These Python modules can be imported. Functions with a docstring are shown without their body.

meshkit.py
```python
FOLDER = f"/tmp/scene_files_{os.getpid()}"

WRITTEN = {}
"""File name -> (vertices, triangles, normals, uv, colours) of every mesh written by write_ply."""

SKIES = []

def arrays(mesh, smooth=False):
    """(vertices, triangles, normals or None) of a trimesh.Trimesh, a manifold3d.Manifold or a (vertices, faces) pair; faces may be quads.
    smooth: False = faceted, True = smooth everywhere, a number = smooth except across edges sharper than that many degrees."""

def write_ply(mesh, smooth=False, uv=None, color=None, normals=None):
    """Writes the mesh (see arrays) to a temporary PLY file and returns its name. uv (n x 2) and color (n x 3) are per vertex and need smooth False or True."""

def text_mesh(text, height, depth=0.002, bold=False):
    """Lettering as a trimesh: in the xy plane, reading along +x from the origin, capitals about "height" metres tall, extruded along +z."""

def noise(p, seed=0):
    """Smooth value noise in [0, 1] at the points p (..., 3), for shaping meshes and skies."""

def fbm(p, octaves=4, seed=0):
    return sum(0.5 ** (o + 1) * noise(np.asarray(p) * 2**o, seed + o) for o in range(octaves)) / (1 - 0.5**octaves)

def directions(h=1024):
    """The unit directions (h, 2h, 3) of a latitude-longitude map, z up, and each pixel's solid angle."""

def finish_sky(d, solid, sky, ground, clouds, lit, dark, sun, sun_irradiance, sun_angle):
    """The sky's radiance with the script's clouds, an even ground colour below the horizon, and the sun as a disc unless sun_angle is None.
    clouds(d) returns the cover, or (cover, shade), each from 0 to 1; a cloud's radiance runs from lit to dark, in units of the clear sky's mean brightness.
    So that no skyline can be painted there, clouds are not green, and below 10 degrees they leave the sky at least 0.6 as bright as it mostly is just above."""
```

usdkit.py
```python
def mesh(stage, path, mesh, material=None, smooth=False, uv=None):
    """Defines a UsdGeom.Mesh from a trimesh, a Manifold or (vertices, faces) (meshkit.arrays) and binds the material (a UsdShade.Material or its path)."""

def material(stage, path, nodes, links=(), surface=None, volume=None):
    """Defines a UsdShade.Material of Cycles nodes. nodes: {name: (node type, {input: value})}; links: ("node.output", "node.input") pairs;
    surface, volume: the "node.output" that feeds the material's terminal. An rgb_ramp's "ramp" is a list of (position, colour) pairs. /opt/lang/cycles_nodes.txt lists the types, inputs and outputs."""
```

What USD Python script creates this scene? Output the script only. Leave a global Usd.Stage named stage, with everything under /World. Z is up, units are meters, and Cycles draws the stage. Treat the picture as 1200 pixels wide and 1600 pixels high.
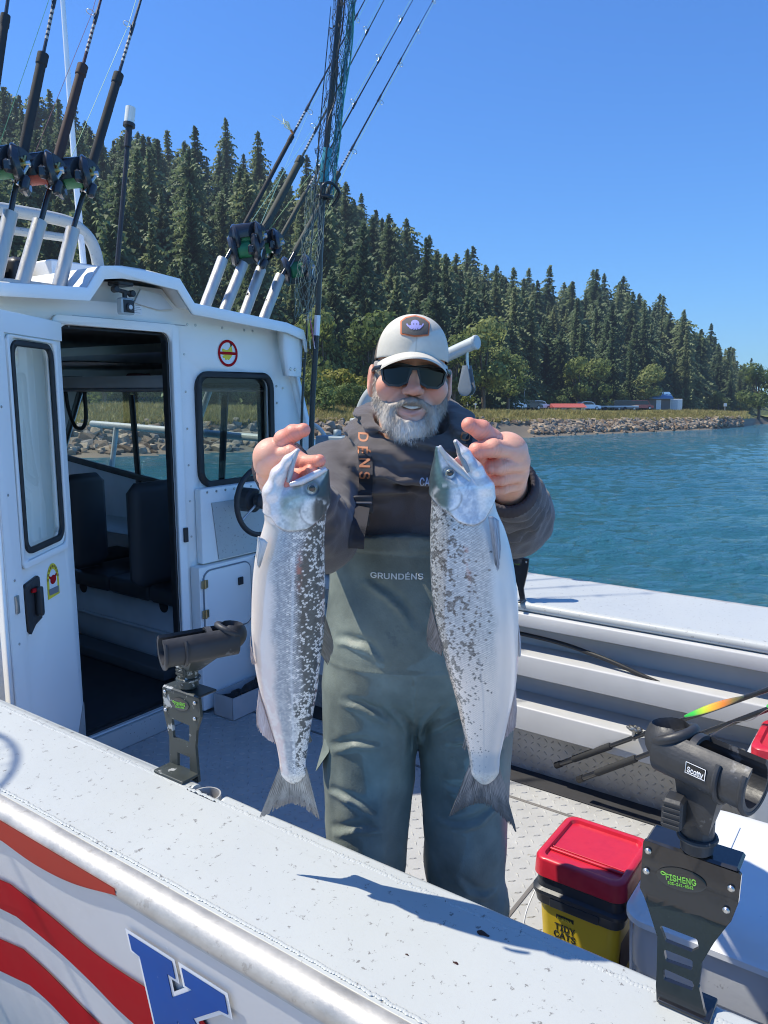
import math, random
import numpy as np, trimesh, usdkit, meshkit
import manifold3d as m3
from shapely.geometry import Polygon, Point, LineString, box as sbox
from shapely import affinity
from shapely.ops import unary_union
from pxr import Usd, UsdGeom, UsdShade, UsdLux, Gf, Sdf, Vt

stage = Usd.Stage.CreateInMemory()
UsdGeom.SetStageUpAxis(stage, 'Z'); UsdGeom.SetStageMetersPerUnit(stage, 1.0)
UsdGeom.Xform.Define(stage, '/World'); UsdGeom.Scope.Define(stage, '/World/Looks')
PI = math.pi
# ------------------------------------------------------------------ camera, sky, sun
CAM = np.array([0, 0, 1.6])
cam = UsdGeom.Camera.Define(stage, '/World/camera')
cam.CreateProjectionAttr('perspective')
cam.CreateFocalLengthAttr(36.0); cam.CreateHorizontalApertureAttr(36.0); cam.CreateVerticalApertureAttr(48.0)
cam.CreateClippingRangeAttr(Gf.Vec2f(0.02, 5000)); cam.CreateExposureAttr(0.88)
cam.AddTranslateOp().Set(Gf.Vec3d(0, 0, 1.6)); cam.AddRotateXOp().Set(90 - 7.2)
SUN = np.array([-0.62, 0.025, 1.0]); SUN /= np.linalg.norm(SUN)       # towards the sun
SKY_TINT = (.345, .64, 1.08)                                           # the clear air of the day: a deep, saturated blue
SUN_EL, SUN_ROT = math.asin(SUN[2]), math.atan2(SUN[0], SUN[1])
usdkit.material(stage, '/World/Looks/clear_sky', {
    's': ('sky_texture', {'sky_type': 'single_scattering', 'sun_disc': False, 'sun_elevation': SUN_EL, 'sun_rotation': SUN_ROT,
                          'altitude': 100.0, 'air_density': 1.6, 'aerosol_density': 0.0, 'ozone_density': 6.0}),
    'm': ('mix', {'mix_type': 'multiply', 'fac': 1.0, 'color2': SKY_TINT}), 'b': ('background_shader', {'strength': 0.086})}, [('s.color', 'm.color1'), ('m.color', 'b.color')], surface='b.background')
sky = UsdLux.DomeLight.Define(stage, '/World/sky')
UsdShade.MaterialBindingAPI.Apply(sky.GetPrim()).Bind(UsdShade.Material.Get(stage, '/World/Looks/clear_sky'))
sky.GetPrim().SetCustomDataByKey('kind', 'structure')
sun = UsdLux.DistantLight.Define(stage, '/World/sun')
sun.CreateNormalizeAttr(True); sun.CreateIntensityAttr(0.85); sun.CreateAngleAttr(0.5); sun.CreateColorAttr(Gf.Vec3f(1, .935, .80))
_z = SUN; _x = np.cross([0, 1, 0], _z); _x /= np.linalg.norm(_x); _y = np.cross(_z, _x)
sun.AddTransformOp().Set(Gf.Matrix4d(*[float(v) for r in ((*_x, 0), (*_y, 0), (*_z, 0), (0, 0, 30, 1)) for v in r]))

# ------------------------------------------------------------------ frames
def rot(axis, a):
    return trimesh.transformations.rotation_matrix(a, axis)
def trans(x, y, z):
    return trimesh.transformations.translation_matrix((x, y, z))
WORLD = np.eye(4)
DECK = trans(0, 0, 1.6) @ rot([1, 0, 0], math.radians(1.7)) @ trans(0, 0, -1.6)   # the boat rides a little bow-up
BOAT = DECK @ rot([0, 0, 1], math.radians(54.8))                                   # x across the boat, y to the bow, z up
_used = {}
def numbered(parent, name):
    k = (parent, name); n = _used.get(k, 0); _used[k] = n + 1
    return f'{parent}/{name}' if n == 0 else f'{parent}/{name}_{n:03d}'
def gf(M):
    return Gf.Matrix4d(*[float(v) for v in np.asarray(M).T.ravel()])
def meta(prim, label=None, cat=None, group=None, kind=None):
    for k, v in (('label', label), ('category', cat), ('group', group), ('kind', kind)):
        if v: prim.SetCustomDataByKey(k, v)
class Node:
    def __init__(s, path, base): s.path, s.base = path, np.asarray(base, float)
    @property
    def prim(s): return stage.GetPrimAtPath(s.path)
def thing(name, label=None, cat=None, base=(0, 0, 0), frame=WORLD, group=None, kind=None, local=False):
    """An Xform at the thing's base. Its parts' meshes are given in the frame's coordinates (local=True: relative to the base)."""
    p = numbered('/World', name); x = UsdGeom.Xform.Define(stage, p)
    x.AddTransformOp().Set(gf(frame @ trans(*base))); meta(x.GetPrim(), label, cat, group, kind)
    return Node(p, (0, 0, 0) if local else base)
def put(parent, name, mesh, mat, smooth=30, label=None, kind=None, colors=None, top=None, frame=WORLD):
    """One Mesh prim below a Node (or top level with parent None)."""
    base = parent.base if parent is not None else np.zeros(3)
    p = numbered(parent.path if parent is not None else '/World', name)
    if hasattr(mesh, 'to_mesh') or isinstance(mesh, (tuple, list)) and not hasattr(mesh[0], 'vertices'):
        v, f, _ = meshkit.arrays(mesh); mesh = trimesh.Trimesh(v, f, process=False)
    elif isinstance(mesh, (list, tuple)):
        mesh = trimesh.util.concatenate(list(mesh))
    v = np.array(mesh.vertices) - base
    if parent is None: v = trimesh.transform_points(v, frame)
    mm = usdkit.mesh(stage, p, trimesh.Trimesh(v, mesh.faces, process=False), mat, smooth=smooth)
    if colors is not None:
        UsdGeom.PrimvarsAPI(mm).CreatePrimvar('tint', Sdf.ValueTypeNames.Color3fArray, 'vertex').Set(Vt.Vec3fArray.FromNumpy(np.asarray(colors, np.float32)))
    if top: meta(mm.GetPrim(), *top)
    meta(mm.GetPrim(), label, kind=kind)
    return Node(p, base)
def sub(parent, name, base=None):
    """An Xform part that holds sub-parts."""
    p = numbered(parent.path, name); UsdGeom.Xform.Define(stage, p); return Node(p, parent.base)

# ------------------------------------------------------------------ shapes
def cat(*m):
    out = []
    for x in m: out += list(x) if isinstance(x, (list, tuple)) else [x]
    return trimesh.util.concatenate(out)
def box(lo, hi, c=0.0):
    lo, hi = np.minimum(lo, hi).astype(float), np.maximum(lo, hi).astype(float)
    if c <= 0:
        return trimesh.creation.box(bounds=[lo, hi])
    c = min(c, 0.49 * (hi - lo).min()); pts = []
    for i in range(8):
        s = np.array([(i >> k) & 1 for k in range(3)]); q = np.where(s, hi, lo); d = np.where(s, -c, c)
        for k in range(3):
            e = d.copy(); e[k] = 0; pts.append(q + e)
    return trimesh.convex.convex_hull(np.array(pts))
def xf(mesh, M):
    m = mesh.copy(); m.apply_transform(M); return m
def frame_z(d):
    d = np.asarray(d, float); d = d / np.linalg.norm(d)
    a = np.array([0, 0, 1.0]) if abs(d[2]) < .9 else np.array([1.0, 0, 0])
    x = np.cross(a, d); x /= np.linalg.norm(x); return x, np.cross(d, x), d
def tube(pts, r, n=12, cap=True, flat=1.0):
    pts = np.asarray(pts, float); k = len(pts); r = np.broadcast_to(np.asarray(r, float), (k,))
    t = np.gradient(pts, axis=0) if k > 2 else np.repeat([pts[1] - pts[0]], k, 0)
    t /= np.linalg.norm(t, axis=1, keepdims=True)
    x, y, _ = frame_z(t[0]); V = []
    for i in range(k):
        x = x - t[i] * (x @ t[i]); x /= np.linalg.norm(x); y = np.cross(t[i], x)
        a = np.arange(n) / n * 2 * PI
        V.append(pts[i] + r[i] * (np.cos(a)[:, None] * x + flat * np.sin(a)[:, None] * y))
    V = np.vstack(V); F = []
    i, j = np.meshgrid(np.arange(k - 1), np.arange(n), indexing='ij'); i, j = i.ravel(), j.ravel(); j2 = (j + 1) % n
    a, b, c, d = i * n + j, i * n + j2, (i + 1) * n + j2, (i + 1) * n + j
    F = np.vstack([np.c_[a, b, c], np.c_[a, c, d]])
    if cap:
        V = np.vstack([V, pts[0], pts[-1]]); m = len(V); j = np.arange(n); j2 = (j + 1) % n
        F = np.vstack([F, np.c_[j2, j, np.full(n, m - 2)], np.c_[(k - 1) * n + j, (k - 1) * n + j2, np.full(n, m - 1)]])
    return trimesh.Trimesh(V, F, process=False)
def pipe(pts, r, wall, n=24):
    """An open-ended hollow tube along a straight or curved line."""
    a = tube(pts, r, n, False); b = tube(pts, r - wall, n, False); m = len(a.vertices)
    F = [a.faces, b.faces[:, ::-1] + m]; k = len(pts) - 1; j = np.arange(n); j2 = (j + 1) % n
    for e, fl in ((0, 1), (k, 0)):
        o, q = e * n + j, e * n + j2
        f = np.vstack([np.c_[o, q, q + m], np.c_[o, q + m, o + m]]); F.append(f[:, ::-1] if fl else f)
    return trimesh.Trimesh(np.vstack([a.vertices, b.vertices]), np.vstack(F), process=False)
def smoothline(pts, n=8):
    """Catmull-Rom through the points."""
    P = np.asarray(pts, float); P = np.vstack([2 * P[0] - P[1], P, 2 * P[-1] - P[-2]]); out = []
    for i in range(1, len(P) - 2):
        for t in np.arange(n) / n:
            a, b, c, d = P[i - 1:i + 3]
            out.append(.5 * (2 * b + (c - a) * t + (2 * a - 5 * b + 4 * c - d) * t * t + (3 * b - a - 3 * c + d) * t ** 3))
    return np.array(out + [P[-2]])
def rpoly(x0, y0, x1, y1, r):
    return sbox(x0 + r, y0 + r, x1 - r, y1 - r).buffer(r, quad_segs=6) if r > 0 else sbox(x0, y0, x1, y1)
AX = {'xz': np.array([[1, 0, 0], [0, 0, -1], [0, 1, 0]]), 'yz': np.array([[0, 0, 1], [1, 0, 0], [0, 1, 0]]), 'xy': np.eye(3)}
def plate(poly, plane, at, thick):
    """Extrudes a shapely polygon: 'xz' goes from y=at to at-thick... (towards -y), 'yz' from x=at to at+thick, 'xy' from z=at to at+thick."""
    geoms = getattr(poly, 'geoms', [poly]); out = []
    for g in geoms:
        if g.is_empty or g.area < 1e-9: continue
        m = trimesh.creation.extrude_polygon(g, thick, engine='earcut'); M = np.eye(4); M[:3, :3] = AX[plane]
        M[:3, 3] = {'xz': (0, at, 0), 'yz': (at, 0, 0), 'xy': (0, 0, at)}[plane]; m.apply_transform(M); out.append(m)
    return trimesh.util.concatenate(out)
def profile(pts, along, a0, a1):
    """Extrudes a closed outline of (x,z) along y or (y,z) along x."""
    g = Polygon(pts).buffer(0); m = trimesh.creation.extrude_polygon(g, abs(a1 - a0), engine='earcut'); M = np.eye(4)
    if along == 'y': M[:3, :3] = AX['xz']; M[1, 3] = max(a0, a1)
    else: M[:3, :3] = AX['yz']; M[0, 3] = min(a0, a1)
    m.apply_transform(M); return m
def hull(*balls, n=12):
    """Convex hull of spheres ((x,y,z), r)."""
    s = trimesh.creation.icosphere(subdivisions=2).vertices
    return trimesh.convex.convex_hull(np.vstack([np.asarray(c) + s * r for c, r in balls]))
def disc(c, d, r, h, n=24, ch=0.0):
    """A cylinder from c along d of height h, chamfered."""
    x, y, d = frame_z(d); rings = [(0, r - ch), (ch, r), (h - ch, r), (h, r - ch)] if ch else [(0, r), (h, r)]
    a = np.arange(n) / n * 2 * PI; c = np.asarray(c, float)
    return trimesh.convex.convex_hull(np.vstack([c + d * t + q * (np.cos(a)[:, None] * x + np.sin(a)[:, None] * y) for t, q in rings]))
def place(mesh, o, x, y, z=None):
    """Moves a mesh made in the xy plane to origin o with axes x, y."""
    x, y = np.asarray(x, float), np.asarray(y, float); x = x / np.linalg.norm(x); y = y / np.linalg.norm(y); z = np.cross(x, y)
    M = np.eye(4); M[:3, 0], M[:3, 1], M[:3, 2], M[:3, 3] = x, y, z, o; return xf(mesh, M)
def words(text, height, o, x, y, depth=.0015, bold=False, width=None, center=True):
    m = meshkit.text_mesh(text, height, depth, bold); b = m.bounds
    if width: m.apply_scale([width / (b[1, 0] - b[0, 0]), 1, 1]); b = m.bounds
    if center: m.apply_translation([-(b[0, 0] + b[1, 0]) / 2, -(b[0, 1] + b[1, 1]) / 2, 0])
    return place(m, o, x, y)

# ------------------------------------------------------------------ signed distance modelling (numpy surface nets)
def tet_mesh(G, lo, h):
    """The zero surface of a grid by marching tetrahedra: always closed and two-manifold."""
    N = np.array(G.shape); G = G.copy(); G[[0, -1]] = np.maximum(G[[0, -1]], h); G[:, [0, -1]] = np.maximum(G[:, [0, -1]], h); G[:, :, [0, -1]] = np.maximum(G[:, :, [0, -1]], h); G[G == 0] = 1e-7
    s = G < 0; c = np.zeros(N - 1, np.int8)
    for i in range(8): c += s[(i >> 2 & 1):N[0] - 1 + (i >> 2 & 1), (i >> 1 & 1):N[1] - 1 + (i >> 1 & 1), (i & 1):N[2] - 1 + (i & 1)]
    cells = np.argwhere((c > 0) & (c < 8)); st = np.array([N[1] * N[2], N[2], 1]); g = G.ravel(); base = cells @ st; T = []
    for p in ((0, 1, 2), (0, 2, 1), (1, 0, 2), (1, 2, 0), (2, 0, 1), (2, 1, 0)):
        o = np.zeros(3, int); ids = [base.copy()]
        for a in p: o[a] += 1; ids.append(base + o @ st)
        sg = 1 if p in ((0, 1, 2), (1, 2, 0), (2, 0, 1)) else -1; q = np.stack(ids, 1); T.append(q if sg > 0 else q[:, [0, 2, 1, 3]])
    T = np.vstack(T); ins = g[T] < 0; n = ins.sum(1); tri = []
    for k in range(4):
        oth = [j for j in range(4) if j != k]; par = [oth, oth[::-1]][k % 2]
        m = (n == 1) & ins[:, k]; q = T[m]; tri.append(np.stack([np.stack([q[:, k], q[:, j]], 1) for j in par], 1))
        m = (n == 3) & ~ins[:, k]; q = T[m]; tri.append(np.stack([np.stack([q[:, k], q[:, j]], 1) for j in par[::-1]], 1))
    for a, b, x, y in ((0, 1, 2, 3), (0, 2, 3, 1), (0, 3, 1, 2), (2, 3, 0, 1), (3, 1, 0, 2), (1, 2, 0, 3)):
        m = (n == 2) & ins[:, a] & ins[:, b]; q = T[m]; e = lambda i, j: np.stack([q[:, i], q[:, j]], 1)
        tri += [np.stack([e(a, x), e(a, y), e(b, y)], 1), np.stack([e(a, x), e(b, y), e(b, x)], 1)]
    tri = np.sort(np.vstack(tri), axis=2); key = tri[..., 0].astype(np.int64) * (int(N.prod()) + 1) + tri[..., 1]; u, inv = np.unique(key.ravel(), return_inverse=True)
    i0, i1 = u // (int(N.prod()) + 1), u % (int(N.prod()) + 1); t = np.clip(g[i0] / (g[i0] - g[i1]), .02, .98); P0, P1 = np.stack(np.unravel_index(i0, N), 1), np.stack(np.unravel_index(i1, N), 1)
    m = trimesh.Trimesh(lo + (P0 + (P1 - P0) * t[:, None]) * h, inv.reshape(-1, 3), process=False)
    if m.volume < 0: m = trimesh.Trimesh(m.vertices, m.faces[:, ::-1], process=False)
    return m
def sdf_mesh(f, lo, hi, h, blk=8, tets=False):
    lo, hi = np.asarray(lo, float), np.asarray(hi, float); n = np.ceil((hi - lo) / h / blk).astype(int); N = n * blk + 1
    G = np.full(N, 1e3, np.float32)
    bi = np.stack(np.meshgrid(*[np.arange(k) for k in n], indexing='ij'), -1).reshape(-1, 3)
    d = f(lo + (bi + .5) * blk * h)
    inside = bi[d < 0]
    far = np.abs(d) > blk * h * .9 + h * 2
    o = np.stack(np.meshgrid(*[np.arange(blk + 1)] * 3, indexing='ij'), -1).reshape(-1, 3)
    for q in bi[far & (d < 0)]:
        s = q * blk; G[s[0]:s[0] + blk + 1, s[1]:s[1] + blk + 1, s[2]:s[2] + blk + 1] = -1e3
    near = bi[~far]
    for k in range(0, len(near), 400):
        g = near[k:k + 400, None, :] * blk + o[None]
        G[g[..., 0], g[..., 1], g[..., 2]] = f((lo + g * h).reshape(-1, 3)).reshape(g.shape[:2])
    if tets: return tet_mesh(G, lo, h)
    s = G < 0
    c = np.zeros(np.array(N) - 1, np.int8)
    for i in range(8):
        c += s[(i >> 2 & 1):N[0] - 1 + (i >> 2 & 1), (i >> 1 & 1):N[1] - 1 + (i >> 1 & 1), (i & 1):N[2] - 1 + (i & 1)]
    cells = np.argwhere((c > 0) & (c < 8)); ids = np.full(np.array(N) - 1, -1, np.int64); ids[tuple(cells.T)] = np.arange(len(cells))
    acc, cnt = np.zeros((len(cells), 3)), np.zeros(len(cells))
    corner = np.array([[i >> 2 & 1, i >> 1 & 1, i & 1] for i in range(8)])
    val = np.stack([G[tuple((cells + q).T)] for q in corner], 1)
    for a in range(8):
        for b in range(a + 1, 8):
            if np.abs(corner[a] - corner[b]).sum() == 1:
                m = (val[:, a] < 0) != (val[:, b] < 0); t = val[m, a] / (val[m, a] - val[m, b])
                acc[m] += corner[a] + t[:, None] * (corner[b] - corner[a]); cnt[m] += 1
    V = lo + (cells + acc / cnt[:, None]) * h; F = []
    for ax in range(3):
        e = [0, 0, 0]; e[ax] = 1; u, w = [k for k in range(3) if k != ax]
        sl0 = tuple(slice(0, N[k] - 1) if k == ax else slice(1, N[k] - 1) for k in range(3))
        sl1 = tuple(slice(1, N[k]) if k == ax else slice(1, N[k] - 1) for k in range(3))
        A, Bm = s[sl0], s[sl1]; E = np.argwhere(A != Bm); off = np.array([0 if k == ax else 1 for k in range(3)]); P = E + off
        flip = A[tuple(E.T)]
        du, dw = np.zeros(3, int), np.zeros(3, int); du[u] = 1; dw[w] = 1
        q = [ids[tuple((P - x).T)] for x in (0 * du, du, du + dw, dw)]
        Q = np.stack(q, 1); Q[flip if ax == 1 else ~flip] = Q[flip if ax == 1 else ~flip][:, ::-1]; F.append(Q)
    F = np.vstack(F); F = F[(F >= 0).all(1)]
    return trimesh.Trimesh(V, np.vstack([F[:, [0, 1, 2]], F[:, [0, 2, 3]]]), process=False)
def smin(a, b, k):
    h = np.clip(.5 + .5 * (b - a) / k, 0, 1); return b + (a - b) * h - k * h * (1 - h)
def smax(a, b, k): return -smin(-a, -b, k)
def s_ell(p, c, r, R=None):
    q = p - np.asarray(c)
    if R is not None: q = q @ R
    r = np.asarray(r, float); k0 = np.linalg.norm(q / r, axis=1); k1 = np.linalg.norm(q / r ** 2, axis=1)
    return k0 * (k0 - 1) / np.maximum(k1, 1e-9)
def s_cap(p, a, b, ra, rb=None):
    """A capsule with a radius at each end."""
    rb = ra if rb is None else rb; a, b = np.asarray(a, float), np.asarray(b, float); d = b - a
    t = np.clip((p - a) @ d / max(d @ d, 1e-12), 0, 1)
    return np.linalg.norm(p - a - t[:, None] * d, axis=1) - (ra + (rb - ra) * t)
def s_box(p, c, half, r=0, R=None):
    q = p - np.asarray(c)
    if R is not None: q = q @ R
    q = np.abs(q) - np.asarray(half) + r
    return np.linalg.norm(np.maximum(q, 0), axis=1) + np.minimum(q.max(1), 0) - r
def vnormals(m):
    v, f = m.vertices, m.faces; n = np.zeros_like(v); c = np.cross(v[f[:, 1]] - v[f[:, 0]], v[f[:, 2]] - v[f[:, 0]])
    for k in range(3): np.add.at(n, f[:, k], c)
    return n / np.maximum(np.linalg.norm(n, axis=1, keepdims=True), 1e-12)
def step(x, a, b):
    t = np.clip((x - a) / (b - a), 0, 1); return t * t * (3 - 2 * t)

# ------------------------------------------------------------------ materials
_mats = {}
def mat(name, color, rough=.5, metal=0.0, vary=.12, scale=6.0, bump=0.0, bscale=60.0, spec=.5, wear=None, wscale=20.0, wlevel=.66, coat=0.0, trans=0.0, stretch=None, extra=None):
    """Principled with a noise-varied colour and roughness, optional fine relief, and specks of wear=(colour)."""
    if name in _mats: return _mats[name]
    c = np.array(color, float)
    n = {'t': ('texture_coordinate', {}), 'p': ('principled_bsdf', {'metallic': metal, 'roughness': rough, 'specular_ior_level': spec, 'coat_weight': coat, **(extra or {})}),
         'n': ('noise_texture', {'scale': scale, 'detail': 6.0, 'roughness': .6}),
         'r': ('rgb_ramp', {'ramp': [(.25, c * (1 - vary)), (.5, c), (.75, np.minimum(c * (1 + vary), 1))]}),
         'rr': ('map_range', {'from_min': .3, 'from_max': .7, 'to_min': max(rough - .08, .02), 'to_max': min(rough + .12, 1.0)})}
    l = [('n.fac', 'r.fac'), ('n.fac', 'rr.value'), ('rr.result', 'p.roughness')]
    src = 't.object'
    if stretch:
        n['m'] = ('mapping', {'scale': stretch}); l += [('t.object', 'm.vector')]; src = 'm.vector'
    l += [(src, 'n.vector')]
    col = 'r.color'
    if wear is not None:
        n['w'] = ('noise_texture', {'scale': wscale, 'detail': 5.0, 'roughness': .7}); n['wr'] = ('rgb_ramp', {'ramp': [(wlevel - .02, (0, 0, 0)), (wlevel + .02, (1, 1, 1))]})
        n['wm'] = ('mix', {'color2': wear}); l += [(src, 'w.vector'), ('w.fac', 'wr.fac'), ('wr.color', 'wm.fac'), (col, 'wm.color1')]; col = 'wm.color'
    l += [(col, 'p.base_color')]
    if bump:
        n['bn'] = ('noise_texture', {'scale': bscale, 'detail': 4.0}); n['b'] = ('bump', {'strength': bump, 'distance': .002})
        l += [(src, 'bn.vector'), ('bn.fac', 'b.height'), ('b.normal', 'p.normal')]
    _mats[name] = usdkit.material(stage, f'/World/Looks/{name}', n, l, surface='p.BSDF'); return _mats[name]
def tinted(name, rough=.5, metal=0.0, sss=0.0, bump=0.0, bscale=200.0, spec=.5, coat=0.0, sheen=0.0, extra=None):
    """Principled whose colour is the mesh's own primvar."""
    n = {'a': ('attribute', {'attribute': 'tint'}), 't': ('texture_coordinate', {}), 'p': ('principled_bsdf', {'roughness': rough, 'metallic': metal, 'specular_ior_level': spec, 'coat_weight': coat,
         'sheen_weight': sheen, 'subsurface_weight': sss, 'subsurface_scale': .006, 'subsurface_radius': (1, .35, .2), **(extra or {})})}
    l = [('a.color', 'p.base_color')]
    if bump:
        n['bn'] = ('noise_texture', {'scale': bscale, 'detail': 5.0, 'roughness': .6}); n['b'] = ('bump', {'strength': bump, 'distance': .001}); l += [('t.object', 'bn.vector'), ('bn.fac', 'b.height'), ('b.normal', 'p.normal')]
    _mats[name] = usdkit.material(stage, f'/World/Looks/{name}', n, l, surface='p.BSDF'); return _mats[name]
def pane_mat(name, tint=(.75, .8, .8), refl=1.0):
    n = {'ge': ('geometry', {}), 'iv': ('math', {'math_type': 'subtract', 'value1': 1.0}), 'fm': ('math', {'math_type': 'multiply'}), 'f': ('fresnel', {'IOR': 1.5}), 't': ('transparent_bsdf', {'color': tint}), 'g': ('glossy_bsdf', {'color': (refl,) * 3, 'roughness': .01}), 'm': ('mix_closure', {})}
    _mats[name] = usdkit.material(stage, f'/World/Looks/{name}', n, [('ge.backfacing', 'iv.value2'), ('iv.value', 'fm.value1'), ('f.fac', 'fm.value2'), ('fm.value', 'm.fac'), ('t.BSDF', 'm.closure1'), ('g.BSDF', 'm.closure2')], surface='m.closure'); return _mats[name]
# ================================================================== water, shore, hill, forest
rng = np.random.default_rng(7)
WATER = -0.35
gx, gy = np.meshgrid(np.r_[-400, -200, -100, -60, np.linspace(-40, -4, 60), np.linspace(-3.8, 30, 260), np.linspace(30.4, 60, 60), 80, 110, 150, 220, 400, 700], np.r_[-60, -20, 0, np.linspace(2, 30, 240), np.linspace(30.3, 75, 130), np.linspace(76, 140, 90), 200, 400, 900], indexing='ij')
def waves(x, y):
    out = 0
    for k, (a, wl, th) in enumerate(((.030, 2.0, 1.75), (.026, 1.2, 1.35), (.022, .8, 2.0), (.017, .55, 1.55))):
        warp = 1.6 * meshkit.noise(np.stack([x * .35, y * .35, np.full_like(x, k * 9.1)], -1)) + .8 * meshkit.noise(np.stack([x * .9, y * .9, np.full_like(x, k * 5.3)], -1))
        ph = 2 * PI / wl * (x * math.cos(th) + y * math.sin(th)) + 5 * warp
        out = out + a * (1 - np.abs(np.sin(ph / 2)) ** .9 * 2) * (.35 + meshkit.noise(np.stack([x * .15, y * .15, np.full_like(x, k + 40.)], -1)))
    return out * np.clip(1.1 - y / 90, .12, 1)
gz = WATER + waves(gx, gy) * ((gy > 1) & (gx > -45) & (gx < 65))
i, j = np.meshgrid(np.arange(gx.shape[0] - 1), np.arange(gx.shape[1] - 1), indexing='ij'); m_ = gx.shape[1]
q = np.stack([i * m_ + j, (i + 1) * m_ + j, (i + 1) * m_ + j + 1, i * m_ + j + 1], -1).reshape(-1, 4)
water_m = usdkit.material(stage, '/World/Looks/sea_water', {
    't': ('texture_coordinate', {}), 'm': ('mapping', {'scale': (1.0, 1.5, 1.0), 'rotation': (0, 0, .35)}),
    'n1': ('noise_texture', {'scale': 6.5, 'detail': 6.0, 'roughness': .62, 'distortion': .6}), 'n2': ('noise_texture', {'scale': .07, 'detail': 3.0}),
    'b': ('bump', {'strength': .85, 'distance': .12}), 'c': ('rgb_ramp', {'ramp': [(.3, (.018, .086, .112)), (.7, (.027, .122, .152))]}),
    'p': ('principled_bsdf', {'roughness': .05, 'ior': 1.33, 'specular_ior_level': .5})},
    [('t.object', 'm.vector'), ('m.vector', 'n1.vector'), ('t.object', 'n2.vector'), ('n1.fac', 'b.height'), ('b.normal', 'p.normal'), ('n2.fac', 'c.fac'), ('c.color', 'p.base_color')], surface='p.BSDF')
put(None, 'water', (np.stack([gx, gy, gz], -1).reshape(-1, 3), q), water_m, smooth=True, kind='structure')

SH_U = [-3.5, -1.0, -.5, -.375, -.2, -.058, .083, .199, .332, .43, .464, .472, .497, .56, .8, 1.5, 3.5]
SH_D = [18, 25.7, 33.9, 35.5, 40, 45.8, 56.9, 68.5, 85.9, 106, 127, 150, 172, 178, 190, 160, 110]
RU = [-.9, -.701, -.471, -.394, -.316, -.237, -.159, -.119, -.032, 0, .04, .08, .097, .121, .162, .202, .219, .267, .304, .325, .366, .408, .45, .476, .519, .661, 1.5]
RE = [.46, .455, .396, .374, .355, .344, .321, .306, .283, .257, .23, .21, .183, .174, .175, .174, .159, .167, .159, .144, .128, .1, .08, .06, .031, .007, .005]
def shore(u): return np.interp(u, SH_U, SH_D)
def base_d(u): return np.interp(u, [-1, -.5, -.06, .1, .2, .33, .45, .6], [62, 70, 84, 104, 128, 150, 185, 240])    # foot of the forest
def ridge_d(u): return base_d(u) + np.interp(u, [-1, -.3, .1, .3, .45], [95, 90, 75, 62, 45])
def ridge_h(u): return np.maximum(1.6 + np.interp(u, RU, RE) * ridge_d(u) - np.interp(u, [-.5, 0, .3, .42, .5], [15.5, 16.5, 16, 13, 8]), 3.0)
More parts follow.
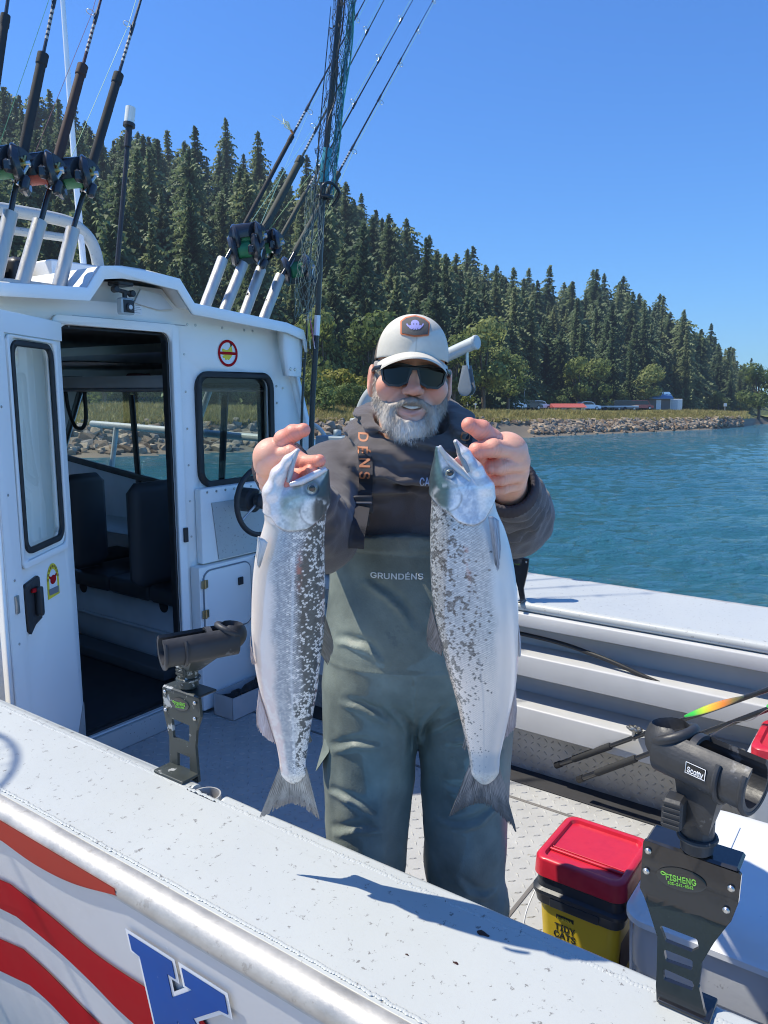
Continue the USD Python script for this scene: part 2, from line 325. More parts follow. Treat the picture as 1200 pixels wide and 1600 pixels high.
def ground(x, y):
    """Height of the land at (x, y)."""
    u = x / np.maximum(y, 1e-3); d = y - shore(u)
    z = np.interp(d, [-12, 0, 2.2, 3.2, 6.5, 8.0, 15, 45, 80], [-2.2, -.38, -.12, .1, .95, 1.12, 1.9, 2.2, 2.5])
    z = np.where(u > .468, np.interp(d, [-12, 0, 2, 6, 15], [-2.2, -.38, 0, .8, 1.5]), z)
    b, r = base_d(u), ridge_d(u); t = np.clip((y - b) / (r - b), 0, 1.15)
    z = z + (ridge_h(u) - z) * np.where(t < 1, t ** 1.05, 1.0) * (y > b)
    nz = (meshkit.fbm(np.stack([x * .08, y * .08, 0 * x], -1), 3) - .5)
    return z + np.clip(d - 1, 0, 6) / 6 * nz * np.where(y > b, 3.0, .7)
us = np.r_[np.linspace(-3.2, -.7, 24), np.linspace(-.65, .62, 150), np.linspace(.66, 3.2, 24)]
ds = np.r_[np.linspace(-12, 20, 65), np.linspace(21.5, 60, 24), np.linspace(65, 260, 36), 330, 600]
U, D = np.meshgrid(us, ds, indexing='ij'); Y = shore(U) + D; Xg = U * Y
Z = ground(Xg, Y)
m_ = U.shape[1]; i, j = np.meshgrid(np.arange(U.shape[0] - 1), np.arange(m_ - 1), indexing='ij')
q = np.stack([i * m_ + j, (i + 1) * m_ + j, (i + 1) * m_ + j + 1, i * m_ + j + 1], -1).reshape(-1, 4)
def mix3(a, b, t): return np.asarray(a) + (np.asarray(b) - np.asarray(a)) * np.asarray(t)[..., None]
nn = meshkit.fbm(np.stack([Xg * .5, Y * .5, 0 * Xg], -1), 4)
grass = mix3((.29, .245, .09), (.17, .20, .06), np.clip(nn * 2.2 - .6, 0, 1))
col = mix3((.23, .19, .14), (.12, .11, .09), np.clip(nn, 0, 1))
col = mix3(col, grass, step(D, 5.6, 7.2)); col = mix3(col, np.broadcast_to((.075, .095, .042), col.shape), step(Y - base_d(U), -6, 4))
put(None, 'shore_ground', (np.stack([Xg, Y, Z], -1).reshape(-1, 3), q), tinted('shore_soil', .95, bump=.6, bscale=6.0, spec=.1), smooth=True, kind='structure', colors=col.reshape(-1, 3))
def at(u, y, dz=0.0):
    return np.array([u * y, y, float(ground(np.array([u * y]), np.array([y]))[0]) + dz])
# road behind the grass bank
ru = np.linspace(-.35, .62, 120); ry = np.minimum(base_d(ru) - 10, 160 + 90 * ru)
ry = np.interp(ru, [-.35, -.06, .1, .2, .33, .62], [62, 74, 94, 117, 138, 205])
pts = []
for k, w in enumerate((-3.2, 3.2)):
    x, y = ru * (ry + w), ry + w; pts.append(np.stack([x, y, ground(x, y)], -1))
zz = np.maximum(pts[0][:, 2], pts[1][:, 2]) + .12; pts[0][:, 2] = zz; pts[1][:, 2] = zz
n_ = len(ru); a = np.arange(n_ - 1)
put(None, 'road', (np.vstack(pts), np.stack([a, a + 1, a + 1 + n_, a + n_], -1)), mat('asphalt', (.06, .06, .06), .9), kind='structure')

# ---- rocks
rock_ms = [mat('rock_pale', (.30, .235, .16), .95, vary=.35, scale=1.5, bump=.8, bscale=8), mat('rock_brown', (.15, .105, .065), .95, vary=.35, scale=1.5, bump=.8, bscale=8), mat('rock_grey', (.20, .17, .135), .95, vary=.35, scale=1.5, bump=.8, bscale=8)]
def rock(seed):
    r = np.random.default_rng(seed); p = r.normal(size=(16, 3)); p /= np.linalg.norm(p, axis=1, keepdims=True)
    return trimesh.convex.convex_hull(p * r.uniform(.35, .55, (16, 1)) * np.array([1.25, 1.0, .75]))
protos = UsdGeom.Scope.Define(stage, '/World/Looks/kinds')
def klass(name):
    p = f'/World/Looks/kinds/{name}'; stage.CreateClassPrim(p); return p
def class_mesh(path, mesh, m, smooth=False, colors=None):
    v = usdkit.mesh(stage, path, mesh, m, smooth=smooth)
    if colors is not None: UsdGeom.PrimvarsAPI(v).CreatePrimvar('tint', Sdf.ValueTypeNames.Color3fArray, 'vertex').Set(Vt.Vec3fArray.FromNumpy(np.asarray(colors, np.float32)))
def copy(name, src, M, label, cat_, group=None):
    p = numbered('/World', name); x = UsdGeom.Xform.Define(stage, p); x.AddTransformOp().Set(gf(M))
    x.GetPrim().GetReferences().AddInternalReference(src); x.GetPrim().SetInstanceable(True); meta(x.GetPrim(), label, cat_, group); return x
rock_src = []
for k in range(6):
    c = klass(f'rock_kind_{k}'); class_mesh(c + '/stone', rock(k + 11), rock_ms[k % 3]); rock_src.append(c)
spots = []
def shore_rocks(u0, u1, n, d0, d1, s0, s1):
    for _ in range(n):
        u = rng.uniform(u0, u1); d = rng.uniform(d0, d1); y = shore(u) + d; s = rng.uniform(s0, s1)
        spots.append((s, u * y, y, rng.integers(6), rng.uniform(0, 6.28)))
shore_rocks(.19, .463, 1500, 2.2, 6.8, .35, .95); shore_rocks(-.62, -.02, 800, .8, 7.2, .25, .85); shore_rocks(.08, .2, 60, 5.6, 7.2, .4, .8); shore_rocks(.19, .46, 70, .3, 2.5, .25, .6); shore_rocks(-.05, .15, 60, 1, 7, .3, .9)
spots.sort(key=lambda s: -s[0] / s[2])
def rock_M(s, x, y, k, a): return trans(x, y, float(ground(np.array([x]), np.array([y]))[0]) + .12 * s) @ rot([0, 0, 1], a) @ rot([1, 0, 0], (k - 3) * .3) @ np.diag([s, s, s, 1])
for s in spots[:290]:
    left = s[1] / s[2] < .1
    copy('boulder', rock_src[s[3]], rock_M(*s), 'boulder among the rocks of the near left bank, seen past the cabin' if left else 'boulder in the rock wall edging the grassy point at right', 'rock', 'boulders of the left bank' if left else 'boulders of the rock wall')
def instancer(path, src, Ms, kind='stuff', ids=None):
    pi = UsdGeom.PointInstancer.Define(stage, path); names = []
    for k, s in enumerate(src):
        d = UsdGeom.Xform.Define(stage, f'{path}/kinds/kind_{k}'); d.GetPrim().GetReferences().AddInternalReference(s); names.append(d.GetPath())
    pi.CreatePrototypesRel().SetTargets(names)
    pi.CreateProtoIndicesAttr(Vt.IntArray([int(v) for v in ids]))
    P, O, S = [], [], []
    for M in Ms:
        sc = np.linalg.norm(M[:3, :3], axis=0); R = M[:3, :3] / sc; qn = trimesh.transformations.quaternion_from_matrix(np.vstack([np.c_[R, [0, 0, 0]], [0, 0, 0, 1]]))
        P.append(M[:3, 3]); O.append(qn); S.append(sc)
    pi.CreatePositionsAttr(Vt.Vec3fArray.FromNumpy(np.array(P, np.float32))); pi.CreateScalesAttr(Vt.Vec3fArray.FromNumpy(np.array(S, np.float32)))
    pi.CreateOrientationsAttr(Vt.QuathArray([Gf.Quath(float(o[0]), float(o[1]), float(o[2]), float(o[3])) for o in O]))
    meta(pi.GetPrim(), kind=kind); return pi
p_ = instancer('/World/riprap', rock_src, [rock_M(*s) for s in spots[290:]], ids=[s[3] for s in spots[290:]])
meta(p_.GetPrim(), 'tumbled rocks and stones along the shore below the grass bank', 'rocks')

# ---- foliage
def leafmat(name, a, b, c, tr=.38):
    n = {'o': ('object_info', {}), 'g': ('geometry', {}), 'a': ('attribute', {'attribute': 'tint'}), 'ad': ('math', {'math_type': 'multiply_add', 'value2': .55, 'value3': 0.0}), 't': ('texture_coordinate', {}), 'n': ('noise_texture', {'scale': .35, 'detail': 4.0}),
         's': ('math', {'math_type': 'add'}), 'r': ('rgb_ramp', {'ramp': [(.2, a), (.5, b), (.85, c)]}), 'd': ('principled_bsdf', {'roughness': .6, 'specular_ior_level': .3}), 'tl': ('translucent_bsdf', {}), 'm': ('mix_closure', {'fac': tr}), 'mx': ('mix', {'mix_type': 'multiply', 'fac': 1.0})}
    l = [('o.random', 'ad.value1'), ('t.object', 'n.vector'), ('n.fac', 's.value1'), ('ad.value', 's.value2'), ('s.value', 'r.fac'), ('r.color', 'mx.color1'), ('a.color', 'mx.color2'), ('mx.color', 'd.base_color'), ('mx.color', 'tl.color'), ('d.BSDF', 'm.closure1'), ('tl.BSDF', 'm.closure2')]
    n['ad'][1]['value3'] = -.28
    return usdkit.material(stage, f'/World/Looks/{name}', n, l, surface='m.closure')
needles = leafmat('spruce_needles', (.070, .118, .050), (.130, .185, .078), (.250, .290, .115))
broad = leafmat('broad_leaves', (.105, .155, .040), (.20, .25, .07), (.32, .35, .12), .42)
yellow = leafmat('yellow_leaves', (.10, .12, .012), (.20, .20, .02), (.30, .27, .04), .35)
bark = mat('bark', (.10, .075, .055), .95, bump=.8, bscale=12)
def conifer(seed, h, w, bare):
    """One spruce: a tapered trunk, and whorls of drooping boughs made of small needle sprays."""
    r = np.random.default_rng(seed); P, F, C = [], [], []
    lv = int(h * 2.8)
    for k in range(lv):
        t = (k + r.uniform(0, .8)) / lv; z = h * (bare + (1 - bare) * t)
        L = w * ((1 - t) ** .58 * .97 + .03) * (.55 + .45 * min(1, t * 6 + .4)) * r.uniform(.6, 1.15) * (.85 + .3 * math.sin(t * 9 + seed)) * (1 - .35 * max(0, math.sin(seed * 1.7 + t * 5)) * t)
        nb = int(5 + 5 * (1 - t))
        a0 = r.uniform(0, 6.28)
        for b in range(nb):
            a = a0 + b * 2 * PI / nb + r.uniform(-.3, .3); l = L * r.uniform(.45, 1.2) * (1 + .28 * math.sin(a + seed)); up = r.uniform(.05, .35) + .5 * t; dr = np.array([math.cos(a), math.sin(a), 0]); sd = np.array([-dr[1], dr[0], 0])
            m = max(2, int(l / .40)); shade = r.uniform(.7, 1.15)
            for s in range(m):
                f = (s + .5 + r.uniform(-.3, .3)) / m; c = dr * l * f + np.array([0, 0, z + r.normal() * .12 + l * (up * f - .75 * f * f)])
                wd = (.22 + .42 * (1 - f) * min(l, 2.5) / 2.5) * r.uniform(.7, 1.3); ln = .46 * r.uniform(.8, 1.3); tp = r.uniform(-.25, .25)
                for sgn in (-1, 1):
                    i0 = len(P); e = c + sgn * sd * wd + dr * ln * .25 + np.array([0, 0, -.75 * wd - r.uniform(0, .45)])
                    P += [c - dr * ln * .6, c + dr * ln * .7 + np.array([0, 0, -.12 + tp * .3]), e]
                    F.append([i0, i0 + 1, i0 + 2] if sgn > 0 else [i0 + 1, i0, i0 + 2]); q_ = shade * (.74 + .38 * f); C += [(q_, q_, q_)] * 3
    P.append(np.array([0, 0, h * 1.01])); n0 = len(P); P += [np.array([.09, 0, h * .94]), np.array([-.05, .08, h * .94]), np.array([-.05, -.08, h * .94])]; C += [(1, 1, 1)] * 4
    F += [[n0 - 1, n0, n0 + 1], [n0 - 1, n0 + 1, n0 + 2], [n0 - 1, n0 + 2, n0]]
    trunk = tube([(0, 0, -1.5), (0, 0, h * .35), (0, 0, h * .97)], [.016 * h, .011 * h, .02], 7)
    return trimesh.Trimesh(np.array(P), np.array(F), process=False), trunk, np.array(C)
con_src = []
for k, (h, w, b) in enumerate(((17, 5.4, .02), (19, 5.9, .04), (15, 5.2, .02), (21, 5.6, .06), (18, 4.6, .05), (13, 5.2, .02))):
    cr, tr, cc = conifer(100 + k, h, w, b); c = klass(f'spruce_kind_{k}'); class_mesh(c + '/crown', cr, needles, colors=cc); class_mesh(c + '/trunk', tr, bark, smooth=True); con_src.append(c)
def leafy(seed, h, w, n, trunk_h, lobes=9, size=.32):
    """A broadleaved tree or shrub: a forked trunk and leaf sprays around several clumps."""
    r = np.random.default_rng(seed); P, F, C = [], [], []; cl = []
    for k in range(lobes):
        a = r.uniform(0, 6.28); t = r.uniform(0, 1) ** .8; rad = w * .62 * math.sqrt(r.uniform(0, 1)) * math.sqrt(max(0, 1 - (t - .35) ** 2 * 1.6)); cl.append((np.array([rad * math.cos(a), rad * math.sin(a), trunk_h + (h - trunk_h) * (.12 + .76 * t)]), w * r.uniform(.26, .46)))
    for k in range(n):
        c, rr = cl[r.integers(lobes)]; d = r.normal(size=3); d /= np.linalg.norm(d); p = c + d * rr * np.array([1, 1, .8]) * r.uniform(.55, 1.05) ** .6
        a, b = r.normal(size=3), r.normal(size=3); a = a - d * (a @ d) * .6; a /= np.linalg.norm(a); b = np.cross(d, a); b /= np.linalg.norm(b); s = size * r.uniform(.6, 1.3); i0 = len(P); q_ = r.uniform(.7, 1.2)
        P += [p - a * s * .5, p + b * s * .3, p + a * s * .5, p - b * s * .3]; F += [[i0, i0 + 1, i0 + 2], [i0, i0 + 2, i0 + 3]]; C += [(q_,) * 3] * 4
    tk = [tube([(0, 0, -.5), (0, 0, trunk_h * .8), (.05 * w, 0, h * .6)], [.03 * h + .03, .022 * h + .02, .02], 7)] + [tube([(0, 0, trunk_h * .7), tuple(c * .6 + np.array([0, 0, trunk_h * .3])), tuple(c)], [.015 * h, .01 * h, .015], 5) for c, _ in cl[:6]]
    return trimesh.Trimesh(np.array(P), np.array(F), process=False), cat(tk), np.array(C)
leaf_src = []
for k, (h, w, n, th, lo, sz, mm) in enumerate(((9, 4.2, 2600, 1.8, 13, .5, broad), (5, 3.4, 1800, .5, 10, .38, broad), (2.2, 2.0, 900, .1, 7, .26, broad), (4.2, 2.6, 1700, .3, 10, .33, yellow), (1.6, 1.3, 600, .1, 6, .22, yellow))):
    cr, tr, cc = leafy(300 + k, h, w, n, th, lo, sz); c = klass(f'leafy_kind_{k}'); class_mesh(c + '/crown', cr, mm, colors=cc); class_mesh(c + '/trunk', tr, bark, smooth=True); leaf_src.append(c)
def tree_M(u, y, s, dz=-.3): return trans(*at(u, y, dz)) @ rot([0, 0, 1], rng.uniform(0, 6.28)) @ rot([1, 0, 0], rng.uniform(-.03, .03)) @ np.diag([s * rng.uniform(.9, 1.1), s * rng.uniform(.9, 1.1), s, 1])
trees = []
for y in np.arange(64, 250, 4.0):
    for x in np.arange(-.66 * y, .56 * y, 4.0):
        u = x / y + rng.uniform(-1.6, 1.6) / y; yy = y + rng.uniform(-1.8, 1.8); b, r_ = float(base_d(u)), float(ridge_d(u))
        if not (b - 1 < yy < r_ + 7) or u > .475: continue
        front = yy < b + 7
        if u < -.52 and yy > b + 60: continue
        sc = .92 * rng.uniform(.58, 1.15) * (1.1 if yy > r_ - 4 and rng.random() < .3 else 1) * float(np.interp(u, [.38, .475], [1, .62]))
        if front: sc *= rng.uniform(.8, 1.05)
        trees.append((yy, u, sc, front, yy > r_ - 6, b))
# the frame shows the front rows, the skyline and whatever stands tall between: those are things, the rest one mass
score = [(0 if t[3] else 1 if t[4] else 2, t[0]) for t in trees]
order = sorted(range(len(trees)), key=lambda k: (0 if -.52 < trees[k][1] < .47 else 1, *score[k]))
mass_M, mass_i = [], []
for n, k in enumerate(order):
    yy, u, sc, front, top, b = trees[k]; kind = int(rng.integers(6)); M = tree_M(u, yy, sc)
    if n < 285:
        if front: lab, g = 'dark conifer in the front row at the foot of the forest', 'conifers along the foot of the forest'
        elif top: lab, g = 'conifer whose pointed top stands against the sky on the ridge', 'conifers on the skyline'
        else: lab, g = 'conifer in the middle of the forested slope', 'conifers on the slope'
        copy('conifer', con_src[kind], M, lab, 'tree', g)
    else:
        mass_M.append(M); mass_i.append(kind)
p_ = instancer('/World/forest', con_src, mass_M, ids=mass_i); meta(p_.GetPrim(), 'dense dark conifer forest filling the hillside', 'forest')
for nm, kk, u, y, s, lab in (('leafy_tree', 0, .128, 96, 1.25, 'light green leafy tree behind the pulley of the davit'), ('leafy_tree', 0, .16, 104, .95, 'pale green leafy tree beside the dark conifers, right of the pulley'),
        ('leafy_tree', 0, .337, 143, .95, 'light green leafy tree behind the blue-roofed shed'), ('leafy_tree', 0, .484, 165, 1.35, 'round green tree alone at the right edge above the water'),
        ('leafy_tree', 0, -.075, 80, 1.1, 'grey-green leafy tree behind the black net pole'), ('leafy_tree', 0, -.02, 84, 1.15, 'tall green leafy tree behind the cap'),
        ('shrub', 3, -.049, 66, 1.0, 'bright yellow-green shrub between the net pole and the head'), ('shrub', 1, -.035, 62, .5, 'rounded green bush at the end of the grass left of the head'), ('shrub', 1, -.06, 63, .45, 'low green bush below the yellow-green shrub'),
        ('shrub', 2, -.082, 57, .95, 'small dense bush on the bank beside the net pole'), ('shrub', 4, .106, 76, 1.2, 'small yellow-green bush beside the white sign'), ('shrub', 2, -.095, 58, 1.2, 'green bush on the bank left of the net pole'),
        ('leafy_tree', 0, .09, 92, 1.0, 'mid green leafy tree right of the cap'), ('leafy_tree', 0, -.25, 70, 1.0, 'leafy tree at the forest foot between the two racks of rods'), ('leafy_tree', 0, -.36, 68, .9, 'leafy tree behind the left rack of rods')):
    copy(nm, leaf_src[kk], tree_M(u, y, s, -.15), lab, 'tree' if 'tree' in nm else 'shrub')
for _ in range(34):
    u = rng.uniform(-.46, .30); k = int(rng.integers(0, 2)); copy('leafy_tree', leaf_src[k], tree_M(u, float(base_d(u)) + rng.uniform(-4, 12), rng.uniform(.7, 1.15), -.2), 'pale green leafy tree among the conifers along the forest edge', 'tree', 'leafy trees along the forest edge')
# undergrowth and grass
und = [(rng.uniform(-.55, .47), rng.uniform(-3, 9)) for _ in range(260)]
p_ = instancer('/World/undergrowth', [leaf_src[1], leaf_src[2]], [tree_M(u, float(base_d(u)) + d, rng.uniform(.5, 1.1), -.2) for u, d in und], ids=rng.integers(0, 2, len(und))); meta(p_.GetPrim(), 'low green undergrowth along the foot of the forest', 'undergrowth')
gk = klass('grass_kind'); r_ = np.random.default_rng(5); P, F = [], []
for k in range(26):
    a = r_.uniform(0, 6.28); b = r_.uniform(0, .35); hh = r_.uniform(.3, .62); c = np.array([r_.uniform(-.3, .3), r_.uniform(-.3, .3), -.05]); i0 = len(P); w_ = np.array([math.cos(a + 1.57), math.sin(a + 1.57), 0]) * .035
    P += [c - w_, c + w_, c + np.array([math.cos(a) * b, math.sin(a) * b, hh])]; F.append([i0, i0 + 1, i0 + 2])
class_mesh(gk + '/blades', trimesh.Trimesh(np.array(P), np.array(F), process=False), leafmat('dry_grass', (.20, .175, .06), (.32, .275, .10), (.19, .21, .06), .35), colors=np.ones((len(P), 3)))
Ms = []
for _ in range(5200):
    u = rng.uniform(-.5, .47); d = 6.6 + 16 * rng.random() ** 1.6; y = shore(u) + d; Ms.append(trans(*at(u, y)) @ rot([0, 0, 1], rng.uniform(0, 6)) @ np.diag([1.3, 1.3, rng.uniform(.5, 1.2), 1]))
p_ = instancer('/World/grass', [gk], Ms, ids=np.zeros(len(Ms), int)); meta(p_.GetPrim(), 'dry yellow-green grass on the bank above the rocks', 'grass')

# ---- cars, sheds and posts along the road
carpaint = {k: mat('car_' + k, c, .25, vary=.03, coat=.6) for k, c in (('white', (.75, .75, .75)), ('dark', (.03, .035, .04)), ('red', (.35, .03, .03)), ('silver', (.4, .41, .42)))}
glass_d = mat('car_glass', (.02, .025, .03), .08, vary=.05); rubber = mat('tyre_rubber', (.02, .02, .02), .9); chrome = mat('hub_metal', (.5, .5, .5), .35, 1.0)
def car(u, y, yaw, paint, label, L=4.4, H=1.48, group=None, van=False):
    c = at(u, y, .05); t = thing('parked_car', label, 'car', c, WORLD @ trans(*c) @ rot([0, 0, 1], yaw) @ trans(*-c), group)
    t.base = np.zeros(3)
    w = .86; h2 = L / 2
    low = [(-h2, .32), (-h2, .72), (-h2 + .25, .86), (-h2 + 1.0, .92), (h2 - .9, .90), (h2 - .12, .78), (h2, .55), (h2, .3)]
    top = [(-h2 + .45, .85), (-h2 + .85, H - .06), (-h2 + 1.4, H), (.35, H - .02), (.75, H - .12), (h2 - 1.05, .88)] if not van else [(-h2 + .06, .8), (-h2 + .1, H - .05), (-h2 + .3, H), (h2 - 1.5, H), (h2 - 1.2, H - .1), (h2 - .6, .86)]
    put(t, 'body', profile([(x, z) for x, z in low], 'y', -w, w), carpaint[paint]); put(t, 'cabin', profile(top, 'y', -w * .86, w * .86), carpaint[paint])
    gp = Polygon(top).buffer(-.09).intersection(sbox(-9, .9, 9, 9))
    for s in (-1, 1): put(t, 'side_window', plate(gp, 'xz', s * w * .86 + (.012 if s > 0 else 0), .012), glass_d)
    for s in (-1, 1):
        for xx in (-L * .3, L * .31):
            wn = put(t, 'wheel', disc((xx, s * (w - .16), .32), (0, s, 0), .32, .2, 20, .03), rubber); put(wn, 'hub', disc((xx, s * (w + .035), .32), (0, s, 0), .19, .012, 12), chrome)
    put(t, 'headlight', box((h2 - .2, -w + .08, .6), (h2 + .01, -w + .4, .74), .03), chrome); put(t, 'headlight', box((h2 - .2, w - .4, .6), (h2 + .01, w - .08, .74), .03), chrome)
car(.165, 118, .5, 'white', 'white car on the road, nearest to the raised hand'); car(.186, 122, .4, 'dark', 'dark car parked just right of the white car'); car(.199, 124, .35, 'white', 'small white car left of the red-roofed building')
car(.262, 132, .3, 'white', 'white car right of the red-roofed building'); car(.33, 142, .3, 'red', 'red pickup beside the blue-roofed shed', 4.8, 1.75, None, True); car(.31, 141, .2, 'dark', 'dark van left of the blue-roofed shed', 4.9, 1.9, None, True)
wallw, redroof, blueroof, postm = mat('shed_white', (.6, .58, .55), .7), mat('roof_red', (.36, .08, .065), .6), mat('roof_blue', (.10, .22, .38), .5), mat('post_grey', (.3, .3, .29), .7)
c = at(.236, 123); t = thing('red_roofed_building', 'low building with a long red roof behind the grass bank', 'building', c)
x, y, z = c; put(t, 'wall', box((x - 2.4, y - 2, z - 1), (x + 2.4, y + 2, z + .45)), wallw)
put(t, 'roof', profile([(y - 2.5, z + .42), (y, z + 1.05), (y + 2.5, z + .42)], 'x', x - 2.6, x + 2.6), redroof)
for k in range(3): put(t, 'window', box((x - 2.0 + 1.5 * k, y - 2.03, z + .0), (x - 1.3 + 1.5 * k, y - 1.98, z + .35)), glass_d)
c = at(.35, 145); x, y, z = c; t = thing('blue_roofed_shed', 'small shed with a blue metal roof beside the dark conifers', 'shed', c)
put(t, 'wall', box((x - 2.2, y - 1.5, z - 1), (x + 2.2, y + 1.5, z + 2.2)), mat('shed_brown', (.12, .1, .08), .8)); put(t, 'roof', profile([(y - 2.0, z + 2.1), (y - 2.0, z + 2.25), (y + .2, z + 3.4), (y + 2.4, z + 2.25), (y + 2.4, z + 2.1)], 'x', x - 2.6, x + 2.6), blueroof); put(t, 'door', box((x - .4, y - 1.54, z), (x + .5, y - 1.49, z + 1.9)), wallw)
c = at(.372, 146); x, y, z = c; t = thing('white_container', 'white box container right of the blue-roofed shed', 'container', c); put(t, 'body', box((x - 1.4, y - 1.2, z - .5), (x + 1.4, y + 1.2, z + 2.2), .05), wallw); put(t, 'door', box((x - .7, y - 1.24, z), (x + .5, y - 1.19, z + 2.0)), mat('shed_grey', (.4, .41, .42), .6))
c = at(.29, 137); x, y, z = c; t = thing('boat_trailer', 'long pale flatbed trailer between the parked cars', 'trailer', c); put(t, 'bed', box((x - 5, y - 1, z + .6), (x + 5, y + 1, z + .9), .05), wallw)
for k in (-2, -.9, 2.5): put(t, 'wheel', disc((x + k, y - 1.1, z + .35), (0, -1, 0), .36, .2, 16), rubber)
for u, y, h, w_, lab in ((.108, 82, 1.9, .35, 'white sign on a thin post beside the yellow-green bush'), (.169, 116, 5.5, 0, 'thin grey pole standing behind the white car'), (.181, 120, 3.4, .18, 'pale post behind the dark car'), (-.052, 70, 1.2, .12, 'short white marker post on the grass left of the head'), (.118, 84, 1.0, .1, 'short white post on the grass near the raised hand'), (.44, 150, 1.6, .3, 'wooden post at the right end of the point')):
    c = at(u, y); x, y, z = c; t = thing('sign_post' if w_ > .15 else 'post', lab, 'sign' if w_ > .3 else 'post', c); put(t, 'pole', tube([(x, y, z - .5), (x, y, z + h)], .06, 8), postm)
    if w_: put(t, 'panel', box((x - w_, y - .1, z + h - w_ * 2), (x + w_, y - .06, z + h), .01), wallw)
    else: put(t, 'lamp_head', box((x - .1, y - .8, z + h - .1), (x + .1, y + .1, z + h + .05), .03), postm)
# ================================================================== the boat (frame BOAT: x across, y to the bow, z up from the deck)
white = mat('boat_white', (.45, .468, .45), .38, vary=.03, scale=3, bump=.12, bscale=140, wear=(.20, .195, .185), wscale=75, wlevel=.640)
wallp = mat('cabin_white', (.86, .85, .81), .42, vary=.03, scale=2.5, bump=.10, bscale=120)
grimy = mat('inner_side_paint', (.47, .47, .46), .5, vary=.08, scale=4, bump=.15, bscale=90, wear=(.20, .19, .18), wscale=34, wlevel=.72)
bare = mat('bare_aluminium', (.47, .455, .425), .60, .55, vary=.18, scale=14, bump=.35, bscale=110, wear=(.38, .36, .33), wscale=40, wlevel=.64)
brushed = mat('brushed_tube', (.50, .49, .465), .50, .85, vary=.14, scale=8, bump=.3, bscale=40, stretch=(6, 6, .7))
deckm = mat('deck_paint', (.40, .40, .385), .6, vary=.10, scale=5, bump=.25, bscale=150, wear=(.27, .25, .22), wscale=18, wlevel=.66)
gasket = mat('black_rubber', (.012, .012, .013), .5, vary=.1)
plasticb = mat('black_plastic', (.022, .022, .024), .45, vary=.25, scale=20, bump=.25, bscale=160, wear=(.11, .11, .11), wscale=30, wlevel=.70)
steel = mat('steel', (.58, .57, .55), .28, 1.0, vary=.06)
darkin = mat('cabin_floor', (.03, .03, .033), .8, vary=.2)
vinyl = mat('seat_vinyl', (.035, .036, .04), .5, vary=.15, bump=.2, bscale=150)
greyin = mat('cabin_inner_grey', (.62, .63, .64), .55, vary=.1)
glass = pane_mat('window_glass', (.90, .94, .93))
redv = mat('red_vinyl', (.40, .006, .012), .65, spec=.12, vary=.05, wear=(.62, .12, .11), wscale=80, wlevel=.74)
faded = mat('red_vinyl_faded', (.46, .055, .035), .65, spec=.12, vary=.08)
bluev = mat('blue_vinyl', (.020, .085, .33), .6, spec=.15, vary=.10, scale=9, wear=(.25, .32, .5), wscale=60, wlevel=.70)
whitev = mat('white_vinyl', (.80, .81, .82), .4, vary=.03)
yellowv = mat('yellow_vinyl', (.75, .62, .04), .5, vary=.08)
greenv = mat('green_print', (.22, .55, .08), .5, vary=.08)
blackv = mat('black_print', (.015, .015, .015), .5)
boat = thing('fishing_boat', 'white aluminium fishing boat with an open cabin door and red stripes on its side', 'boat', (2.1, 1.2, 0), BOAT)
Y0, Y1 = -1.6, 2.9
# ---- floor
put(boat, 'deck', cat(box((1.0, Y0, -.05), (2.83, 2.94, 0))), deckm, 0)
tr = []
for iy in range(int((2.88 - Y0) / .042)):
    for ix in range(int(1.72 / .042)):
        c = np.array([1.09 + ix * .042, Y0 + .03 + iy * .042]); a = PI / 4 if (ix + iy) % 2 else -PI / 4
        d, e = np.array([math.cos(a), math.sin(a)]) * .0155, np.array([-math.sin(a), math.cos(a)]) * .0042
        tr.append(np.array([[*(c - d), 0], [*(c + e), 0], [*(c + d), 0], [*(c - e), 0], [*(c - d * .55), .0038], [*(c + d * .55), .0038]]))
T = np.array(tr); n_ = len(T); fb = np.array([[0, 1, 4], [1, 5, 4], [1, 2, 5], [2, 3, 5], [3, 4, 5], [3, 0, 4]])[:, ::-1]
fb = np.array([[0, 3, 4], [3, 5, 4], [3, 2, 5], [2, 1, 5], [1, 4, 5], [1, 0, 4]])[:, ::-1]
put(boat, 'deck_tread', (T.reshape(-1, 3), (fb[None] + 6 * np.arange(n_)[:, None, None]).reshape(-1, 3)), deckm, False, kind='stuff')
put(boat, 'deck_seam', cat(box((2.62, Y0, 0), (2.632, 2.7, .003)), box((1.1, .92, 0), (2.62, .932, .003))), mat('seam_dark', (.16, .15, .14), .7), 0)
# ---- near side: gunwale plate, outer tube, inner lip, hull plating
NG = .75
top = sbox(.779, Y0, 1.045, 5.2).difference(Polygon([(1.03, 1.155), (1.06, 1.155), (1.06, 1.235), (1.03, 1.235)]).buffer(.012))
put(boat, 'gunwale', plate(top, 'xy', NG - .006, .006), white, 0)
ys = np.arange(Y0, 5.2, .05); wob = .0006 * np.sin(ys * 37)
lip = lambda y0, y1: tube([(1.043, y, NG - .0175 + .0005 * math.sin(y * 23)) for y in np.linspace(y0, y1, 30)], .0175, 14)
put(boat, 'gunwale_lip', lip(Y0, 1.150), white); put(boat, 'gunwale_lip', lip(1.240, 5.2), white)
put(boat, 'socket', pipe([(1.032, 1.195, NG - .12), (1.032, 1.195, NG - .002)], .032, .003), bare)
put(boat, 'rub_tube', tube([(.765, y, NG - .026 + .0004 * math.sin(y * 19)) for y in np.linspace(Y0, 5.2, 80)], .0285, 20), bare, True)
wb = []; r_ = np.random.default_rng(3)
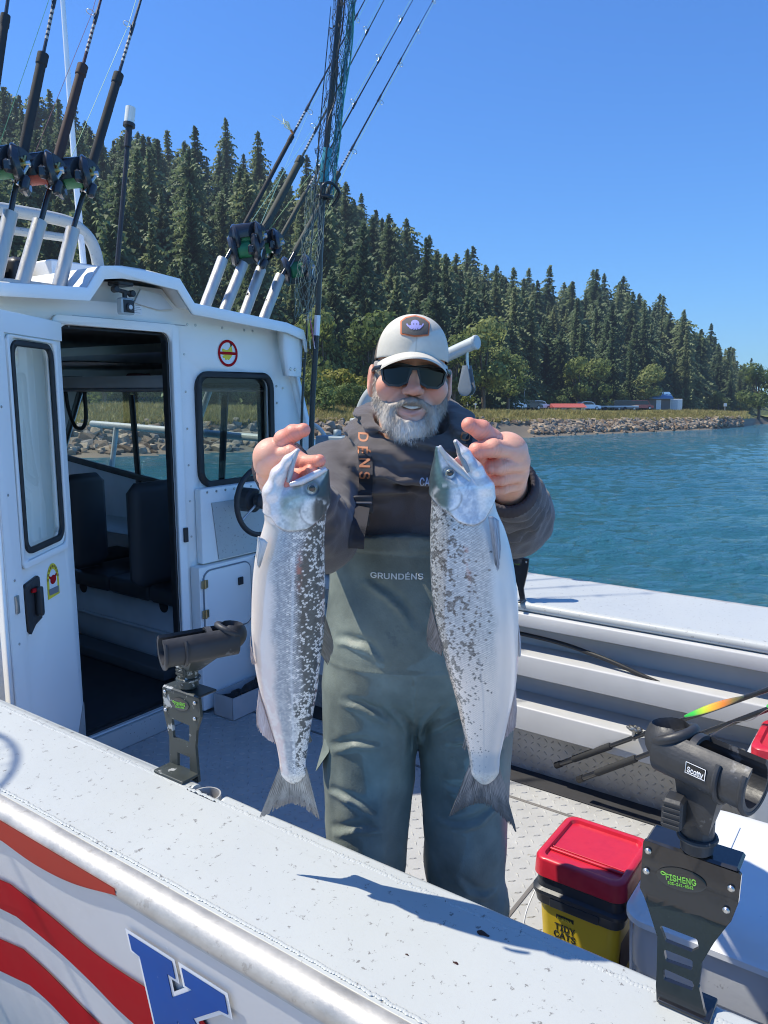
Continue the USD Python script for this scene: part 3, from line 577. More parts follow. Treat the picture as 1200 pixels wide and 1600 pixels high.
for y in np.arange(-.3, 3.4, .0052):
    p = np.array([.7885 + r_.normal() * .0007, y, NG + .0012]); wb.append(hull((p, .0022), (p + [-.0035, .003, -.0008], .0022)).simplify_quadric_decimation(face_count=24) if False else trimesh.creation.icosphere(subdivisions=0, radius=1).apply_transform(trans(*p) @ np.diag([.0042, .0040 + .002 * r_.random(), .0013, 1])))
put(boat, 'weld_bead', cat(wb), white, True, kind='stuff')
wb = [trimesh.creation.icosphere(subdivisions=0, radius=1).apply_transform(trans(1.0255 + r_.normal() * .0012, y, NG - .0003) @ np.diag([.0055, .0044 + .0016 * r_.random(), .0011, 1])) for y in np.arange(-.2, 3.4, .006)]
put(boat, 'weld_bead', cat(wb), white, True, kind='stuff')
put(boat, 'inner_side', cat(box((1.058, Y0, .03), (1.064, 2.9, NG - .03)), box((1.0, Y0, -.05), (1.06, 5.2, .03))), grimy, 0)
hx = lambda z: .742 + (.70 - z) * .16          # the hull leans in towards the water
put(boat, 'hull_side', profile([(hx(.735) + .004, .735), (hx(-.62), -.62), (hx(-.62) + .01, -.62), (hx(.735) + .014, .735)], 'y', Y0, 5.2), mat('hull_white', (.60, .60, .60), .35, vary=.05, scale=3, wear=(.70, .70, .70), wscale=45, wlevel=.7), 0)
def hullply(poly, t):
    """Vinyl on the hull: outline in (y, z), laid on the leaning plate."""
    out = []
    for g in getattr(poly, 'geoms', [poly]):
        m = trimesh.creation.extrude_polygon(g, .0012, engine='earcut'); v = m.vertices.copy()
        m.vertices = np.c_[hx(v[:, 1]) - t - v[:, 2], v[:, 0], v[:, 1]]; m.faces = m.faces[:, ::-1] if m.volume < 0 else m.faces; out.append(m)
    return cat(out)
curve = lambda *p: [tuple(q) for q in smoothline(p, 10)]
yz = lambda *p: [(q[1], q[2]) for q in p]
s1 = Polygon([(2.9, .735), (1.10, .735), (1.10, .722)] + curve(*yz((0.7400, 1.0967, 0.7214), (0.7400, 1.2461, 0.6828), (0.7400, 1.3779, 0.6705), (0.7400, 1.4961, 0.6787))) + [(1.9, .60), (2.9, .55)])
s2 = Polygon([(2.9, .30), (1.9, .49)] + curve(*yz((0.7400, 1.5130, 0.5628), (0.7400, 1.3703, 0.5487), (0.7400, 1.2212, 0.5276), (0.7400, 1.0581, 0.5311), (0.7400, 0.9138, 0.5479))) + [(.80, .40), (.80, .30)] + curve(*yz((0.7400, 1.1149, 0.4000), (0.7400, 1.1920, 0.4125), (0.7400, 1.2727, 0.4363), (0.7400, 1.3815, 0.4591), (0.7400, 1.5262, 0.4720))) + [(1.9, .41), (2.9, .18)])
s3 = Polygon([(2.9, .08), (1.9, .29)] + curve(*yz((0.7400, 1.5399, 0.3770), (0.7400, 1.4413, 0.3623), (0.7400, 1.3391, 0.3346), (0.7400, 1.2429, 0.3147))) + [(1.0, .12), (1.1, .05)] + curve(*yz((0.7400, 1.3856, 0.2347), (0.7400, 1.4796, 0.2602), (0.7400, 1.5559, 0.2675))) + [(1.9, .18), (2.9, -.05)])
for s, mm in ((s1, faded), (s2, redv), (s3, redv)): put(boat, 'stripe', hullply(s.buffer(0), .001), mm, 0)
# the big K: its outline in (u to the stern, z)
K = unary_union([Polygon([(0, 0), (.165, 0), (.165, -.052), (.135, -.052), (.135, -.125), (.225, -.052), (.20, -.052), (.20, 0), (.345, 0), (.345, -.055), (.315, -.06), (.205, -.15), (.315, -.31), (.35, -.315), (.35, -.37), (.185, -.37), (.185, -.315), (.205, -.31), (.135, -.195), (.135, -.315), (.16, -.315), (.16, -.37), (0, -.37), (0, -.315), (.03, -.315), (.03, -.055), (0, -.05)]).buffer(0)])
KY = lambda g: affinity.affine_transform(g, [-.71, 0, 0, .71, 1.083, .647])
put(boat, 'letter_outline', hullply(KY(K.buffer(.011, join_style=2)), .0024), whitev, 0, label='white outline of the big letter K'); put(boat, 'letter', hullply(KY(K), .0040), bluev, 0, label='blue letter K')
# ---- far side: gunwale, lip, ribs
FG = .75
put(boat, 'gunwale', box((2.83, Y0, FG - .006), (3.29, 5.2, FG)), white, 0)
put(boat, 'gunwale_lip', tube([(2.832, y, FG - .02) for y in np.linspace(Y0, 2.3, 30)], .02, 14), white)
put(boat, 'rub_tube', tube([(3.30, y, FG - .024) for y in np.linspace(Y0, 5.2, 30)], .026, 14), bare, True)
put(boat, 'inner_side', box((2.905, Y0, -.02), (2.915, 2.9, FG - .01)), grimy, 0)
put(boat, 'hull_side', profile([(3.30, .73), (3.16, -.62), (3.15, -.62), (3.29, .73)], 'y', Y0, 5.2), wallp, 0)
for k, (x0, z0, z1, x1) in enumerate(((2.80, .655, .700, 2.90), (2.775, .455, .535, 2.90), (2.75, .235, .325, 2.90))):
    put(boat, 'side_rib', profile([(x1, z1 + .012), (x0 + .012, z1 + .008), (x0, z1), (x0, z0), (x0 + .008, z0 - .006), (x0 + .008, z1 - .012), (x1, z1 - .002)], 'y', Y0, 2.75), grimy, 0)
put(boat, 'kick_plate', box((2.86, Y0, .0), (2.868, 2.75, .24)), bare, 0)
tp = []
for iy in range(140):
    for iz in range(8):
        c = np.array([Y0 + .03 + iy * .03, .02 + iz * .028]); a = PI / 4 if (iy + iz) % 2 else -PI / 4; d = np.array([math.cos(a), math.sin(a)]) * .011; e = np.array([-math.sin(a), math.cos(a)]) * .0034
        V = np.array([[2.86, *(c - d)], [2.86, *(c + e)], [2.86, *(c + d)], [2.86, *(c - e)], [2.857, *(c - d * .5)], [2.857, *(c + d * .5)]]); tp.append(V)
T = np.array(tp); put(boat, 'kick_tread', (T.reshape(-1, 3), (fb[None, :, ::-1] + 6 * np.arange(len(T))[:, None, None]).reshape(-1, 3)), bare, False, kind='stuff')
put(boat, 'deck_gutter', box((2.745, Y0, .002), (2.86, 2.75, .006)), darkin, 0)
put(boat, 'washdown_hose', tube(smoothline([(2.86, 2.2, .60), (2.86, 1.3, .60), (2.82, .98, .585), (2.80, .75, .54), (2.80, .55, .50), (2.80, .30, .475), (2.83, 0, .48), (2.85, -.5, .5)], 8), .0085, 10), gasket)
# ---- transom, out of frame to the right
put(boat, 'transom', box((.8, Y0 - .06, -.6), (3.28, Y0, .75)), white, 0)
# ---- cabin
CY = 2.90
wall = Polygon([(1.36, -.05), (3.40, -.05), (3.44, .72), (3.405, 1.15), (3.22, 1.80), (3.20, 1.955), (2.44, 1.985), (2.36, 2.06), (1.965, 2.06), (1.90, 1.975), (1.38, 1.955), (1.30, 1.0)])
door = rpoly(1.82, .10, 2.385, 1.868, .045); win = rpoly(2.545, 1.148, 3.045, 1.682, .065)
put(boat, 'cabin_wall', plate(wall.difference(door).difference(win), 'xz', CY + .04, .04), wallp, 0, label='cabin wall facing the deck, with the doorway and a window')
put(boat, 'door_frame', plate(rpoly(1.80, .075, 2.428, 1.905, .03).difference(door), 'xz', CY - .001, .022), wallp, 0)
put(boat, 'door_seal', plate(door.buffer(.001).difference(door.buffer(-.013)), 'xz', CY + .036, .034), gasket, 0)
put(boat, 'door_sill', box((1.80, CY - .05, .0), (2.44, CY - .026, .10), .004), white, 0)
wf = put(boat, 'window_frame', plate(win.buffer(.017).difference(win.buffer(-.014)), 'xz', CY - .001, .018), gasket, 0)
put(boat, 'window_pane', plate(win.buffer(-.012), 'xz', CY + .022, .006), glass, 0)
put(boat, 'rivet', cat([disc((2.475, CY, z), (0, -1, 0), .0055, .0035, 10, .001) for z in np.arange(.2, 1.85, .175)] + [disc((x, CY, 1.915 - .01 * (x - 2.4)), (0, -1, 0), .0065, .004, 10, .001) for x in (2.50, 2.55, 2.72, 2.87, 2.93)] + [disc((x, CY, z), (0, -1, 0), .007, .004, 10, .001) for x, z in ((3.10, 1.63), (3.15, 1.62), (3.10, 1.54))]), steel, kind='stuff')
put(boat, 'wall_seam', cat(box((1.9, CY - .0015, 1.905), (2.49, CY, 1.909)), box((1.88, CY - .0015, 1.86), (1.884, CY, 1.905))), mat('seam_grey', (.35, .37, .4), .6), 0)
# roof: one folded sheet with a raised middle, and its aft trim
rp = [(1.28, 1.86), (1.33, 1.975), (1.54, 1.992), (1.895, 2.008), (1.962, 2.10), (2.06, 2.113), (2.16, 2.113), (2.362, 2.096), (2.441, 1.998), (3.06, 1.955), (3.19, 1.925), (3.215, 1.86)]
up = np.array(rp); dn = up - np.array([0, .05])
dn[3] += (.006, 0); dn[4] += (.012, 0); dn[7] += (-.012, 0); dn[8] += (-.008, 0)
put(boat, 'roof_trim', profile([tuple(p) for p in up] + [tuple(p) for p in dn[::-1]], 'y', 2.775, 2.792), wallp, 0)
put(boat, 'roof', profile([tuple(p) for p in up - [0, .001]] + [tuple(p) for p in (up - [0, .014])[::-1]], 'y', 2.792, 5.65), wallp, 0)
eave = [(3.06, 1.953), (3.17, 1.93), (3.205, 1.87), (3.20, 1.76), (3.19, 1.68), (3.10, 1.685), (3.075, 1.80)]
put(boat, 'roof_end_cap', profile(eave, 'y', 2.80, 2.85), wallp, 0)
put(boat, 'rivet', cat([disc((x, 2.80, z), (0, -1, 0), .009, .005, 12, .002) for x, z in ((3.105, 1.72), (3.14, 1.718))]), steel, kind='stuff')
put(boat, 'roof_recess_panel', profile([(2.20, 1.985), (2.235, 2.045), (2.345, 2.035), (2.41, 1.975), (2.33, 1.965)], 'y', 2.885, 2.895), greyin, 0)
put(boat, 'data_plate', box((2.185, CY - .0025, 1.935), (2.245, CY - .0005, 1.985)), whitev, 0)
put(boat, 'data_plate_print', cat([box((2.19, CY - .003, z), (2.19 + w_, CY - .0025, z + .002)) for z, w_ in ((1.975, .05), (1.967, .045), (1.959, .05), (1.951, .03), (1.943, .045))]), mat('grey_print', (.35, .36, .4), .6), 0, kind='stuff')
# port, starboard and front walls
put(boat, 'cabin_side', box((1.30, CY + .045, -.05), (1.34, 5.5, 1.95)), wallp, 0)
sw = Polygon([(3.12, 1.64), (4.86, 1.63), (5.16, 1.13), (3.12, .90)]).buffer(-.05).buffer(.05)
put(boat, 'cabin_side', plate(Polygon([(CY + .045, .0), (5.6, .0), (5.6, 1.0), (5.15, 1.92), (CY + .045, 1.93)]).difference(sw), 'yz', 3.22, .03), greyin, 0)
put(boat, 'side_window_frame', plate(sw.buffer(.012).difference(sw.buffer(-.03)), 'yz', 3.205, .015), gasket, 0)
for a_, b_ in ((4.28, 4.25), (3.40, 3.46)): put(boat, 'side_window_mullion', plate(Polygon([(a_, 1.58), (a_ + .04, 1.58), (b_ + .04, 1.0), (b_, 1.0)]), 'yz', 3.207, .018), gasket, 0)

put(boat, 'side_window_pane', plate(sw.buffer(-.02), 'yz', 3.222, .005), glass, 0)
fw = rpoly(1.5, 1.12, 2.3, 1.66, .06).union(rpoly(2.4, 1.12, 3.1, 1.66, .06))
put(boat, 'windshield_wall', plate(sbox(1.34, .0, 3.22, 1.93).difference(fw), 'xz', 5.55, .03), greyin, 0); put(boat, 'windshield_pane', plate(fw.buffer(.01), 'xz', 5.54, .005), glass, 0)
put(boat, 'windshield_frame', plate(fw.buffer(.02).difference(fw.buffer(-.02)), 'xz', 5.515, .012), gasket, 0)
put(boat, 'headliner', box((1.34, CY + .05, 1.90), (3.2, 5.5, 1.92)), mat('headliner_dark', (.10, .10, .10), .9), 0)
put(boat, 'cabin_floor', box((1.34, CY - .02, .075), (3.22, 5.5, .095)), darkin, 0)
put(boat, 'bench_base', cat(box((2.60, CY + .1, .095), (3.2, 4.9, .47)), box((2.58, CY + .1, .30), (2.602, 4.9, .315))), greyin, 0)
put(boat, 'bench_step', box((2.47, CY + .25, .095), (2.60, 4.3, .16), .01), mat('step_grey', (.12, .125, .13), .6), 0)
for y in (4.02, 3.29): put(boat, 'finger_hole', disc((2.601, y, .455), (-1, 0, 0), .035, .004, 20), blackv)
for k, y in enumerate((3.02, 3.37, 3.73, 4.10)): put(boat, 'seat_cushion', box((2.555, y, .475), (3.15, y + .345, .57), .02), vinyl, 0)
for y0, y1, x0, x1 in ((3.28, 3.40, 2.44, 2.80), (3.94, 4.06, 2.50, 2.76)): put(boat, 'seat_back', box((x0, y0, .575), (x1, y1, 1.13), .05), vinyl, 0)
put(boat, 'dash_box', box((1.5, 4.4, .3), (2.2, 4.95, 1.02), .03), greyin, 0)
put(boat, 'overhead_shelf', cat(box((2.5, 3.0, 1.60), (3.2, 4.6, 1.62)), box((2.5, 3.0, 1.62), (2.515, 4.6, 1.68)), box((2.3, 3.5, 1.74), (3.2, 4.6, 1.755))), mat('shelf_white', (.5, .5, .5), .5), 0)
r_ = np.random.default_rng(21); gear = mat('stowed_grey', (.32, .31, .30), .7, vary=.4, scale=30); gear2 = mat('stowed_red', (.22, .06, .06), .7, vary=.4, scale=30)
for k in range(7):
    x, y = r_.uniform(2.58, 2.8), 3.25 + k * .16; b = thing('stowed_box', f'small {"pale" if k % 2 else "dark red"} package on the shelf inside the cabin', 'package', (x, y, 1.62), BOAT, 'packages on the cabin shelf'); put(b, 'package', box((x - .05, y - .05, 1.621), (x + .06, y + .05, 1.66 + r_.uniform(0, .04)), .012), gear if k % 2 else gear2, 0)
put(boat, 'cabin_monitor', cat(box((2.36, 3.92, 1.40), (2.40, 4.2, 1.62), .01), tube([(2.4, 4.05, 1.6), (2.45, 4.05, 1.78)], .012, 8)), plasticb, 0)
put(boat, 'grab_strap', tube(smoothline([(2.55, 4.0, 1.60), (2.55, 3.98, 1.50), (2.55, 3.93, 1.41), (2.55, 3.86, 1.40), (2.55, 3.82, 1.46), (2.55, 3.82, 1.60)], 6), .011, 8), gasket)
put(boat, 'outer_handrail', cat(tube([(3.52, 3.0, 1.30), (3.52, 5.2, 1.36)], .024, 12), tube([(3.52, 4.05, 1.33), (3.4, 3.75, 1.62)], .02, 10), tube([(3.52, 4.9, 1.35), (3.4, 4.9, .75)], .02, 10), tube([(3.52, 3.15, 1.30), (3.4, 3.1, .75)], .02, 10)), white)
# the side window pillar and grab tube seen past the wall's right edge
put(boat, 'corner_post', profile([(3.20, 1.70), (3.245, 1.70), (3.46, 1.05), (3.44, .75), (3.40, .75), (3.41, 1.05)], 'y', CY - .035, CY + .09), wallp, 0)
put(boat, 'grab_rail', tube(smoothline([(3.40, 2.95, 1.42), (3.47, 2.93, 1.40), (3.52, 2.9, 1.32), (3.545, 2.88, 1.15), (3.55, 2.87, .95)], 8), .012, 10), mat('rail_grey', (.42, .44, .45), .45, .6))
# ---- aft helm: console, wheel, hatch
put(boat, 'aft_console', box((2.50, CY - .05, .76), (3.20, CY - .002, 1.135), .008), wallp, 0); put(boat, 'aft_locker', box((2.455, CY - .07, .02), (3.24, CY - .002, .755), .006), wallp, 0)
put(boat, 'console_sheet', profile([(2.565, 1.06), (2.60, .77), (3.1, .77), (3.1, 1.06)], 'y', CY - .056, CY - .051), white, 0)
hp = rpoly(2.475, .40, 2.80, .735, .05)
put(boat, 'locker_hatch', plate(hp.buffer(-.006), 'xz', CY - .071, .006), wallp, 0); put(boat, 'hatch_groove', plate(hp.buffer(.002).difference(hp.buffer(-.005)), 'xz', CY - .071, .002), mat('groove', (.2, .22, .25), .7), 0)
brass = mat('brass', (.45, .36, .20), .4, 1.0)
for z in (.52, .67): hg = put(boat, 'hatch_hinge', box((2.458, CY - .083, z - .02), (2.50, CY - .077, z + .02), .002), brass, 0); put(hg, 'hinge_pin', tube([(2.479, CY - .084, z - .022), (2.479, CY - .084, z + .022)], .005, 8), brass)
put(boat, 'hatch_latch', box((2.70, CY - .087, .62), (2.735, CY - .077, .66), .003), plasticb, 0)
put(boat, 'rivet', cat([disc((x, CY - .05, 1.115), (0, -1, 0), .006, .004, 10, .001) for x in np.arange(2.54, 3.15, .06)]), steel, kind='stuff')
sw_ = sub(boat, 'steering_wheel'); wc = np.array([2.70, CY - .26, 1.07])
a = np.linspace(0, 2 * PI, 41); put(sw_, 'rim', tube(np.stack([wc[0] + .165 * np.cos(a), np.full(41, wc[1]) , wc[2] + .165 * np.sin(a)], 1), .0135, 10, False), plasticb, True)
put(sw_, 'hub', cat(disc(wc + [0, .14, 0], (0, -1, 0), .06, .1, 20, .01), disc(wc + [0, .03, 0], (0, -1, 0), .038, .05, 20, .008)), plasticb)
for q in (90, 210, 330):
    a = math.radians(q); put(sw_, 'spoke', tube([wc + [.03 * math.cos(a), .01, .03 * math.sin(a)], wc + [.16 * math.cos(a), 0, .16 * math.sin(a)]], .006, 8), steel)
# ---- no-bananas sign
S = np.array([2.752, 1.790]); ring = Point(*S).buffer(.066, quad_segs=20); st = sub(boat, 'no_banana_sticker')
put(st, 'backing', plate(ring, 'xz', CY - .0005, .001), whitev, 0)
put(st, 'ring', plate(ring.difference(Point(*S).buffer(.053, quad_segs=20)).union(sbox(S[0] - .056, S[1] - .007, S[0] + .056, S[1] + .007).intersection(ring)), 'xz', CY - .0032, .001), redv, 0)
def banana(ang, L, bend): 
    t = np.linspace(0, 1, 9); p = np.stack([L * t, bend * np.sin(PI * t)], 1); c, s = math.cos(ang), math.sin(ang); p = p @ np.array([[c, s], [-s, c]])
    return LineString(p).buffer(.0065).union(LineString(p[5:]).buffer(.004))
for k, (ang, L) in enumerate(((-1.9, .058), (-2.15, .066), (-2.4, .068), (-2.65, .064), (-2.9, .055))):
    put(st, 'banana', plate(affinity.translate(banana(ang, L, .012), S[0] + .022, S[1] + .028).intersection(Point(*S).buffer(.053)), 'xz', CY - .0017 - .0001 * k, .0008 + .0001 * k), yellowv, 0)
put(st, 'banana_stem', plate(affinity.translate(LineString([(-.004, -.004), (.003, .014), (-.002, .02)]).buffer(.005), S[0] + .022, S[1] + .028), 'xz', CY - .0022, .0007), blackv, 0)
# ---- door, swung open towards the deck: u along the leaf from its hinge
dh = np.array([1.82, CY - .03]); dd = np.array([-.817, -.576]); DN = np.array([.576, -.817])      # leaf direction, and the face we see
DM = np.eye(4); DM[:3, 0], DM[:3, 1], DM[:3, 2], DM[:3, 3] = (*dd, 0), (0, 0, 1), (*DN, 0), (*dh, 0)
if np.linalg.det(DM[:3, :3]) < 0: DM[:3, 2] *= -1
sgn = 1.0 if DM[:3, 2] @ np.array([*DN, 0]) > 0 else -1.0
def leaf(poly, n0, th):      # n0: how proud of the face we see
    m = cat([trimesh.creation.extrude_polygon(g, th, engine='earcut') for g in getattr(poly, 'geoms', [poly])]); m.apply_translation([0, 0, n0 if sgn > 0 else -n0 - th]); return xf(m, DM)
dw = rpoly(.095, 1.02, .425, 1.775, .05); dr = sub(boat, 'door'); dl = rpoly(.0, .11, .585, 1.875, .01)
put(dr, 'door_leaf', leaf(dl.difference(dw), -.03, .03), wallp, 0); put(dr, 'raised_edge', leaf(sbox(.475, .11, .585, 1.872).union(sbox(.0, 1.80, .585, 1.872)), .0, .008), wallp, 0)
put(dr, 'window_surround', leaf(rpoly(.055, .97, .462, 1.795, .02).difference(rpoly(.075, .995, .445, 1.785, .04)), 0, .010), wallp, 0)
put(dr, 'window_seal', leaf(dw.buffer(.006).difference(dw.buffer(-.016)), -.004, .012), gasket, 0); put(dr, 'window_pane', leaf(dw.buffer(-.01), -.02, .005), glass, 0)
put(dr, 'handle_plate', leaf(Polygon([(.345, .76), (.345, .915), (.36, .925), (.455, .915), (.465, .90), (.455, .74), (.44, .725), (.40, .75)]), .0, .010), plasticb, 0)
put(dr, 'handle', leaf(rpoly(.37, .78, .40, .89, .012), .010, .022), plasticb, 0); put(dr, 'lock_tab', leaf(rpoly(.40, .875, .425, .89, .005), .011, .01), redv, 0)
put(dr, 'latch', leaf(rpoly(.522, .83, .545, .895, .003), .0085, .006), steel, 0)
put(dr, 'rivet', cat([xf(disc((.535, z, (.008) * sgn), (0, 0, sgn), .005, .003, 10, .001), DM) for z in (.35, .72, .95, 1.25, 1.55)]), steel, kind='stuff')
put(dr, 'kick_corner', leaf(Polygon([(.0, .12), (.10, .12), (.0, .28)]), .001, .003), bare, 0)
em = sub(boat, 'door_emblem'); E0 = (.215, .875)
arch = Point(*E0).buffer(.055).union(sbox(E0[0] - .055, E0[1] - .06, E0[0] + .055, E0[1])); arch = affinity.scale(arch, .95, 1.15)
put(em, 'yellow_arch', leaf(arch.difference(affinity.scale(arch, .68, .74, origin=(E0[0], E0[1] - .02))), .001, .001), yellowv, 0)
put(em, 'white_field', leaf(affinity.scale(arch, .68, .72, origin=(E0[0], E0[1] - .02)), .001, .0008), whitev, 0)
put(em, 'red_crab', leaf(affinity.scale(Point(E0[0], E0[1]).buffer(.022), 1.15, .8).union(LineString([(E0[0] - .03, E0[1] + .015), (E0[0], E0[1] - .005), (E0[0] + .03, E0[1] + .015)]).buffer(.005)), .0022, .001), redv, 0)
put(em, 'grey_banner', leaf(Polygon([(E0[0] - .045, E0[1] - .035), (E0[0] + .045, E0[1] - .03), (E0[0] + .04, E0[1] - .055), (E0[0] - .04, E0[1] - .06)]), .0024, .001), mat('grey_print2', (.2, .2, .22), .6), 0)
put(em, 'arch_print', leaf(unary_union([Point(E0[0] + .0465 * math.cos(q), E0[1] + .053 * math.sin(q)).buffer(.0055).difference(Point(E0[0] + .0465 * math.cos(q), E0[1] + .053 * math.sin(q)).buffer(.0025)) for q in np.linspace(.15, 3.0, 9)]), .0022, .0008), mat('brown_print', (.25, .12, .03), .6), 0, kind='stuff')
put(boat, 'strike_plate', box((2.405, CY - .035, .885), (2.43, CY - .024, .955), .002), plasticb, 0)
# ---- rod tubes on the roof
def tubes(bases, tops, n0):
    for (bx, bz), (tx, tz) in zip(bases, tops):
        put(boat, 'rod_tube', pipe([(bx, 2.95, bz), (tx, 2.95 + n0, tz)], .0275, .003), brushed, 40)
tubes([(1.605, 1.985), (1.715, 1.995), (1.875, 2.005)], [(1.698, 2.28), (1.817, 2.268), (1.962, 2.262)], 0)
tubes([(2.64, 1.975), (2.765, 1.965), (2.905, 1.955), (3.045, 1.945)], [(2.787, 2.253), (2.928, 2.25), (3.058, 2.24), (3.205, 2.222)], 0)
put(boat, 'tube_bracket', cat(box((1.55, 2.93, 2.0), (1.93, 2.97, 2.03), .004), box((2.6, 2.93, 1.955), (3.1, 2.97, 1.985), .004)), bare, 0)
# ---- roof arch with stowed gear
put(boat, 'roof_arch', cat(tube(smoothline([(1.55, 3.6, 2.41), (2.0, 3.6, 2.435), (2.33, 3.6, 2.44), (2.44, 3.6, 2.41), (2.505, 3.6, 2.34), (2.53, 3.6, 2.22), (2.54, 3.6, 2.0)], 8), .03, 14), tube([(1.55, 3.6, 2.33), (2.4, 3.6, 2.36)], .02, 10)), white)
put(boat, 'arch_bracket', cat(box((2.2, 3.5, 2.02), (2.56, 3.7, 2.23), .01)), wallp, 0)
rg = thing('life_jacket_stack', 'dark bundle of stowed gear lying under the white roof arch', 'gear', (1.9, 3.7, 2.02), BOAT)
for k in range(5): put(rg, 'gear_bag', box((1.55 + k * .13, 3.62, 2.03), (1.66 + k * .13, 3.85, 2.24 + .02 * (k % 2)), .03), plasticb, 0)
ms = sub(boat, 'light_mast'); put(ms, 'pole', tube([(2.60, 3.6, 2.0), (2.765, 3.6, 3.0)], [.014, .012], 10), plasticb)
put(ms, 'clamp', tube([(2.745, 3.6, 2.88), (2.763, 3.6, 2.99)], [.020, .017], 10), plasticb); put(ms, 'lamp', tube([(2.763, 3.6, 3.0), (2.778, 3.6, 3.085)], .026, 14), mat('lamp_white', (.75, .75, .68), .3)); put(ms, 'lamp_ring', tube([(2.761, 3.6, 2.985), (2.764, 3.6, 3.003)], .031, 14), plasticb)
put(boat, 'antenna', tube([(2.45, 3.6, 2.0), (2.424, 3.6, 2.697), (2.40, 3.6, 4.2)], [.017, .015, .008], 10), whitev)
# ---- davit on the far side
gv = mat('davit_grey', (.42, .46, .46), .55, .1, vary=.1, scale=8, bump=.2, bscale=80)
dv = sub(boat, 'davit'); dx = 3.05
put(dv, 'post', tube(smoothline([(dx, 2.30, .75), (dx, 2.30, 1.3), (dx, 2.295, 1.47), (dx, 2.26, 1.56), (dx, 2.19, 1.62), (dx, 2.08, 1.66), (dx, 1.66, 1.815)], 8), .029, 16), gv)
put(dv, 'socket', cat(disc((dx, 2.30, .75), (0, 0, 1), .048, .72, 18, .004), disc((dx, 2.15, .75), (0, 0, 1), .05, .72, 18, .02)), gv)
put(dv, 'end_cap', disc((dx, 1.668, 1.813), (0, -1, .11), .032, .02, 18, .004), gv)
put(dv, 'motor_box', cat(box((dx - .06, 2.36, 1.20), (dx + .06, 2.54, 1.38), .008), disc((dx, 2.44, 1.38), (0, 0, 1), .02, .03, 12)), mat('davit_box', (.22, .29, .33), .5), 0)
pu = sub(boat, 'pulley'); put(pu, 'hook', tube(smoothline([(dx, 1.70, 1.78), (dx, 1.70, 1.74), (dx, 1.695, 1.70)], 6), .007, 8), steel)
pum = mat('pulley_grey', (.22, .25, .27), .45, vary=.12)
for s in (-1, 1): put(pu, 'cheek_plate', xf(plate(Point(1.70, 1.615).buffer(.034).union(Polygon([(1.668, 1.625), (1.732, 1.625), (1.712, 1.715), (1.688, 1.715)])), 'yz', dx + s * .017 - .003, .006), np.eye(4)), pum, 0)
put(pu, 'sheave', disc((dx - .013, 1.70, 1.612), (1, 0, 0), .032, .026, 24, .006), gasket)
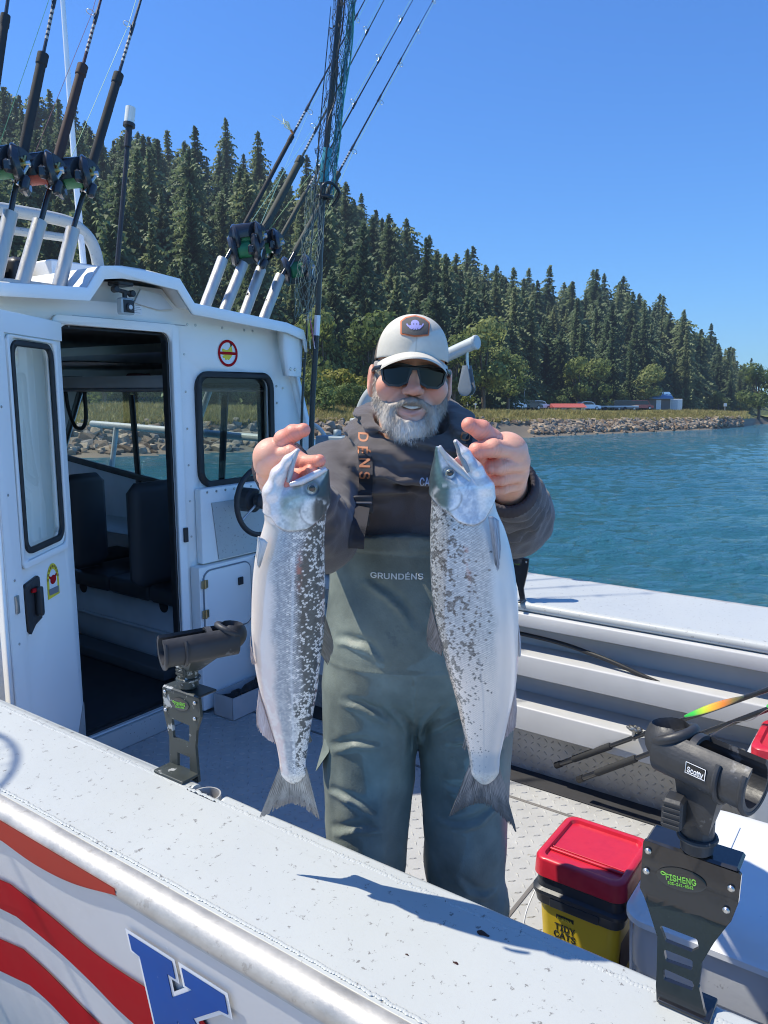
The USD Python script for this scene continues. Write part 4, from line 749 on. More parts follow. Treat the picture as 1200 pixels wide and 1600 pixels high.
# ================================================================== the two salmon (frame DECK)
fishskin = tinted('salmon_skin', .30, .16, bump=.35, bscale=260, spec=.7, coat=.45, extra={'coat_roughness': .10})
finm = tinted('salmon_fin', .35, .05, bump=.2, bscale=300, spec=.6, coat=.3)
mouthm = tinted('salmon_mouth', .3, 0, sss=.2, spec=.6, coat=.4)
eyed = mat('fish_eye_dark', (.012, .014, .018), .08, coat=1.0, vary=.05); eyer = mat('fish_eye_ring', (.24, .26, .22), .2, .4, vary=.35, scale=260)
def hash2(a, b, seed=0):
    h = (a.astype(np.int64) * 374761393 + b.astype(np.int64) * 668265263 + seed * 144665) & 0xFFFFFFFF
    h = ((h ^ (h >> 13)) * 1274126177) & 0xFFFFFFFF; return ((h ^ (h >> 16)) & 0xFFFFFF) / 16777215.0
def fin(base, tip, nu, nv, th, rays, c0, c1, y0, bulge=0.0, seed=0, edge=None):
    """A fin of ribbed membrane between two lines of points, with a real thickness that thins to its edge. Returns mesh and colours."""
    base, tip = smoothline(base, 12), smoothline(tip, 12); a = np.linspace(0, 1, nu)
    lerp = lambda P, t: np.stack([np.interp(t, np.linspace(0, 1, len(P)), P[:, k]) for k in range(P.shape[1])], 1)
    Bp, Tp = lerp(base, a), lerp(tip, a); v = np.linspace(0, 1, nv)
    r = np.random.default_rng(seed); jag = 1 - .07 * np.abs(r.normal(size=nu)) * (r.random(nu) < .6) ; 
    G = Bp[:, None] + (Tp - Bp)[:, None] * (v[None, :, None] * np.where(v > .8, jag[:, None], 1)[..., None])
    aw = a + .35 / rays * (meshkit.noise(np.stack([a * rays * .9, 0 * a, 0 * a + seed], -1)) - .5) * 2; br = (1 + (v > .55))[None]; rib = np.cos(aw[:, None] * rays * 2 * PI * br + .8 * (r.random((1, nv)) - .5)) * (.35 + .65 * v[None])
    half = th * (1 - .75 * v)[None] * np.sin(np.clip(a, .02, .98) * PI)[:, None] ** .25 + .0006 * (rib * .5 + .5)
    yy = bulge * np.sin(v * PI * .9)[None] * np.sin(a * PI)[:, None] + .0015 * np.sin(a * 9 + seed)[:, None] * v[None]
    F_ = np.concatenate([np.stack([G[..., 0], y0 + yy - half, G[..., 1]], -1).reshape(-1, 3), np.stack([G[..., 0], y0 + yy + half, G[..., 1]], -1).reshape(-1, 3)])
    i, j = np.meshgrid(np.arange(nu - 1), np.arange(nv - 1), indexing='ij'); o = (i * nv + j).ravel(); N = nu * nv
    q = np.stack([o, o + nv, o + nv + 1, o + 1], 1); q2 = q[:, ::-1] + N
    e = np.concatenate([np.arange(nv), np.arange(1, nu) * nv + nv - 1, (nu - 1) * nv + np.arange(nv - 2, -1, -1), np.arange(nu - 2, 0, -1) * nv]); e2 = np.roll(e, -1)
    q3 = np.stack([e, e2, e2 + N, e + N], 1); Q = np.vstack([q, q2, q3])
    m = trimesh.Trimesh(F_, np.vstack([Q[:, [0, 1, 2]], Q[:, [0, 2, 3]]]), process=False)
    bl = meshkit.fbm(np.stack([a[:, None] * 9 + 0 * v[None], v[None] * 3 + 0 * a[:, None], 0 * v[None] + 0 * a[:, None] + seed], -1), 3); t = np.clip(.45 + .42 * rib + .25 * (r.random((nu, nv)) - .5) + .9 * (bl - .5) - .25 * (v[None] - .5), 0, 1)
    col = mix3(c0, c1, t)
    if edge is not None: col = mix3(col, edge, np.clip((v[None] - .72) / .28, 0, 1) * np.ones((nu, 1)))
    return m, np.tile(col.reshape(-1, 3), (2, 1))
LEAN = .25                                                           # the fish hang a little towards the camera at the head
def leaned(m):
    v = np.array(m.vertices); v[:, 1] += LEAN * (1.2 - v[:, 2]); return trimesh.Trimesh(v, m.faces, process=False)
def salmon(label, base_y, rows, jaw, belly_left, gill, eye, eye_r, colour, seed, thick, fins, face, tongue=None):
    """rows: (z, x left, x right) from the snout to the tail root. belly_left: the belly is on the left of the outline."""
    R = np.array(rows); R = R[np.argsort(R[:, 0])]; zt, zb = R[-1, 0], R[0, 0]; L = zt - zb
    zz = np.linspace(zb, zt, 200)
    from scipy.interpolate import PchipInterpolator as PI_
    fl, fr = PI_(R[:, 0], R[:, 1]), PI_(R[:, 0], R[:, 2])
    C, A = (fl(zz) + fr(zz)) / 2, (fr(zz) - fl(zz)) / 2
    A = np.maximum(A, .003); t_ = (zt - zz) / L                            # 0 at the snout, 1 at the tail root
    Bt = A * np.interp(t_, [0, .1, .25, .6, .9, 1], [.50, .60, .60, .54, .50, .34]) * thick
    def par(p):
        z = np.clip(p[:, 2], zb, zt); return np.interp(z, zz, C), np.interp(z, zz, A), np.interp(z, zz, Bt)
    s_ = -1.0 if belly_left else 1.0
    gz_ = PI_(*np.array(sorted(gill)).T)
    def dist(p):
        c, a, b = par(p); x, y = (p[:, 0] - c), p[:, 1] - base_y
        # dorsal edge rounder than the belly keel
        k = np.sqrt((x / a) ** 2 + (y / b) ** 2); d = (k - 1) * np.minimum(a, b) * .85
        g = gz_(np.clip(p[:, 0], min(q[0] for q in gill), max(q[0] for q in gill)))
        d = d - .0022 * step(p[:, 2] - g, -.0008, .0008) * step(zt - p[:, 2], .01, .05)
        d = np.maximum(d, np.maximum(zb - p[:, 2], p[:, 2] - zt))
        for (q0, r0), (q1, r1) in zip(jaw[:-1], jaw[1:]):
            pp = p.copy(); pp[:, 1] = base_y + (pp[:, 1] - base_y) * .72
            d = smin(d, s_cap(pp, (q0[0], base_y, q0[1]), (q1[0], base_y, q1[1]), r0, r1), .006)
        e = p - np.array([eye[0], base_y, eye[1]]); rr = np.sqrt(e[:, 0] ** 2 + e[:, 2] ** 2)
        return d + .0018 * np.exp(-((rr - eye_r * 1.15) / (.25 * eye_r)) ** 2)
    m = sdf_mesh(dist, (R[:, 1].min() - .03, base_y - .075, zb - .005), (R[:, 2].max() + .03, base_y + .075, max(zt, max(q[0][1] for q in jaw)) + .012), .0013)
    v = np.array(m.vertices); c, a, b = par(v); X = np.clip((v[:, 0] - c) / a, -1.2, 1.2) * -s_      # -1 belly, +1 back
    phi = np.arctan2((v[:, 0] - c) / a, -(v[:, 1] - base_y) / b); t = np.clip((zt - v[:, 2]) / L, -.2, 1); g = gz_(np.clip(v[:, 0], min(q[0] for q in gill), max(q[0] for q in gill)))
    # scale lattice
    sc = .0040; a1, a2 = v[:, 2] * .80 + phi * .045 * .62, v[:, 2] * .80 - phi * .045 * .62; u, w2 = a1 / sc * 1.25, a2 / sc * 1.25; iu, iw = np.floor(u), np.floor(w2); fu, fw = u - iu - .5, w2 - iw - .5
    rnd, rnd2 = hash2(iu, iw, seed), hash2(iu, iw, seed + 7); rad = np.hypot(fu, fw); edge = step(rad, .30, .58); core = 1 - step(rad + .5 * (meshkit.noise(v * 900) - .5), .42, .62)
    big = meshkit.fbm(np.stack([v[:, 0] * 38, v[:, 2] * 24, v[:, 1] * 20 + seed], -1), 4); mid = meshkit.fbm(np.stack([v[:, 0] * 165, v[:, 2] * 115, v[:, 1] * 60 + seed], -1), 3)
    fine = meshkit.fbm(v * 330 + seed, 3); body, headc = colour(X, t, rnd, rnd2, edge, big, mid, core)
    headc = headc * (.78 + .44 * fine[:, None]); ed = np.hypot(v[:, 0] - eye[0], v[:, 2] - eye[1]); headc = mix3(headc, (.07, .08, .08), np.exp(-((ed - eye_r * 1.45) / (.5 * eye_r)) ** 2) * .55)
    oc = np.array([eye[0] + s_ * -.004, eye[1] - .034]); od = np.hypot(v[:, 0] - oc[0], v[:, 2] - oc[1]); headc = mix3(headc, (.16, .18, .18), np.exp(-((od - .021 + .004 * (mid - .5)) / .0013) ** 2) * step(oc[1] + .012 - v[:, 2], 0, .01) * .7); headc = mix3(headc, (.88, .88, .85), np.exp(-((od - .0175) / .003) ** 2) * step(mid, .4, .6) * .5)
    root = step(t, .935, .965) * step(mid + .3 * (rnd - .5), .36, .5); body = mix3(body, mix3((.58, .54, .48), (.80, .76, .68), rnd), root * .85)
    col = mix3(body, headc, step(v[:, 2] - g, -.001, .001)); col = mix3(col, (.10, .08, .08), np.exp(-((v[:, 2] - g + .0016) / .0012) ** 2) * .45)
    jx = np.full(len(v), 9.0)
    for (q0, r0), (q1, r1) in zip(jaw[:-1], jaw[1:]): jx = np.minimum(jx, s_cap(v, (q0[0], base_y, q0[1]), (q1[0], base_y, q1[1]), r0 * 1.0, r1 * 1.0))
    pleat = .5 + .5 * np.sin((v[:, 2] * .8 + v[:, 0] * s_ * 1.1) * 2 * PI / .0068)
    jc = mix3((.60, .44, .43), (.90, .83, .80), pleat * .55 + .45 * big + .1); jc = mix3(jc, (.78, .38, .38), .6 * np.exp(-(np.hypot(v[:, 0] - np.mean([jaw[1][0][0], jaw[3][0][0]]), v[:, 2] - jaw[2][0][1]) / .012) ** 2) * step(mid, .42, .6)); col = mix3(col, jc, step(-jx, -.008, .002) * step(v[:, 2] - g, 0, .004))
    fish = thing('salmon', label, 'fish', (float(C[100]), base_y, zb), DECK)
    put(fish, 'body', leaned(m), fishskin, True, colors=col)
    for f in fins:
        mm, cc = fin(*f['a']); put(fish, f.get('n', 'fin'), leaned(mm), finm, True, colors=cc, label=f.get('l'))
    # eye, mouth lining, jaw edge
    ec, ea, eb = par(np.array([[eye[0], base_y, eye[1]]])); yy = base_y - float(eb[0] * math.sqrt(max(.05, 1 - ((eye[0] - ec[0]) / ea[0]) ** 2))) - .0012
    e = put(fish, 'eye', leaned(trimesh.creation.icosphere(subdivisions=3, radius=1).apply_transform(trans(eye[0], yy + .001, eye[1]) @ np.diag([eye_r, .0035, eye_r, 1]))), eyer, True)
    put(e, 'pupil', leaned(trimesh.creation.icosphere(subdivisions=3, radius=1).apply_transform(trans(eye[0] + .0006, yy - .0012, eye[1] + .0004) @ np.diag([eye_r * .70, .0026, eye_r * .70, 1]))), eyed, True)
    for nm, pts, r, c_ in face:
        tb = tube(smoothline([(q[0], base_y + q[-1], q[1]) for q in pts], 8), np.interp(np.linspace(0, 1, (len(pts) - 1) * 8 + 1), np.linspace(0, 1, len(r)), r), 12); put(fish, nm, leaned(tb), mouthm, True, colors=np.tile(c_, (len(tb.vertices), 1)))
    return fish
def colour1(X, t, rnd, rnd2, edge, big, mid, core):
    """Left fish: pink-white belly, ladder of blue-grey scales, dark back with loose white scales."""
    bellyc = mix3((.78, .66, .58), (.88, .79, .70), big); bellyc = mix3(bellyc, (.70, .50, .45), step(t, .45, .8) * .6 * step(mid, .35, .6))
    side = mix3((.30, .335, .37), (.58, .60, .61), rnd); side = mix3(side, (.07, .09, .105), edge * (.5 + .5 * step(X + .25 * (big - .5), -.15, .35)))
    back = mix3((.022, .030, .034), (.060, .072, .072), mid); back = mix3(back, (.13, .16, .17), (1 - edge) * .35 * rnd)
    w = step(X + .5 * (big - .5), .25, .5); col = mix3(side, back, w); col = mix3(bellyc, col, step(X + .4 * (big - .5), -.55, -.2))
    pw = np.interp(t, [.15, .3, .5, .65, .8, 1], [.30, .22, .18, .35, .6, .8]) * step(X, -.1, .15) * (.35 + 1.3 * step(mid, .42, .6))
    pw = pw + .5 * step(X, .72, .95) * step(mid, .4, .55)
    col = mix3(col, mix3((.66, .66, .64), (.84, .82, .78), rnd), (rnd2 < pw) * core * .95)
    ll = np.exp(-((X - .18) / .035) ** 2) * step(t, .2, .25); col = mix3(col, (.62, .66, .70), ll * .5)
    rd = np.exp(-((X - .33) / .07) ** 2) * np.exp(-((t - .27) / .045) ** 2); col = mix3(col, (.40, .13, .10), rd * step(mid, .38, .52) * .8)
    hd = mix3((.42, .46, .46), (.70, .71, .68), step(mid, .35, .65)); hd = mix3(hd, (.33, .38, .27), step(big, .45, .62) * .5); hd = mix3(hd, (.030, .045, .05), step(X + .35 * (big - .5), .42, .66)); hd = mix3(hd, (.80, .74, .71), step(-X, .35, .65))
    return col, hd
def colour2(X, t, rnd, rnd2, edge, big, mid, core):
    """Right fish: silver all over, small dark blotches towards the back, pinkish white below."""
    bellyc = mix3((.56, .60, .62), (.70, .71, .70), big); bellyc = mix3(bellyc, (.88, .74, .63), step(t, .34, .58))
    side = mix3((.40, .43, .45), (.66, .67, .66), rnd); side = mix3(side, (.84, .70, .59), step(t, .42, .66) * .85); side = mix3(side, (.20, .215, .225), edge * (.75 - .45 * step(t, .5, .7)))
    col = mix3(bellyc, side, step(X + .3 * (big - .5), -.55, -.2))
    pk = step(X + .7 * (mid - .5), .70, 1.0) * .40 + step(X, -.15, .2) * step(mid, .55, .66) * np.interp(t, [.2, .35, .6, .72], [.4, .85, .75, .08]) + .08 * step(X, .1, .5) * np.interp(t, [.2, .5, .65, .8], [1, 1, .5, .1]) + .02 * step(X, -.5, 0)
    col = mix3(col, mix3((.035, .038, .04), (.15, .15, .145), rnd), (rnd2 < pk) * (.45 + .55 * core) * .95)
    rd = np.exp(-((X - .15) / .05) ** 2) * np.exp(-((t - .28) / .05) ** 2); col = mix3(col, (.50, .20, .15), rd * .55 * step(mid, .38, .52))
    ll = np.exp(-((X - .1) / .03) ** 2) * step(t, .5, .6); col = mix3(col, (.42, .40, .40), ll * .5)
    tl = step(t, .86, .90) * step(-t, -.965, -.94); col = mix3(col, (.36, .42, .46), tl * .6)
    hd = mix3((.40, .48, .58), (.66, .71, .76), step(mid + .25 * (big - .5), .38, .62)); hd = mix3(hd, (.10, .17, .16), step(X + .45 * (big - .5), .32, .58)); hd = mix3(hd, (.05, .075, .08), step(X + .3 * (mid - .5), .72, .95)); hd = mix3(hd, (.82, .79, .76), step(-X, .30, .55)); hd = mix3(hd, (.60, .62, .60), .6 * np.exp(-((X - .25) / .12) ** 2) * np.exp(-((t - .10) / .02) ** 2))
    return col, hd
FY = 1.17
def rows(*r): return [(z, xl, xr) for (xl, z), (xr, _) in r]
f1 = rows(((-0.0844, 1.4904), (-0.0789, 1.4904)), ((-0.0994, 1.4828), (-0.0782, 1.4828)), ((-0.1200, 1.4742), (-0.0785, 1.4742)), ((-0.1463, 1.4646), (-0.0797, 1.4646)), ((-0.1638, 1.4511), (-0.0810, 1.4511)), ((-0.1716, 1.4306), (-0.0835, 1.4306)), ((-0.1778, 1.4057), (-0.0870, 1.4057)), ((-0.1861, 1.3804), (-0.0888, 1.3804)), ((-0.1936, 1.3546), (-0.0896, 1.3546)), ((-0.2000, 1.3177), (-0.0897, 1.3177)), ((-0.2053, 1.2689), (-0.0912, 1.2689)), ((-0.2084, 1.2241), (-0.0946, 1.2241)), ((-0.2075, 1.1779), (-0.1012, 1.1779)), ((-0.2035, 1.1303), (-0.1069, 1.1303)), ((-0.1958, 1.0874), (-0.1147, 1.0874)), ((-0.1878, 1.0434), (-0.1227, 1.0434)), ((-0.1804, 1.0046), (-0.1286, 1.0046)), ((-0.1779, 0.9715), (-0.1331, 0.9715)), ((-0.1777, 0.9554), (-0.1327, 0.9554)), ((-0.1718, 0.9419), (-0.1399, 0.9419)), ((-0.1612, 0.9323), (-0.1513, 0.9323)))
gc0, gc1 = (.06, .056, .05), (.46, .43, .38)
salmon('silver salmon with a dark scaly back, hanging at left with its mouth wide open', FY, f1,
    [((-0.1578, 1.4256), .017), ((-0.1599, 1.4550), .016), ((-0.1500, 1.4819), .0125), ((-0.1352, 1.5026), .0085), ((-0.1227, 1.5175), .0035)], True,
    [(-0.1832, 1.4256), (-0.1646, 1.4226), (-0.1540, 1.4087), (-0.1374, 1.4017), (-0.1136, 1.4037), (-0.0972, 1.4137), (-0.0825, 1.4306), (-0.0746, 1.4453)], (-0.1028, 1.4637), .0068, colour1, 3, 1.0,
    [dict(n='tail_fin', a=([(-0.1781, 0.9675), (-0.1690, 0.9541), (-0.1570, 0.9514), (-0.1437, 0.9541), (-0.1322, 0.9675)], [(-0.2217, 0.8525), (-0.1982, 0.8682), (-0.1783, 0.8823), (-0.1623, 0.8880), (-0.1436, 0.8795), (-0.1252, 0.8625), (-0.1131, 0.8539)], 150, 26, .0035, 26, gc0, gc1, FY, .004, 1, (.24, .20, .17))),
     dict(n='pectoral_fin', a=([(-0.1824, 1.3936), (-0.1741, 1.3895), (-0.1688, 1.3834)], [(-0.1873, 1.3629), (-0.1846, 1.3442), (-0.1816, 1.3463)], 40, 14, .0016, 9, (.42, .44, .46), (.62, .62, .62), FY - .030, -.004, 2)),
     dict(n='pelvic_fin', a=([(-0.2084, 1.2241), (-0.2086, 1.2070), (-0.2073, 1.1954)], [(-0.2106, 1.1779), (-0.2068, 1.1732), (-0.2026, 1.1744)], 30, 12, .0016, 8, (.35, .25, .23), (.60, .52, .50), FY - .012, -.003, 3)),
     dict(n='anal_fin', a=([(-0.2041, 1.1206), (-0.1985, 1.0936), (-0.1880, 1.0408)], [(-0.2118, 1.0687), (-0.2094, 1.0408), (-0.1831, 1.0137)], 60, 16, .0018, 14, (.40, .30, .29), (.66, .56, .54), FY, -.003, 4)),
     dict(n='dorsal_fin', a=([(-0.0952, 1.2689), (-0.0975, 1.2298), (-0.1018, 1.1896)], [(-0.0844, 1.2298), (-0.0802, 1.1989), (-0.0903, 1.1662)], 50, 14, .0018, 12, (.05, .055, .05), (.15, .15, .13), FY, .002, 5)),
     dict(n='adipose_fin', a=([(-0.1270, 1.0434), (-0.1286, 1.0305)], [(-0.1204, 1.0202), (-0.1249, 1.0150)], 16, 8, .0016, 2, (.06, .07, .06), (.12, .12, .11), FY, 0, 6))],
    [('lower_jaw_rim', [(*(-0.1367, 1.4723), -.012), (*(-0.1322, 1.4885), -.012), (*(-0.1278, 1.5045), -.008), (*(-0.1217, 1.5184), -.003)], [.003, .004, .0035, .0025], (.42, .40, .40)),
     ('mouth_lining', [(*(-0.1438, 1.4608), -.004), (*(-0.1367, 1.4723), 0), (*(-0.1305, 1.4857), .004)], [.009, .014, .010], (.72, .20, .16)),
     ('upper_jaw_rim', [(*(-0.1341, 1.4694), -.020), (*(-0.1181, 1.4742), -.016), (*(-0.0994, 1.4828), -.008), (*(-0.0826, 1.4913), -.003)], [.003, .0055, .0055, .0035], (.66, .60, .60))])
f2 = rows(((0.0734, 1.5240), (0.0789, 1.5240)), ((0.0718, 1.5166), (0.0873, 1.5166)), ((0.0712, 1.5063), (0.0985, 1.5063)), ((0.0705, 1.4951), (0.1118, 1.4951)), ((0.0700, 1.4819), (0.1335, 1.4819)), ((0.0694, 1.4666), (0.1518, 1.4666)), ((0.0690, 1.4453), (0.1595, 1.4453)), ((0.0686, 1.4256), (0.1663, 1.4256)), ((0.0682, 1.4007), (0.1782, 1.4007)), ((0.0691, 1.3650), (0.1900, 1.3650)), ((0.0711, 1.3230), (0.1996, 1.3230)), ((0.0751, 1.2799), (0.2065, 1.2799)), ((0.0832, 1.2354), (0.2106, 1.2354)), ((0.0937, 1.1896), (0.2138, 1.1896)), ((0.1065, 1.1424), (0.2141, 1.1424)), ((0.1185, 1.0998), (0.2107, 1.0998)), ((0.1286, 1.0561), (0.2052, 1.0561)), ((0.1377, 1.0176), (0.2001, 1.0176)), ((0.1446, 0.9848), (0.1967, 0.9848)), ((0.1479, 0.9581), (0.1972, 0.9581)), ((0.1552, 0.9432), (0.1915, 0.9432)), ((0.1679, 0.9309), (0.1801, 0.9309)))
salmon('bright silver salmon with small dark blotches, hanging at right with its mouth almost closed', FY, f2,
    [((0.1423, 1.4355), .017), ((0.1418, 1.4627), .016), ((0.1295, 1.4885), .0125), ((0.1138, 1.5129), .0085), ((0.1013, 1.5304), .0035)], False,
    [(0.0632, 1.4550), (0.0766, 1.4404), (0.0938, 1.4286), (0.1093, 1.4157), (0.1274, 1.4117), (0.1431, 1.4187), (0.1544, 1.4355), (0.1639, 1.4501)], (0.0928, 1.4857), .0062, colour2, 9, 1.05,
    [dict(n='tail_fin', a=([(0.1452, 0.9702), (0.1591, 0.9541), (0.1725, 0.9500), (0.1865, 0.9541), (0.1965, 0.9702)], [(0.1140, 0.8596), (0.1370, 0.8767), (0.1591, 0.8851), (0.1759, 0.8851), (0.1969, 0.8710), (0.2188, 0.8453), (0.2387, 0.8191)], 150, 26, .0035, 26, (.035, .032, .03), (.36, .31, .28), FY, .004, 11, (.07, .06, .055))),
     dict(n='pectoral_fin', a=([(0.1475, 1.4256), (0.1540, 1.4256), (0.1628, 1.4197)], [(0.1598, 1.3567), (0.1664, 1.3421), (0.1692, 1.3753)], 40, 18, .0016, 9, (.10, .12, .15), (.40, .46, .54), FY - .040, -.006, 12)),
     dict(n='pelvic_fin', a=([(0.2074, 1.2523), (0.2104, 1.2241), (0.2106, 1.2070)], [(0.2153, 1.2127), (0.2160, 1.1873), (0.2102, 1.1838)], 30, 12, .0016, 8, (.40, .40, .44), (.62, .60, .62), FY - .006, -.003, 13)),
     dict(n='anal_fin', a=([(0.2140, 1.1279), (0.2080, 1.0936), (0.1996, 1.0434)], [(0.2195, 1.0787), (0.2167, 1.0434), (0.1969, 1.0176)], 60, 16, .0018, 14, (.22, .17, .17), (.50, .42, .42), FY, -.003, 14)),
     dict(n='dorsal_fin', a=([(0.0733, 1.2744), (0.0832, 1.2354), (0.0925, 1.1954)], [(0.0673, 1.2298), (0.0690, 1.2012), (0.0918, 1.1838)], 50, 14, .0018, 12, (.05, .05, .05), (.24, .21, .20), FY, .002, 15)),
     dict(n='adipose_fin', a=([(0.1361, 1.0305), (0.1400, 1.0150)], [(0.1317, 1.0072), (0.1373, 1.0019)], 16, 8, .0016, 2, (.10, .10, .10), (.2, .2, .2), FY, 0, 16))],
    [('lower_jaw_rim', [(*(0.1203, 1.4875), -.014), (*(0.1134, 1.5007), -.011), (*(0.1063, 1.5166), -.007), (*(0.1004, 1.5304), -.003)], [.003, .004, .0035, .0025], (.25, .26, .27)),
     ('mouth_lining', [(*(0.1243, 1.4819), -.002), (*(0.1118, 1.4951), -.001), (*(0.1022, 1.5063), .002)], [.006, .007, .004], (.50, .22, .20)),
     ('upper_jaw_rim', [(*(0.1218, 1.4761), -.022), (*(0.1064, 1.4904), -.017), (*(0.0913, 1.5045), -.012), (*(0.0779, 1.5240), -.004)], [.003, .0045, .0045, .003], (.42, .44, .46))])
# ================================================================== the fisherman (frame DECK)
skinm = tinted('skin', .46, 0, sss=.10, bump=.55, bscale=420, spec=.45)
HC = np.array([.057, 1.672, 1.632])                                  # between the ears at eye height
_r = math.radians(3.5); HR = rot([0, 1, 0], _r)[:3, :3] @ rot([0, 0, 1], math.radians(2))[:3, :3] @ rot([1, 0, 0], math.radians(-3))[:3, :3]
def hl(p): return (p - HC) @ HR                                     # world to head: x right in the picture, -y the face, z up
def hw(p): return np.asarray(p, float) @ HR.T + HC
def head_sdf(q):
    a = lambda x: np.stack([np.abs(x[:, 0]), x[:, 1], x[:, 2]], 1)
    m = a(q)
    d = s_ell(q, (0, .008, .035), (.0725, .098, .088)); d = smin(d, s_ell(q, (0, -.028, -.05), (.064, .064, .075)), .03)
    d = smin(d, s_ell(m, (.046, -.060, -.027), (.029, .030, .029)), .018)                     # cheeks
    d = smin(d, s_cap(m, (0, -.088, .022), (.042, -.074, .024), .011), .012)                  # brow
    d = smax(d, -s_ell(m, (.033, -.108, .002), (.021, .020, .014)), .012)                      # eye hollows
    d = smin(d, s_ell(m, (.032, -.082, .002), (.013, .011, .010)), .004)                      # lids
    d = smin(d, s_cap(q, (0, -.094, .010), (0, -.114, -.030), .0085, .0125), .010)             # nose
    d = smin(d, s_ell(q, (0, -.114, -.034), (.0155, .0145, .012)), .006); d = smin(d, s_ell(m, (.0135, -.101, -.036), (.0095, .011, .0085)), .005)
    d = smax(d, -s_ell(m, (.0062, -.110, -.0455), (.0035, .005, .004)), .002)
    d = smin(d, s_ell(q, (0, -.076, -.105), (.030, .024, .024)), .02)                          # chin
    d = smin(d, s_ell(q, (0, -.080, -.068), (.036, .020, .024)), .012)                         # muzzle
    d = smax(d, -s_cap(m, (0, -.104, -.0720), (.034, -.080, -.0600), .0062, .0030), .003)      # smiling mouth
    d = smin(d, s_cap(m, (0, -.0995, -.0805), (.026, -.088, -.0725), .0055, .0032), .004)      # lower lip
    ear = smax(s_ell(m, (.0835, .008, -.012), (.0095, .021, .034)), -s_ell(m, (.094, .003, -.008), (.008, .011, .020)), .004)
    d = smin(d, smin(ear, s_ell(m, (.081, .006, -.038), (.007, .008, .010)), .004), .006)
    return smin(d, s_cap(q, (0, .030, -.06), (.0, .055, -.26), .060, .068), .03)
head = sdf_mesh(lambda p: head_sdf(hl(p)), HC - [.115, .15, .27], HC + [.115, .135, .15], .0028, tets=True)
# joints: shoulders, elbows, wrists (first: his right arm, at the picture's left)
SH = [(-.125, 1.70, 1.405), (.245, 1.70, 1.400)]; EL = [(-.128, 1.47, 1.325), (.240, 1.42, 1.372)]; WR = [(-.169, 1.268, 1.474), (.203, 1.243, 1.447)]
def torso_sdf(p):
    d = s_ell(p, (.060, 1.74, 1.27), (.155, .080, .19)); d = smin(d, s_ell(p, (.065, 1.71, 1.04), (.165, .125, .18)), .06)
    d = smin(d, s_cap(p, (-.10, 1.73, 1.41), (.22, 1.73, 1.41), .048), .04); d = smin(d, s_cap(p, (.06, 1.715, 1.50), (.06, 1.745, 1.40), .058, .065), .03)
    for k in range(2):
        d = smin(d, s_cap(p, SH[k], EL[k], .052, .042), .03); d = smin(d, s_cap(p, EL[k], WR[k], .040, .029), .02)
    for x, s in ((-.035, -1), (.165, 1)):
        d = smin(d, s_cap(p, (x, 1.70, .92), (x + s * .012, 1.70, .50), .092, .062), .05); d = smin(d, s_cap(p, (x + s * .012, 1.70, .50), (x + s * .02, 1.73, .09), .058, .042), .02)
    return d
torso = sdf_mesh(torso_sdf, (-.34, 1.22, .02), (.42, 1.90, 1.60), .016, tets=True)
def hand_sdf(palm, fingers, wrist, elbow):
    def f(p):
        d = None
        for a, b, r0, r1 in palm:
            e = s_cap(p, a, b, r0 * .95, r1 * .97); d = e if d is None else smin(d, e, .005)
        w = np.array(wrist); e = np.array(elbow); d = smin(d, s_cap(p, w, w + (e - w) * .45, .0275, .036), .014)
        d = smin(d, s_cap(p, np.mean([palm[0][0], palm[-1][0]], axis=0), w, .027, .0275), .014)
        for ch in fingers:
            g = None
            for (a, ra), (b, rb) in zip(ch[:-1], ch[1:]):
                ra, rb = ra * .90, rb * .90; e = s_cap(p, a, b, ra, rb); g = e if g is None else smin(g, e, .003)
                g = np.minimum(g, np.linalg.norm(p - np.asarray(b), axis=1) - rb * 1.06)          # knuckle
            d = smin(d, g, .0022)
        return d
    return f
# his right hand: the thumb up and over, the fingers through the gape of the left fish
FA = [[((-0.1573, 1.1570, 1.5048), .0165), ((-0.1493, 1.1440, 1.5296), .0155), ((-0.1339, 1.1360, 1.5395), .0140), ((-0.1183, 1.1320, 1.5444), .0110)],
     [((-0.1761, 1.1470, 1.5027), .0140), ((-0.1365, 1.1300, 1.5117), .0128), ((-0.1148, 1.1180, 1.4986), .0112), ((-0.0926, 1.0980, 1.5023), .0098)],
     [((-0.1794, 1.1540, 1.4867), .0140), ((-0.1407, 1.1370, 1.4864), .0126), ((-0.1188, 1.1180, 1.4808), .0108), ((-0.1051, 1.1020, 1.4881), .0095)],
     [((-0.1808, 1.1670, 1.4707), .0130), ((-0.1470, 1.1540, 1.4682), .0118), ((-0.1324, 1.1440, 1.4626), .0102), ((-0.1239, 1.1360, 1.4607), .009)],
     [((-0.1805, 1.1820, 1.4571), .0115), ((-0.1555, 1.1720, 1.4523), .0102), ((-0.1420, 1.1660, 1.4491), .0092), ((-0.1345, 1.1600, 1.4479), .008)]]
hA = hand_sdf([((-0.1761, 1.1470, 1.5018), (-0.1591, 1.1940, 1.4637), .015, .020), ((-0.1794, 1.1540, 1.4876), (-0.1646, 1.1970, 1.4613), .0155, .02), ((-0.1808, 1.1670, 1.4717), (-0.1701, 1.2070, 1.4551), .015, .019), ((-0.1805, 1.1820, 1.4571), (-0.1736, 1.2170, 1.4487), .0135, .018), ((-0.1610, 1.1570, 1.5086), (-0.1591, 1.1940, 1.4657), .0165, .020)],
    FA, WR[0], EL[0])
handA = sdf_mesh(hA, np.array((-0.1564, 1.1720, 1.5006)) - [.085, .11, .085], np.array((-0.1564, 1.1720, 1.5006)) + [.095, .16, .085], .0024, tets=True)
